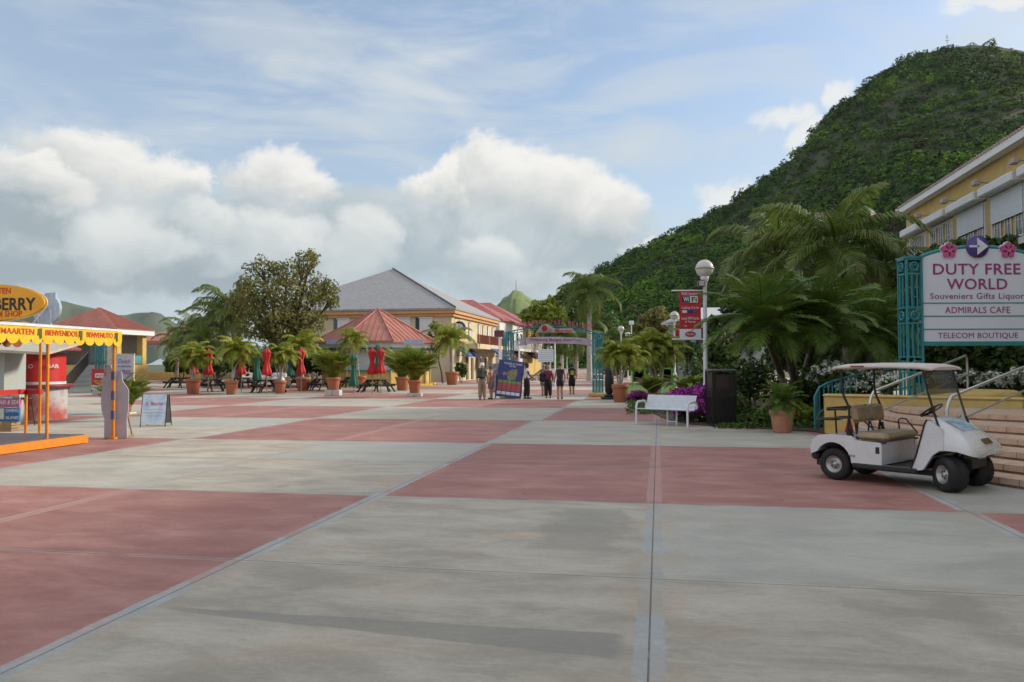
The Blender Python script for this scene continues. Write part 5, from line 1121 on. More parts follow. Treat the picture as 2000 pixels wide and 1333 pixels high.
# ------------------------------------------------------------------ black waste bin enclosure
bp = G(1414, 834); bi = thing('litter_bin', 'tall black slatted litter bin between the magenta bush and date palms', 'bin', (bp.x, bp.y+.3, 0), R(2)); ww = 48*bp.y/F
b = MB(); b.box((0, 0, .04), (ww, ww, .08)); b.box((0, 0, .40), (ww-.08, ww-.08, .7)); b.build('liner', blkp, bi)
b = MB()
for i in range(13):
    for s_ in (-1, 1): b.box((-ww/2+.03+i*(ww-.06)/12, s_*(ww/2-.01), .42), (.03, .02, .72)); b.box((s_*(ww/2-.01), -ww/2+.03+i*(ww-.06)/12, .42), (.02, .03, .72))
b.build('slats', black, bi)
b = MB()
for s_ in (-1, 1):
    for t_ in (-1, 1): b.box((s_*(ww/2-.02), t_*(ww/2-.02), 1.12), (.05, .05, .7))
b.box((0, ww/2-.03, 1.12), (ww-.08, .03, .62)); b.box((-ww/2+.03, 0, 1.12), (.03, ww-.08, .62)); b.box((ww/2-.03, 0, 1.12), (.03, ww-.08, .62)); b.box((0, -ww/2+.04, 1.10), (ww-.08, .02, .60)); b.box((0, 0, .80), (ww, ww, .05)); b.build('hood', black, bi)
b = MB(); b.box((0, 0, 1.50), (ww+.03, ww+.03, .05), bev=.015); b.build('lid', mat('grey_lid', (.12, .12, .13), .5), bi)
b = MB(); b.box((-.05, -ww/2+.025, 1.18), (.34, .012, .34)); b.build('notice_plate', mat('dark_red_plate', (.03, .015, .012), .5), bi)

# ------------------------------------------------------------------ lamp posts
def lamp(px, py, rp, label, base_vis=None, banner=False, gl=.27, grp='white globe lamp posts'):
    Y = gl*F/rp; c = AT(px, py, Y); t = thing('globe_lamp_post', label, 'street lamp', (c.x, Y, 0), group=grp); z = c.z
    b = MB(); b.lathe([(0, 0), (.17, 0), (.18, .02), (.16, .06), (.11, .12), (.085, .3), (.075, .9), (.11, .93), (.12, 1.0), (.09, 1.06), (.065, 1.1), (.055, z-.55), (.07, z-.50), (.07, z-.42), (.11, z-.36), (.13, z-.25), (.10, z-.22), (0, z-.22)], 16); b.build('post', white, t)
    gm = mat('globe_glass', (.70, .70, .66), .18, var=.03, trans=.25)
    b = MB(); n = 12; b.lathe([(gl*math.sin(math.pi*i/n), z-gl*math.cos(math.pi*i/n)) for i in range(1, n)], 20); b.build('globe', gm, t)
    b = MB(); b.lathe([(gl*1.0, z-.03), (gl*1.06, z-.02), (gl*1.06, z+.02), (gl*1.0, z+.03)], 20); b.build('globe_band', mat('lamp_band', (.42, .36, .30), .5), t)
    return t, z, Y
L1, z1, Y1 = lamp(1376, 525, 17.5, 'nearest white globe lamp post carrying the red banner'); kk_ = Y1/F
def lz(py): return AT(1370, py, Y1).z
def lx(px): return (px-1376)*kk_
for py in (568, 663):
    b = MB(); b.tube([(0, 0, lz(py)), (lx(1311), 0, lz(py))], .022, 8); b.build('banner_arm', white, L1)
b = MB(); b.box((lx(1367), -.12, lz(555)), (.20, .16, .20), bev=.02); fl_ = b.build('floodlight', black, L1); b = MB(); b.box((lx(1367), -.205, lz(555)), (.15, .01, .15)); b.build('lens', mat('flood_lens', (.55, .45, .40), .2), fl_)
bnr = thing('red_banner', 'red hanging banner advertising WiFi and calling cards on the nearest lamp post', 'banner', (L1.location.x+lx(1347), Y1, 0), group=None)
bwid = 42*kk_
bred = mat('banner_red', (.45, .02, .03), .6, var=.05)
b = MB(); b.box((0, 0, (lz(567)+lz(643))/2), (bwid, .012, lz(567)-lz(643))); b.build('cloth', bred, bnr)
b = MB(); b.box((0, 0, (lz(643)+lz(664))/2), (bwid, .013, lz(643)-lz(664))); b.build('lower_cloth', panelw, bnr)
lw_ = mat('banner_white', (.75, .75, .77), .5)
def bt(s_, py, w_, h_, m=lw_, dx=0, bold=.01): words_(s_, bnr, m, (dx*kk_, -.014, lz(py)), w_*kk_, h_*kk_, bold=bold)
bt('WiFi Services', 574, 34, 5.5); 
b = MB(); b.box((0*kk_, -.012, lz(585)), (30*kk_, .01, 13*kk_), bev=.004); b.build('logo_pill', lw_, bnr); b = MB(); b.box((-8*kk_, -.019, lz(585)), (15*kk_, .008, 12*kk_)); b.build('logo_half', black, bnr)
words_('Wi', bnr, lw_, (-8*kk_, -.026, lz(585)), 11*kk_, 9*kk_, bold=.02); words_('Fi', bnr, black, (8*kk_, -.02, lz(585)), 10*kk_, 9*kk_, bold=.02)
bt('Calling Cards', 602, 34, 5.5); b = MB(); b.box((0, -.012, lz(609)), (10*kk_, .01, 6*kk_)); b.build('flag', mat('flag_blue', (.03, .03, .22), .5), bnr)
for dx, cc_ in ((-11, lw_), (11, mat('flag_dark', (.22, .05, .08), .6))):
    b = MB(); b.box((dx*kk_, -.012, lz(609)), (9*kk_, .01, 5*kk_)); b.build('flag', cc_, bnr)
bt('Local SIM Cards', 622, 34, 5); bt('& Top-up', 629, 20, 5); bt('Tel', 637, 6, 3, dx=-10); bt('Tel', 637, 6, 3, dx=10)
b = MB(); b.lathe([(0, .003), (1, .003), (1, -.003), (0, -.003)], 24, smooth=False, M=T(0, -.012, lz(653), rx=R(90)) @ Matrix.Diagonal((10.5*kk_, 5.5*kk_, 1, 1))); b.build('oval_badge', bred, bnr); words_('TELCELL', bnr, lw_, (0, -.018, lz(653)), 16*kk_, 4*kk_, bold=.01)
L2, z2, Y2 = lamp(1317, 617, 8.6, 'second white globe lamp post standing behind the red banner')
b = MB(); k2 = Y2/F; zz = AT(1300, 634, Y2).z; b.tube([(0, 0, zz), (-26*k2, 0, zz)], .03, 6); b.build('banner_arm', white, L2)
bx2 = thing('red_banner', 'small dark red banner on the second lamp post half hidden by the nearer one', 'banner', (L2.location.x+10*k2-.12, Y2, 0)); b = MB(); zc_ = AT(1330, 648, Y2).z; b.box((.12, 0, zc_), (20*k2, .02, 26*k2)); b.build('cloth', bred, bx2)
for px, py, rp, lb in ((1213, 643, 6.2, 'tall white globe lamp right of the arch gate above the palm pot'), (1226, 654, 5.2, 'smaller globe lamp just right of the tall one beyond the arch gate'), (1235, 661, 3.6, 'low distant globe lamp farthest right of the arch gate'), (1107, 671, 3.2, 'small globe lamp seen through the arch opening'), (1176, 681, 3.2, 'distant globe lamp behind the right post of the arch'), (978, 654, 5.2, 'globe lamp left of the arch gate in front of the white building'), (1267, 698, 5.5, 'globe lamp glimpsed between palms over the lawn')): lamp(px, py, rp, lb)
p = AT(1233, 631, 75); t = thing('floodlight_pole', 'thin pole topped by a square floodlight beyond the lawn', 'floodlight', (p.x, 75, 0)); b = MB(); b.tube([(0, 0, 0), (0, 0, p.z-.2)], .06, 6); b.build('pole', white, t); b = MB(); b.box((0, 0, p.z), (.42, .25, .38), bev=.04); b.build('lamp_head', panelw, t)

# ------------------------------------------------------------------ arch gate
ag = thing('arch_gate', 'teal arch gate with lettering spanning the plaza', 'gate', (0, 0, 0)); YL, YR = 38.8, 40.6
PL = Vector((XD(993.5, YL), YL, 0)); PR = Vector((XD(1167.5, YR), YR, 0)); ag.location = PL; D_ = PR-PL; ag.rotation_euler = (0, 0, math.atan2(D_.y, D_.x)); Lg = D_.length
ka = 39.7/F; zt = AT(1167, 652, YR).z
scroll_column(ag, 0, 0, .42, .05, zt, 3, teal, rings=False); scroll_column(ag, Lg, 0, .42, .18, zt, 3, teal, rings=False)
for x in (0, Lg): b = MB(); b.box((x, 0, .10), (.75, .75, .2), bev=.04); b.build('base_block', yellow2, ag)
def az_(x): f = (x/Lg-.5)*2; return zt+.03+(1-f*f)*.30
b = MB(); pts = [(x, 0, az_(x)) for x in np.linspace(-.1, Lg+.1, 30)]; b.tube(pts, .035, 6); b.tube([(p[0], 0, p[2]-.12) for p in pts], .025, 6)
for x in np.linspace(.1, Lg-.1, 26): b.tube([(x, 0, az_(x)-.14), (x, 0, az_(x))], .02, 4)
b.build('arch_beam', teal, ag)
pinkl = mat('pink_letters', (.42, .10, .16), .5)
s_ = 'SHOPPING TAXI BEACHES'; n = len(s_)
for i, ch in enumerate(s_):
    if ch == ' ': continue
    x = Lg*(.10+.82*i/(n-1)); a = math.atan2(az_(x+.1)-az_(x-.1), .2)
    o = text(ch, .42, pinkl, ag, (x, -.05, az_(x)+.19), (R(90), -a, 0), .012, .02, name='letter'); fit(o, .14 if ch != 'I' else .05, .26)
ribw = mat('lilac_board', (.50, .44, .55), .6)
b = MB(); f0, f1 = .26, .80
def rz_(x): f = (x/Lg-.5)*2; return zt-.46+(1-f*f)*.12
pl = [(x, rz_(x)+.15) for x in np.linspace(Lg*.18, Lg*.86, 20)]; b.side(pl+[(p[0], p[1]-.33) for p in pl[::-1]], -.07, -.03); b.side([(Lg*.10, rz_(0)+.13), (Lg*.20, rz_(0)+.17), (Lg*.20, rz_(0)-.15), (Lg*.10, rz_(0)-.19), (Lg*.13, rz_(0)-.03)][::-1], -.02, .01); b.side([(Lg*.84, rz_(0)+.17), (Lg*.94, rz_(0)+.13), (Lg*.91, rz_(0)-.03), (Lg*.94, rz_(0)-.19), (Lg*.84, rz_(0)-.15)][::-1], -.02, .01); b.build('ribbon_board', ribw, ag)
words_('Philipsburg, Marigot, Island Tours', ag, mat('plum_lettering', (.26, .07, .19), .5), (Lg*.52, -.08, rz_(Lg*.5)-.01), Lg*.58, .17, bold=.008)
b = MB(); b.side([(Lg*.30, zt+.02), (Lg*.36, zt+.40), (Lg*.42, zt+.46), (Lg*.50, zt+.22), (Lg*.70, zt+.25), (Lg*.74, zt+.02)][::-1], -.075, -.04); b.build('logo_board', mat('pale_pink_board', (.50, .42, .42), .6, c2=(.25, .38, .40), scale=4), ag)
words_('St. Maarten', ag, redm, (Lg*.56, -.08, zt+.13), Lg*.28, .20, bold=.01, shear=.4)
b = MB()
for i in range(6): b.lathe([(0, 0), (.075, .01), (.08, .03)], 8, M=T(Lg*.385+.09*math.cos(i*1.05), -.09, zt+.22+.09*math.sin(i*1.05), rx=R(90)))
b.build('hibiscus_emblem', mat('coral_paint', (.62, .10, .06), .5), ag)

# ------------------------------------------------------------------ island map board
mp = G(991, 779.5); md_ = thing('map_board', 'leaning blue board with an island map and price table', 'sign', mp, R(-4)); km = mp.y/F
Mb = T(0, 0, .08, ry=R(7), rx=R(-7)); navy = mat('navy_board', (.035, .04, .22), .4); bw_, bh = 50*km, 72*km
b = MB(); b.box((0, 0, bh/2), (bw_, .05, bh), M=Mb); b.build('board', navy, md_)
def onb(x, z, d=.03): return Mb @ Vector((x*km, -d, z*km))
RB = (R(90-7), R(7), 0)
words_('TOURS & TAXIS', md_, panelw, onb(3, 66), 36*km, 4*km, rot=RB, bold=.01); words_('RATES', md_, panelw, onb(3, 61), 12*km, 3*km, rot=RB, bold=.01)
r = random.Random(4); isl = MB()
for cx_, cz_, rx_, rz2 in ((4, 44, 11, 12), (-11, 45, 5, 4), (9, 52, 5, 5)):
    n = 22; pl = [(cx_*km+rx_*km*math.cos(-2*math.pi*i/n)*(r.uniform(.75, 1.1)), cz_*km+rz2*km*math.sin(-2*math.pi*i/n)*r.uniform(.75, 1.1)) for i in range(n)]; isl.side(pl[::-1], -.036-.001*cx_/10, -.02, M=Mb)
isl.build('island_map', mat('island_ochre', (.28, .26, .14), .6, c2=(.13, .17, .09), scale=5), md_)
b = MB()
for i in range(5): b.box(((-18+i*9.2)*km, -.03, 22*km), (8*km, .012, 20*km), M=Mb)
b.build('price_columns', mat('price_red', (.48, .10, .09), .6, scale=2), md_)
b = MB()
for i in range(5): b.box(((-18+i*9.2)*km, -.033, 30*km), (8*km, .012, 5*km), M=Mb)
b.build('green_headings', mat('heading_green', (.20, .36, .08), .6), md_)
b = MB()
for i in range(5): b.box(((-18+i*9.2)*km, -.033, 7.5*km), (8*km, .012, 6*km), M=Mb)
b.build('white_notes', panelw, md_)
for s_ in (-1, 1): b = MB(); b.tube([(s_*bw_/2, -.05, .03), (s_*bw_/2, .5, .03), (s_*bw_/2+.1, .06, 1.2)], .025, 5); b.build('stand_leg', blkp, md_)
mp2 = G(972, 774); t = thing('map_board', 'second display board half hidden behind the blue map board', 'sign', mp2, R(14)); b = MB(); b.box((0, 0, .95), (.9, .05, 1.5)); b.build('board', mat('collage_board', (.40, .36, .38), .6, c2=(.12, .14, .2), scale=6), t); 
for s_ in (-1, 1): b = MB(); b.tube([(s_*.4, 0, 0), (s_*.4, 0, .9)], .02, 5); b.build('stand_leg', blkp, t)
# notice board beyond the gate
p = AT(1066, 695, 62); t = thing('notice_board', 'white ruled notice board on a post beyond the arch gate', 'sign', (p.x, 62, 0)); b = MB(); b.box((0, 0, p.z), (1.2, .08, 1.0)); b.build('board', panelw, t); b = MB()
for i in range(6): b.box((0, -.045, p.z+.38-i*.15), (1.05, .01, .02))
b.build('ruled_lines', mat('grey_lines', (.25, .27, .3), .6), t); b = MB(); b.tube([(-.35, 0, 0), (-.35, 0, p.z)], .05, 6); b.tube([(.35, 0, 0), (.35, 0, p.z)], .05, 6); b.build('post', white, t)
for px, Y, py0, py1, lb in ((1014, 52, 662, 745, 'thin white flag pole left of the arch opening'), (1084, 58, 668, 745, 'pale thin pole in the centre of the arch opening')):
    t = thing('slim_pole', lb, 'pole', (XD(px, Y), Y, 0)); b = MB(); z = AT(px, py0, Y).z; b.tube([(0, 0, 0), (0, 0, z)], [.07, .05], 8); b.lathe([(0, z), (.1, z+.03), (.1, z+.12), (0, z+.18)], 10); b.build('pole', white, t)
p = AT(1156, 680, 44); t = thing('white_banner', 'narrow white hanging banner beside the right arch post', 'banner', (p.x, 44, 0)); b = MB(); b.box((0, 0, p.z), (.26, .02, .75)); b.build('cloth', lw_, t); b = MB(); b.tube([(.16, 0, 0), (.16, 0, p.z+.45)], .03, 6); b.build('pole', white, t)
p = AT(975, 652, 50); t = thing('shop_sign', 'small brown oval shop sign on a post left of the arch gate', 'sign', (p.x, 50, 0)); b = MB(); b.box((0, 0, p.z), (.62, .07, .42), bev=.03); b.build('board', mat('maroon_board', (.16, .04, .06), .6), t); b = MB(); b.tube([(0, .06, 0), (0, .06, p.z)], .05, 6); b.build('post', white, t)
# covered parasol with base
p = G(1190, 780); t = thing('covered_parasol', 'black covered parasol on a square base left of the lawn palm pot', 'parasol', p); b = MB(); b.box((0, 0, .05), (.75, .75, .10), bev=.03); b.box((0, 0, .16), (.45, .45, .12), bev=.04); b.build('base', blkp, t)
b = MB(); b.lathe([(.10, .2), (.20, .35), (.21, .9), (.17, 1.35), (.10, 1.5), (.02, 1.55)], 14, fold=lambda q, z: 1+.07*math.cos(5*q)); b.build('cover', mat('black_cover', (.012, .013, .016), .6), t)
# green and yellow stall panels on the far lawn
gk = mat('bright_green', (.10, .42, .04), .5); gbk = mat('stall_black', (.015, .03, .015), .5)
for px, w_, lb in ((1247, 24, 'black stall panel with a green and yellow disc beyond the lawn'), (1302, 20, 'second green stall panel with yellow disc behind the lawn palms')):
    Yk = 56; p = AT(px, 733, Yk); kz = Yk/F; t = thing('stall_panel', lb, 'sign', (p.x, Yk, 0)); b = MB(); b.box((0, 0, p.z), (w_*kz, .08, 26*kz)); b.build('board', gbk, t)
    b = MB(); b.lathe([(0, -.01), (9*kz, -.01), (9*kz, .01)], 24, smooth=False, M=T(0, -.05, p.z+.1, rx=R(90))); b.build('disc', mat('lime_disc', (.16, .42, .05), .5, c2=(.6, .5, .03), scale=2.2), t)
    b = MB()
    for s_ in (-1, 1): b.box((s_*w_*kz/2, -.02, p.z-.05), (.09, .12, 30*kz))
    b.box((0, -.02, p.z+13*kz), (w_*kz, .12, .09)); b.tube([(-w_*kz/2, 0, 0), (-w_*kz/2, 0, p.z)], .05, 5); b.tube([(w_*kz/2, 0, 0), (w_*kz/2, 0, p.z)], .05, 5); b.build('green_frame', gk, t)
# pale house behind the trees on the right
hb = thing('hillside_house', 'pale house with white roof among trees behind the nearest lamp post', 'building', (XD(1400, 66), 66, 0)); b = MB(); b.box((0, 0, 2.6), (7, 5, 5.2)); b.build('wall', mat('pale_green_wall', (.30, .36, .33), .8), hb); b = MB(); hip(b, -3.5, 3.5, -2.5, 2.5, 5.2, ((-1.5, 0, 6.3), (1.5, 0, 6.3)), ov=.5); b.build('roof', mat('white_roof', (.52, .55, .58), .6), hb); b = MB(); b.box((-1.8, -2.53, 3.9), (1.0, .06, 1.2)); b.box((1.4, -2.53, 3.9), (1.0, .06, 1.2)); b.build('window', glass, hb)
# ------------------------------------------------------------------ tables and parasols
wood = mat('dark_stained_wood', (.032, .02, .018), .6, var=.3, scale=8, bump=.3)
def make_table(label):
    t = thing('picnic_table', label, 'picnic table', group='octagonal picnic tables'); b = MB()
    for q in range(8):
        y0 = -.62+q*.155; hwid = .64 if abs(y0+.07) < .3 else .64-(abs(y0+.07)-.3)*1.0; b.box((0, y0+.07, .74), (2*hwid, .142, .04), M=None)
    b.box((0, 0, .70), (.09, 1.1, .05)); b.box((.4, 0, .70), (.09, .9, .05)); b.box((-.4, 0, .70), (.09, .9, .05)); b.build('tabletop', wood, t)
    for q in range(4):
        M_ = T(rz=R(45+90*q)); b = MB(); b.box((0, -1.02, .45), (1.05, .14, .06), M=M_); b.box((0, -.87, .45), (.90, .13, .06), M=M_); b.build('bench_seat', wood, t)
        for sx in (-.33, .33):
            b = MB(); b.tube([(sx, -1.08, 0), (sx, -.78, .43), (sx, -.45, .70)], .055, 4, M=M_, smooth=False); b.tube([(sx, -1.1, .40), (sx, -.1, .40)], .05, 4, M=M_, smooth=False); b.build('leg', wood, t)
    return t
TB = [(410, 769, 'second picnic table from the left under the tall red parasol'), (352, 762, 'leftmost picnic table before the yellow gatehouse'), (470, 763, 'picnic table behind the single leaning palm pot'), (525, 771, 'foremost picnic table with a red parasol and open seats in front'), (592, 762, 'picnic table around the red parasol left of the kiosk'), (632, 767, 'picnic table directly behind the white blocked palm pot'), (735, 770, 'rightmost picnic table under two red parasols'), (692, 761, 'picnic table beneath the green parasol before the kiosk'), (562, 758, 'farther picnic table behind the green parasol')]
T0 = make_table(TB[0][2]); T0.location = G(TB[0][0], TB[0][1]-4)
for i, (px, py, lb) in enumerate(TB[1:]): copy_tree(T0, G(px, py-4), i*.9, lb)
umr = mat('red_parasol_cloth', (.50, .012, .015), .7, var=.1, scale=3); umg = mat('green_parasol_cloth', (.01, .12, .085), .7, var=.1, scale=3)
def make_umb(cm, label, py0, py1, px, Y, wob=0):
    z0, z1 = AT(px, py1, Y).z, AT(px, py0, Y).z; t = thing('closed_parasol', label, 'parasol', (XD(px, Y), Y, 0), group='closed parasols over the tables')
    h = z1-z0; f = lambda q, z: 1+.22*math.cos(6*q+1.3*z)
    b = MB(); b.lathe([(.22, z0), (.27, z0+.05*h), (.24, z0+.18*h), (.15, z0+.36*h), (.12, z0+.5*h), (.15, z0+.62*h), (.20, z0+.74*h), (.19, z0+.80*h), (.22, z0+.82*h), (.12, z0+.93*h), (.01, z1)], 24, fold=f); b.build('cloth', cm, t)
    b = MB(); b.tube([(0, 0, 0), (0, 0, z1+.06)], .025, 6); b.build('pole', mat('parasol_pole', (.25, .2, .16), .6), t)
for px, y0, y1, Y, m_, lb in ((379, 697, 732, 49, umr, 'leftmost closed red parasol behind the first palm'), (407, 682, 733, 46, umr, 'closed red parasol second from the left'), (472, 688, 732, 49, umr, 'closed red parasol behind the single leaning palm'), (521, 680, 733, 45, umr, 'closed red parasol over the foremost picnic table'), (588, 680, 732, 48, umr, 'closed red parasol just left of the kiosk'), (727, 680, 732, 46, umr, 'left one of the paired red parasols before the kiosk'), (744, 679, 730, 46, umr, 'right one of the paired red parasols before the kiosk'),
    (502, 672, 745, 48, umg, 'tall closed green parasol between two red ones'), (567, 698, 735, 52, umg, 'short closed green parasol left of the kiosk'), (691, 690, 755, 46.5, umg, 'closed green parasol in front of the kiosk shutter'), (738, 672, 730, 48, umg, 'dark green parasol top between the paired red ones')): make_umb(m_, lb, y0, y1, px, Y)
p = G(522, 768); p.y += 2.2; t = thing('covered_chair', 'white cloth bundle on a chair behind the foremost picnic table', 'chair', p); b = MB(); b.box((0, 0, .45), (.7, .6, .9), bev=.08); b.box((.0, .22, 1.0), (.95, .2, .35), bev=.09); b.build('cloth_cover', lw_, t)
# ------------------------------------------------------------------ rum stall on the left
Pc = G(221, 858); PA = G(91, 876); dirn = (PA-Pc).normalized()           # awning front edge runs from the far pole toward the camera
zA = AT(228, 650, Pc.y).z
rs = thing('rum_stall', 'stall with yellow scalloped awning and orange posts at the left edge', 'stall', Pc, math.atan2(dirn.y, dirn.x))
LA = 7.0; dep = 2.6                                                        # local x toward the camera, local +y is to the right of travel... interior on the -y? side
sgn = -1 if (Matrix.Rotation(rs.rotation_euler.z, 3, 'Z') @ Vector((0, -1, 0))).x < 0 else 1
def ly(v): return sgn*v*1.0 if False else (-v if sgn == -1 else v)          # ly(d): d metres into the stall (away from the plaza)
b = MB(); b.tube([(0, 0, 0), (0, 0, zA-.2)], .035, 8); b.tube([(0, 0, 0), (0, 0, .05)], .09, 8); b.build('post', orange, rs)
dP = (PA-Pc).length; b = MB(); b.tube([(dP, 0, 0), (dP, 0, zA-.1)], .032, 8); b.tube([(dP, 0, 0), (dP, 0, .05)], .06, 8); b.build('post', orange, rs)
b = MB()
for i in range(3): b.box((0, 0, .55+i*.45), (.078, .078, .2))
b.build('post_tape', mat('grey_tape', (.14, .13, .17), .6), rs)
nsc = 24; x0_, x1_ = -.18, LA; sw_ = (x1_-x0_)/nsc; yv = -.06 if sgn == 1 else .06
b = MB(); zt_ = zA+.02
for i in range(nsc):
    xa, xb = x0_+i*sw_, x0_+(i+1)*sw_; pl = [(xa, zt_), (xb, zt_), (xb, zt_-.20)]+[((xa+xb)/2+sw_/2*math.cos(R(a)), zt_-.21-.13*math.sin(R(a))) for a in range(0, 181, 20)]+[(xa, zt_-.20)]
    b.side(pl[::-1] if sgn == 1 else pl, yv-.004, yv+.004)
b.build('valance', sunyel, rs)
out_rot = (R(90), 0, 0) if sgn == 1 else (R(90), 0, R(180))
yo = yv-.012 if sgn == 1 else yv+.012
redt = mat('red_lettering', (.60, .05, .01), .6)
# letter centres measured from the far corner
def xval(px):                                                               # photo column on the valance plane -> local x
    d = ray(px, 665); den = d.x*dirn.y-d.y*dirn.x; t_ = (Pc.x*dirn.y-Pc.y*dirn.x)/den; q = Vector((d.x*t_, d.y*t_, 0)); return (q-Pc).dot(dirn)
for s_, a, c_ in (('BENVENUTO', 164, 215), ('BIENVENIDOS', 83, 146), ('ST MAARTEN', -26, 61), ('WELCOME', -140, -60)):
    xa, xb = xval(a), xval(c_); words_(s_, rs, redt, ((xa+xb)/2, yo, zt_-.10), abs(xb-xa), .115, rot=out_rot, bold=.012, ext=.002)
for px in (222, 152, 72, -45):
    b = MB(); x = xval(px); b.side([(x-.05, zt_-.02), (x+.05, zt_-.03), (x+.06, zt_-.18), (x+.02, zt_-.13), (x, zt_-.24), (x-.05, zt_-.22)][::1 if sgn == -1 else -1], yo-.003, yo+.003); b.build('palm_emblem', mat('emblem_dark', (.10, .09, .01), .6), rs)
b = MB()
for i in range(nsc):
    xa, xb = x0_+i*sw_, x0_+(i+1)*sw_; pl = [(xa, zt_+.16), (xb, zt_+.16), (xb, zt_-.20)]+[((xa+xb)/2+sw_/2*math.cos(R(a)), zt_-.21-.13*math.sin(R(a))) for a in range(0, 181, 20)]+[(xa, zt_-.20)]
    b.side(pl[::-1], ly(2.6)-.004, ly(2.6)+.004)
b.build('rear_valance', mat('brown_canvas', (.30, .09, .03), .8), rs)
# canopy above: white scalloped rim and sloping top
b = MB(); yi = ly(2.6); b.add([(x0_, yv, zA+.03), (x1_, yv, zA+.03), (x1_, yi, zA+.22), (x0_, yi, zA+.22), (x0_, yv, zA+.075), (x1_, yv, zA+.075), (x1_, yi, zA+.27), (x0_, yi, zA+.27)], [(0, 1, 2, 3), (4, 7, 6, 5), (0, 4, 5, 1), (0, 3, 7, 4), (1, 5, 6, 2), (2, 6, 7, 3)]); b.build('canopy', lw_, rs)
b = MB()
for i in range(3): b.box((LA/2, ly(.5+i*.8), zA+.02+i*.06), (LA, .05, .05))
b.build('canopy_rafters', mat('brown_beam', (.20, .08, .03), .7), rs)
# platform and back posts, red rail
b = MB(); pa = G(115, 865); xp = (pa-Pc).dot(dirn)
b.box(((xp+LA)/2, ly(1.35), .10), (LA-xp, 2.9, .17)); b.build('platform_edge', orange, rs)
b = MB(); b.box(((xp+LA)/2, ly(1.35), .19), (LA-xp-.1, 2.8, .02)); b.build('platform_floor', mat('grey_deck', (.13, .12, .14), .7), rs)
q1, q2 = G(77, 850), G(50, 849); b = MB()
a1, a2 = Matrix.Rotation(-rs.rotation_euler.z, 3, 'Z') @ (q1-Pc), Matrix.Rotation(-rs.rotation_euler.z, 3, 'Z') @ (q2-Pc)
b.tube([a1, a1+Vector((0, 0, 2.35))], .032, 8); b.build('post', orange, rs)
b = MB(); b.tube([a2, a2+Vector((0, 0, 1.02))], .035, 8); b.build('rail_post', orange, rs)
b = MB(); dd = (a1-a2); ee = Vector((a2.x+3.4, a2.y+.2, 0)); b.box((0, 0, 0), (dd.length+.1, .10, .12), M=Matrix.Translation((a1+a2)/2+Vector((0, 0, 1.05))) @ Matrix.Rotation(math.atan2(dd.y, dd.x), 4, 'Z')); d2 = ee-a2; b.box((0, 0, 0), (d2.length, .10, .12), M=Matrix.Translation((ee+a2)/2+Vector((0, 0, 1.05))) @ Matrix.Rotation(math.atan2(d2.y, d2.x), 4, 'Z')); b.build('red_rail', redm, rs)
# oval sign above
Yo = 15.8; oc = AT(-18, 592, Yo); ko = Yo/F
ov = thing('oval_sign', 'orange oval stall sign with black and red lettering', 'sign', oc, R(-2)); ovm = mat('orange_oval', (.78, .36, .015), .5, var=.05)
b = MB(); n = 48; b.side([(110*ko*math.cos(2*math.pi*i/n), 35*ko*math.sin(2*math.pi*i/n)) for i in range(n)][::-1], -.05, .0); b.build('oval_board', ovm, ov)
b = MB(); b.side([(113*ko*math.cos(2*math.pi*i/n), 37*ko*math.sin(2*math.pi*i/n)) for i in range(n)][::-1], .001, .03); b.build('oval_rim', mat('pale_yellow', (.75, .58, .2), .6), ov)
for s_, xa, xb, py, h_, m_, bd in (('ST. MAARTEN', -62, 25, 569, 12, redt, .012), ('GUAVABERRY', -106, 75, 595, 25, black, .022), ('RUM SHOP', -18, 48, 614, 11.5, redt, .012)):
    words_(s_, ov, m_, (((xa+xb)/2+18)*ko, -.055, (592-py)*ko), (xb-xa)*ko, h_*ko, bold=bd)
Yb = 19.5; p = AT(92, 605, Yb); kb = Yb/F; t = thing('oval_sign', 'pale blank back of a second oval sign behind the orange one', 'sign', p, R(-30)); b = MB(); b.side([(46*kb*math.cos(2*math.pi*i/n), 30*kb*math.sin(2*math.pi*i/n)) for i in range(n)][::-1], -.03, .03); b.box((14*kb, 0, 6*kb), (34*kb, .05, 52*kb)); b.build('oval_board', mat('pale_back', (.42, .50, .60), .6), t)
b = MB(); b.tube([(5*kb, -.05, 4*kb), (-14*kb, -.3, -34*kb)], .02, 5); b.tube([(20*kb, -.04, 0), (20*kb, -.04, -36*kb)], .02, 5); b.tube([(-22*kb, -.04, 0), (-22*kb, -.04, -36*kb)], .02, 5); b.build('brace', white, t)
# grey photo cut-out board
pc = G(218, 858); kc_ = pc.y/F; t = thing('photo_cutout', 'grey plywood photo cut-out of two figures standing at the awning post', 'cut-out board', (pc.x, pc.y+.12, 0), R(3)); cm = mat('lavender_grey_board', (.50, .47, .53), .7, var=.04)
def cp(px, py): return ((px-218)*kc_, (858-py)*kc_)
figA = [(199, 857), (199, 820), (193, 800), (192, 770), (195, 755), (191, 748), (193, 740), (201, 735), (200, 722), (204, 713), (210, 714), (213, 722), (212, 734), (217, 738), (220, 745), (216, 760), (216, 857)]
figB = [(216, 857), (216, 727), (231, 726), (233, 745), (238, 752), (245, 763), (245, 800), (242, 820), (243, 857)]
for fg, dy in ((figA, 0), (figB, .0)):
    b = MB(); pl = [cp(*q) for q in fg]; ar = sum(pl[i][0]*pl[(i+1) % len(pl)][1]-pl[(i+1) % len(pl)][0]*pl[i][1] for i in range(len(pl)))
    b.side(pl if ar < 0 else pl[::-1], dy-.012, dy+.012); b.build('figure_board', cm, t)
b = MB(); b.tube([(-.2, .02, .02), (-.2, .55, .02)], .03, 4); b.tube([(.2, .02, .02), (.2, .55, .02)], .03, 4); b.tube([(.2, .5, .02), (.2, .03, .9)], .02, 4); b.build('prop', mat('raw_timber', (.35, .24, .12), .8), t)
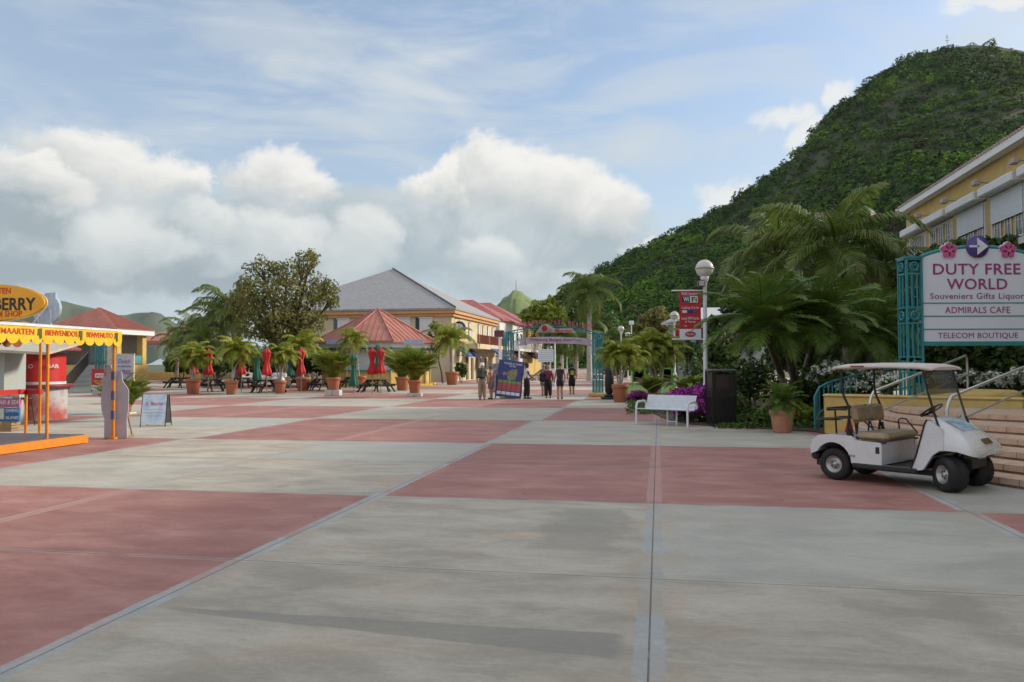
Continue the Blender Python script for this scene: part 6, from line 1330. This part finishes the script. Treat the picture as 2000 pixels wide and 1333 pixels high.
# A-frame
pf = G(298, 834); kf = pf.y/F; t = thing('folding_board', 'pale blue folding advertising board standing on the plaza', 'a-frame sign', pf, R(8)); Ma = T(0, 0, 0, rx=R(-14)); w_, h_ = 46*kf, 62*kf
b = MB(); b.box((0, 0, h_/2+.05), (w_, .02, h_-.04), M=Ma); b.build('front_panel', mat('sky_poster', (.74, .82, .93), .4, c2=(.36, .56, .82), scale=3), t)
Mr = T(0, .62, 0, rx=R(16)); b = MB(); b.box((0, 0, h_/2+.05), (w_, .02, h_-.04), M=Mr); b.build('rear_panel', mat('panel_back', (.35, .33, .28), .7), t)
b = MB()
for Mx in (Ma, Mr):
    for sx in (-1, 1): b.tube([(sx*w_/2, 0, 0), (sx*w_/2, 0, h_+.03)], .014, 5, M=Mx)
b.tube([(-w_/2, .02, .12), (-w_/2, .60, .12)], .01, 4); b.tube([(w_/2, .02, .12), (w_/2, .60, .12)], .01, 4); b.build('frame', black, t)
RA = (R(90-14), 0, 0)
words_('St. Maarten', t, mat('hot_pink', (.62, .25, .45), .5), Ma @ Vector((0, -.014, 46*kf)), 34*kf, 8*kf, rot=RA, shear=.3, bold=.01)
for i, w2 in enumerate((30, 34, 28)): words_(('Island tours daily', 'Beach and sightseeing', 'Ask here')[i], t, lw_, Ma @ Vector((0, -.014, (34-6*i)*kf)), w2*kf, 3.4*kf, rot=RA)
# poster stand 'FREE'
Yp = 27.5; p = AT(243, 718, Yp); kp = Yp/F; t = thing('poster_stand', 'tall poster stand with pink and blue poster behind the cut-out board', 'sign', (p.x, Yp, 0)); b = MB(); b.box((0, 0, p.z), (36*kp, .03, 50*kp)); b.build('poster', mat('poster_pale', (.62, .62, .66), .5, c2=(.30, .55, .72), scale=2.5), t)
b = MB()
for s_ in (-1, 1): b.box((s_*18*kp, 0, p.z), (.04, .05, 54*kp)); b.box((0, 0, p.z+s_*25.5*kp), (40*kp, .05, .04))
b.tube([(0, .04, 0), (0, .04, p.z)], .03, 6); b.box((0, .04, .03), (.6, .5, .05)); b.build('frame', creamp, t)
words_('FREE', t, mat('hot_pink2', (.50, .08, .30), .5), (4*kp, -.02, p.z-9*kp), 18*kp, 8*kp, bold=.02); words_('Dutch', t, mat('hot_pink2', (.5, .08, .3), .5), (0, -.02, p.z+12*kp), 24*kp, 8*kp, shear=.3); words_('chocolate tasting', t, mat('teal_ink', (.05, .3, .35), .5), (0, -.02, p.z+2*kp), 26*kp, 5*kp)
# red wifi panel far
p = G(191, 768); kz = p.y/F; t = thing('wifi_sign', 'red and white WiFi panel at the foot of the ramp', 'sign', p); b = MB(); b.box((0, 0, 30*kz), (24*kz, .05, 34*kz)); b.build('board', bred, t); b = MB(); b.box((0, -.03, 8*kz+.1), (24*kz, .02, 8*kz)); b.box((3*kz, -.03, 34*kz), (16*kz, .02, 8*kz)); b.build('white_field', lw_, t); words_('Wi-Fi', t, black, (3*kz, -.045, 34*kz), 13*kz, 5*kz, bold=.01); b = MB(); b.tube([(-12*kz, 0, 0), (-12*kz, 0, 12*kz)], .03, 5); b.tube([(12*kz, 0, 0), (12*kz, 0, 12*kz)], .03, 5); b.build('legs', black, t)
# ------------------------------------------------------------------ round red booth and the stall behind the awning
bo_ = thing('red_booth', 'rounded bar booth with red panels and dark red counter beyond the awning', 'booth', (XD(72, 25.0), 25.0, 0)); rb = .86
b = MB(); b.lathe([(rb, .0), (rb, 1.0)], 28); b.build('lower_wall', mat('pictured_panel', (.45, .46, .46), .6, c2=(.40, .06, .05), scale=1.6), bo_)
b = MB(); b.lathe([(rb-.04, 1.0), (rb-.04, 1.18)], 28); b.build('white_band', lw_, bo_)
b = MB(); b.lathe([(rb-.05, 1.18), (rb-.05, 2.08)], 28); b.build('red_panel', redm, bo_)
b = MB(); b.lathe([(rb+.16, 1.0), (rb+.18, 1.06), (rb+.16, 1.1), (rb-.06, 1.1)], 28); b.build('counter', mat('dark_red', (.22, .02, .03), .5), bo_)
b = MB(); b.lathe([(rb+.0, 2.08), (rb+.04, 2.2)], 28); b.build('blue_trim', mat('sky_blue', (.10, .38, .48), .6), bo_)
b = MB(); b.lathe([(rb+.35, 2.15), (rb+.38, 2.22), (.3, 2.62), (0, 2.66)], 28); b.lathe([(rb+.35, 2.15), (.2, 2.3)], 28); b.build('roof', mat('maroon_roof', (.28, .05, .07), .6), bo_)
for s_, a in (('MARLBORO', -108.6), ('BAR', -29)):
    r_ = rb+.005
    for i, ch in enumerate(s_): 
        aa = R(a+(i-(len(s_)-1)/2)*(11 if len(s_) > 4 else 9)); o = text(ch, .2, lw_, bo_, (r_*math.cos(aa), r_*math.sin(aa), 1.66), (R(90), 0, aa+R(90)), .01, .002, name='letter'); fit(o, .13, .12)
Yw = 28; t = thing('pink_shed', 'pink and mint wooden shed behind the round red booth', 'shed', (XD(97, Yw), Yw, 0), R(-12)); b = MB()
for i in range(9): b.box((0, -.5, 1.15+i*.13), (.95, 1, .122))
b.build('pink_cladding', mat('pink_boards', (.60, .30, .33), .7), t); b = MB(); b.box((0, -.5, .55), (1.0, 1.0, 1.1)); b.build('mint_base', mat('mint_boards', (.18, .45, .38), .7), t); b = MB(); b.box((0, -.5, 2.36), (1.3, 1.3, .10)); b.build('roof', creamp, t)
Yt = 23; t = thing('tour_stall', 'weathered stall wall with a small dark window at the far left edge', 'stall', (XD(30, Yt)-.875, Yt, 0)); b = MB(); b.box((.2, 0, 1.1), (1.35, 1, 2.2)); b.build('wall', mat('pale_teal_wall', (.35, .44, .43), .7, c2=(.42, .38, .36)), t); b = MB(); b.box((.45, -.52, 1.55), (.32, .05, .6)); b.build('window', mat('dark_maroon_glass', (.05, .015, .015), .3), t)
b = MB(); b.add([(-.6, -1.0, 2.22), (2.4, -1.0, 2.05), (2.4, .6, 2.35), (-.6, .6, 2.45), (-.6, -1.0, 2.14), (2.4, -1.0, 1.98), (2.4, .6, 2.28), (-.6, .6, 2.38)], [(0, 1, 2, 3), (7, 6, 5, 4), (0, 4, 5, 1), (1, 5, 6, 2)]); b.build('awning_roof', mat('cream_canvas', (.50, .47, .38), .7), t)
# air and dining signs on the crate
Yc = 20.5; kd = Yc/F; p = G(18, 838); t = thing('tour_display', 'blue and pink tour display table reading Air and Dining inside the stall', 'display stand', (XD(18, Yc), Yc, .0)); 
def dz_(py): return AT(18, py, Yc).z
b = MB(); b.box((0, 0, (dz_(778)+dz_(796))/2), (44*kd, .06, dz_(778)-dz_(796))); b.build('pink_board', mat('pink_board', (.48, .14, .26), .6), t)
b = MB(); b.box((0, 0, (dz_(797)+dz_(824))/2), (44*kd, .07, dz_(797)-dz_(824))); b.build('blue_board', mat('blue_board', (.02, .17, .42), .6), t)
b = MB(); b.box((-14*kd, -.04, (dz_(797)+dz_(820))/2), (15*kd, .02, dz_(799)-dz_(820))); b.build('photo_panel', mat('beach_photo', (.35, .60, .60), .6, c2=(.6, .6, .5), scale=8), t)
b = MB(); b.box((0, .1, (dz_(765)+dz_(777))/2), (44*kd, .25, dz_(765)-dz_(777))); b.build('leaflet_rack', mat('leaflets', (.12, .35, .48), .6, c2=(.55, .52, .2), scale=15), t)
words_('AIR & SEA', t, lw_, (2*kd, -.04, dz_(786)), 38*kd, 8*kd, bold=.012, shear=.2); words_('DINING', t, lw_, (9*kd, -.045, dz_(802)), 24*kd, 6.5*kd, bold=.01); words_('ISLAND', t, lw_, (9*kd, -.045, dz_(816)), 24*kd, 6*kd, bold=.01)
p2_ = thing('wooden_crate', 'wooden crate under the blue tour display', 'crate', (XD(14, Yc), Yc, 0)); b = MB()
hcr = max(.12, dz_(825)); 
for i in range(3): b.box((0, -.18, hcr*(.17+.33*i)), (.5, .02, hcr*.28)); b.box((0, .18, hcr*(.17+.33*i)), (.5, .02, hcr*.28)); b.box((.24, 0, hcr*(.17+.33*i)), (.02, .34, hcr*.28)); b.box((-.24, 0, hcr*(.17+.33*i)), (.02, .34, hcr*.28))
b.build('slats', mat('raw_timber', (.35, .24, .12), .8), p2_)
for i, (px, Y) in enumerate(((52, 22.3), (38, 22.6))):
    t = thing('bar_stool', ('black framed bar stool nearest the round red booth', 'black framed bar stool left of the first one')[i], 'stool', (XD(px, Y), Y, 0), group='bar stools at the booth'); b = MB(); b.lathe([(0, .74), (.18, .74), (.18, .78), (0, .79)], 16); b.build('seat', blkp, t)
    for a in range(4): b = MB(); c_, s_ = math.cos(a*1.57+.7), math.sin(a*1.57+.7); b.tube([(.12*c_, .12*s_, .74), (.22*c_, .22*s_, 0)], .014, 5); b.build('leg', black, t)
# teal scroll post by the pavilion
Yq = 56; p = AT(197, 700, Yq); t = thing('teal_post', 'teal scrollwork post in front of the pavilion columns', 'post', (p.x, Yq, 0)); scroll_column(t, 0, 0, .55, 0, AT(197, 672, Yq).z, 3, teal, rings=False)
t = thing('yellow_screen', 'pale yellow slatted screen beside the teal scrollwork post', 'screen', (XD(214, 58), 58, 0)); b = MB()
for i in range(6): b.box((-.32+i*.13, 0, 2.0), (.11, .08+.03*(i % 2), 2.8))
b.box((0, .05, .35), (.8, .1, .7)); b.build('slats', creamp, t)
# ================================================================== PEOPLE
def skin_obj(name, pts, edges, m, parent, sub=1):
    me = bpy.data.meshes.new(name); me.from_pydata([p[0] for p in pts], edges, []); me.materials.append(m)
    o = bpy.data.objects.new(name, me); link(o, parent)
    md = o.modifiers.new('skin', 'SKIN'); md.use_smooth_shade = True
    sv = me.skin_vertices[0].data if me.skin_vertices else None
    if sv is None:
        o.modifiers.remove(md); bpy.context.view_layer.objects.active = o; md = o.modifiers.new('skin', 'SKIN'); sv = me.skin_vertices[0].data
    for i, p in enumerate(pts): q_ = p[1] if isinstance(p[1], tuple) else (p[1], p[1]); g_ = 1.22 if q_[0] > .02 else 1.1; sv[i].radius = (q_[0]*g_, q_[1]*g_); sv[i].use_root = (i == 0)
    s_ = o.modifiers.new('sub', 'SUBSURF'); s_.levels = sub; s_.render_levels = sub
    return o
def person(label, loc, rz, H, skinc, shirt, lower, shoe, hair, long_=1.0, stride=.0, armR=None, armL=None, cap=None, lean=0, hat_brim=False, sleeves=.45):
    t = thing('person', label, 'person', loc, rz, s=H/1.75)
    sk = mat('skin_%d' % (skinc[0]*1000), skinc, .55, var=.04)
    def J(x, y, z): return Vector((x, y+lean*max(0, z-.95), z))
    pel, bel, che, nb, hd0, hd1, ht = J(0, 0, .95), J(0, .0, 1.10), J(0, -.005, 1.28), J(0, -.01, 1.46), J(0, .01, 1.56), J(0, .015, 1.64), J(0, 0, 1.70)
    pts = [(pel, (.125, .095)), (bel, (.115, .085)), (che, (.145, .10)), (nb, .055), (hd0, (.066, .075)), (hd1, (.078, .092)), (ht, (.055, .065)), (J(0, .105, 1.605), .014), (J(0, .09, 1.55), .018)]
    E = [(0, 1), (1, 2), (2, 3), (3, 4), (4, 5), (5, 6), (5, 7), (4, 8)]
    arms = {}
    for s_, arm in ((1, armR), (-1, armL)):
        elbow, wrist = arm or ((s_*.24, -.03, 1.12), (s_*.25, .07, .90))
        sh = J(s_*.165, -.005, 1.40); el_, wr = J(*elbow), J(*wrist); d = (wr-el_).normalized(); b0 = len(pts)
        pm = wr+d*.05; pts += [(sh, .052), (el_, .038), (wr, .025), (pm, (.036, .018))]; E += [(2, b0), (b0, b0+1), (b0+1, b0+2), (b0+2, b0+3)]
        side_ = d.cross(Vector((s_, 0, 0))).normalized() if abs(d.x) < .9 else Vector((0, 1, 0)); curl = Vector((-s_*.012, 0, 0))
        for f in range(4):
            o_ = side_*((f-1.5)*.017); k1 = pm+d*.035+o_; k2 = k1+d*(.022+.006*(1-abs(f-1.4)/2))+curl; k3 = k2+d*.02+curl*1.5; i0 = len(pts); pts += [(k1, .009), (k2, .008), (k3, .007)]; E += [(b0+3, i0), (i0, i0+1), (i0+1, i0+2)]
        th = wr+d*.02+side_*.035; i0 = len(pts); pts += [(th, .009), (th+d*.03+side_*.008, .008)]; E += [(b0+2, i0), (i0, i0+1)]
        arms[s_] = (sh, el_, wr)
    legs = {}
    for s_ in (1, -1):
        f = s_*stride; hip, kn, an = J(s_*.085, 0, .88), Vector((s_*.095, .02+f*.55, .49)), Vector((s_*.10, -.02+f, .085)); b0 = len(pts)
        pts += [(hip, .085), (kn, .060), (Vector((s_*.097, -.02+f*.8, .32)), .062), (an, .040), (an+Vector((0, .07, -.05)), (.038, .028)), (an+Vector((0, .16, -.06)), (.036, .02))]; E += [(0, b0)]+[(b0+i, b0+i+1) for i in range(5)]; legs[s_] = (hip, kn, an)
    skin_obj('body', pts, E, sk, t)
    # shirt
    sm_ = shirt; P = [(bel-Vector((0, 0, .24)), (.150, .118)), (bel, (.135, .108)), (che, (.162, .122)), (nb-Vector((0, 0, .045)), .075)]; E2 = [(0, 1), (1, 2), (2, 3)]
    for s_ in (1, -1):
        sh, el_, wr = arms[s_]; i0 = len(P); P += [(sh, .070), (sh.lerp(el_, sleeves), .060)] if sleeves < 1 else [(sh, .070), (el_, .054), (el_.lerp(wr, .9), .042)]; E2 += [(2, i0)]+[(i0+i, i0+i+1) for i in range(len(P)-i0-1)]
    skin_obj('shirt', P, E2, sm_, t)
    P = [(pel+Vector((0, 0, .12)), (.130, .105)), (pel-Vector((0, 0, .06)), (.150, .122))]; E2 = [(0, 1)]
    for s_ in (1, -1):
        hip, kn, an = legs[s_]; i0 = len(P); P += [(hip-Vector((0, 0, .06)), .115)]
        if long_ >= 1: P += [(kn, .088), (an+Vector((0, 0, .01)), .075)]
        else: P += [(hip.lerp(kn, long_), .105)] if long_ < .95 else [(kn-Vector((0, 0, .08)), .092)]
        E2 += [(1, i0)]+[(i0+i, i0+i+1) for i in range(len(P)-i0-1)]
    skin_obj('trousers' if long_ >= 1 else 'shorts', P, E2, lower, t)
    for s_ in (1, -1):
        an = legs[s_][2]; b = MB(); b.box((0, 0, 0), (.085, .27, .075), bev=.03, M=Matrix.Translation(an+Vector((0, .06, -.046)))); b.build('shoe', shoe, t)
    b = MB(); c_ = hd1+Vector((0, -.012, .02)); r_ = .098; b.lathe([(r_*1.0, -.05), (r_*1.03, .0), (r_*.92, .05), (r_*.6, .088), (.01, .10)], 16, M=Matrix.Translation(c_) @ Matrix.Scale(1.12, 4, (0, 1, 0))); b.build('hair' if not cap else 'cap', cap or hair, t)
    if cap: b = MB(); b.box(tuple(c_+Vector((0, .13, 0))), (.15, .14, .015), bev=.005); b.build('cap_peak', cap, t); b = MB(); b.lathe([(r_*.93, -.10), (r_*.99, -.05), (r_*.97, -.03)], 14, M=Matrix.Translation(c_)); b.build('hair', hair, t)
    return t
def pack(label, loc, rz, m, s=1):
    t = thing('backpack', label, 'backpack', loc, rz, group=None, s=s); b = MB(); b.box((0, 0, 0), (.32, .18, .48), bev=.07); b.build('bag_body', m, t); b = MB(); b.box((0, -.11, -.07), (.25, .09, .25), bev=.035); b.build('front_pocket', m, t)
    b = MB()
    for s_ in (-1, 1): b.tube([(s_*.11, .08, .2), (s_*.12, .17, .24), (s_*.13, .29, .16), (s_*.13, .30, -.02), (s_*.12, .1, -.18)], .016, 5)
    b.build('strap', m, t); return t
def cl(nm, c, c2=None, sc_=9): return mat(nm, c, .85, var=.15, scale=sc_, c2=c2, bump=.2)
dk = mat('dark_hair', (.02, .015, .012), .6); tanS, darkS = (.42, .24, .16), (.06, .032, .02)
p = G(942, 782); person('person in green shirt, khaki trousers and white cap carrying a backpack', p, R(-8), 1.74, tanS, cl('sage_shirt', (.12, .16, .12)), cl('khaki', (.32, .26, .18)), cl('grey_shoe', (.2, .18, .15)), mat('grey_hair', (.35, .32, .28), .6), cap=lw_, stride=.03, sleeves=.6)
pack('grey green backpack on the person in khaki trousers', p+Vector((-.06, -.24, 1.25)), R(-8), cl('grey_pack', (.06, .07, .065)))
p = G(959, 780); person('shorter person in pink top and patterned shorts beside the map board', p, R(60), 1.58, tanS, cl('pink_top', (.42, .15, .14)), cl('patterned_shorts', (.10, .08, .10), (.35, .25, .22), 25), cl('navy_shoe', (.03, .03, .06)), mat('brown_hair', (.10, .05, .03), .6), long_=.9, stride=.04)
p = G(1029, 779.5); person('person in white shirt and black trousers facing right beside the blue board', p, R(-75), 1.74, darkS, cl('white_shirt', (.70, .72, .78)), cl('black_trousers', (.012, .012, .014)), black, dk, stride=.05, armR=((.26, .06, 1.14), (.22, .28, .98)), armL=((-.25, .05, 1.13), (-.2, .26, .95)))
p = G(1062, 773); person('person in grey shirt and shorts stretching an arm to the left', p, R(12), 1.66, tanS, cl('blue_grey_shirt', (.16, .20, .23)), cl('grey_shorts', (.14, .15, .16)), black, mat('blond_grey_hair', (.30, .25, .18), .6), long_=.9, stride=.13, armL=((-.42, .05, 1.22), (-.62, .15, 1.02)))
p = G(1071, 778); person('person in red checked top and loose black trousers', p, R(-5), 1.62, tanS, cl('red_checked_top', (.25, .03, .06), (.10, .03, .07), 30), cl('black_cotton', (.014, .014, .016)), black, mat('blond_grey_hair', (.30, .25, .18), .6), stride=.07, sleeves=1)
pack('dark shoulder bag hanging left of the person in the red checked top', p+Vector((-.30, -.10, 1.02)), R(20), cl('dark_bag', (.02, .02, .028)), .9)
p = G(1094, 780); person('person in dark top and navy knee length shorts walking away', p, R(6), 1.72, tanS, cl('charcoal_top', (.035, .032, .035)), cl('navy_shorts', (.018, .02, .05)), cl('maroon_shoe', (.12, .02, .03)), dk, long_=.8, stride=.04, lean=-.03)
p = G(1117, 770.5); person('person in black shirt with yellow print and black shorts', p, R(4), 1.68, tanS, cl('black_tee', (.015, .015, .018)), cl('black_cotton', (.014, .014, .016)), black, dk, long_=.96, stride=.08, cap=cl('navy_cap', (.02, .04, .12)))
t = pack('black backpack with yellow panel on the person in black shorts', p+Vector((0, -.24, 1.22)), 0, cl('black_pack', (.02, .02, .02)), .95); b = MB(); b.box((0, -.162, -.04), (.20, .012, .24)); b.build('yellow_panel', mat('yellow_print', (.45, .42, .05), .6), t)
# ------------------------------------------------------------------ thin sea air that pales the distant hills
b = MB(); b.box((-200, 1900, 149.5), (9000, 5600, 301)); hz = b.build('haze', bpy.data.materials.new('sea_haze')); tag(hz, 'thin pale sea haze between the plaza and the distant hills', 'haze', kind='stuff')
m = hz.data.materials[0]; m.use_nodes = True; t = m.node_tree; t.nodes.clear(); N = NT(t); pv = N.new('ShaderNodeVolumePrincipled'); pv.inputs['Color'].default_value = (.80, .88, .95, 1); pv.inputs['Density'].default_value = .00004; pv.inputs['Anisotropy'].default_value = .3
mo = N.new('ShaderNodeOutputMaterial'); t.links.new(pv.outputs[0], mo.inputs['Volume'])
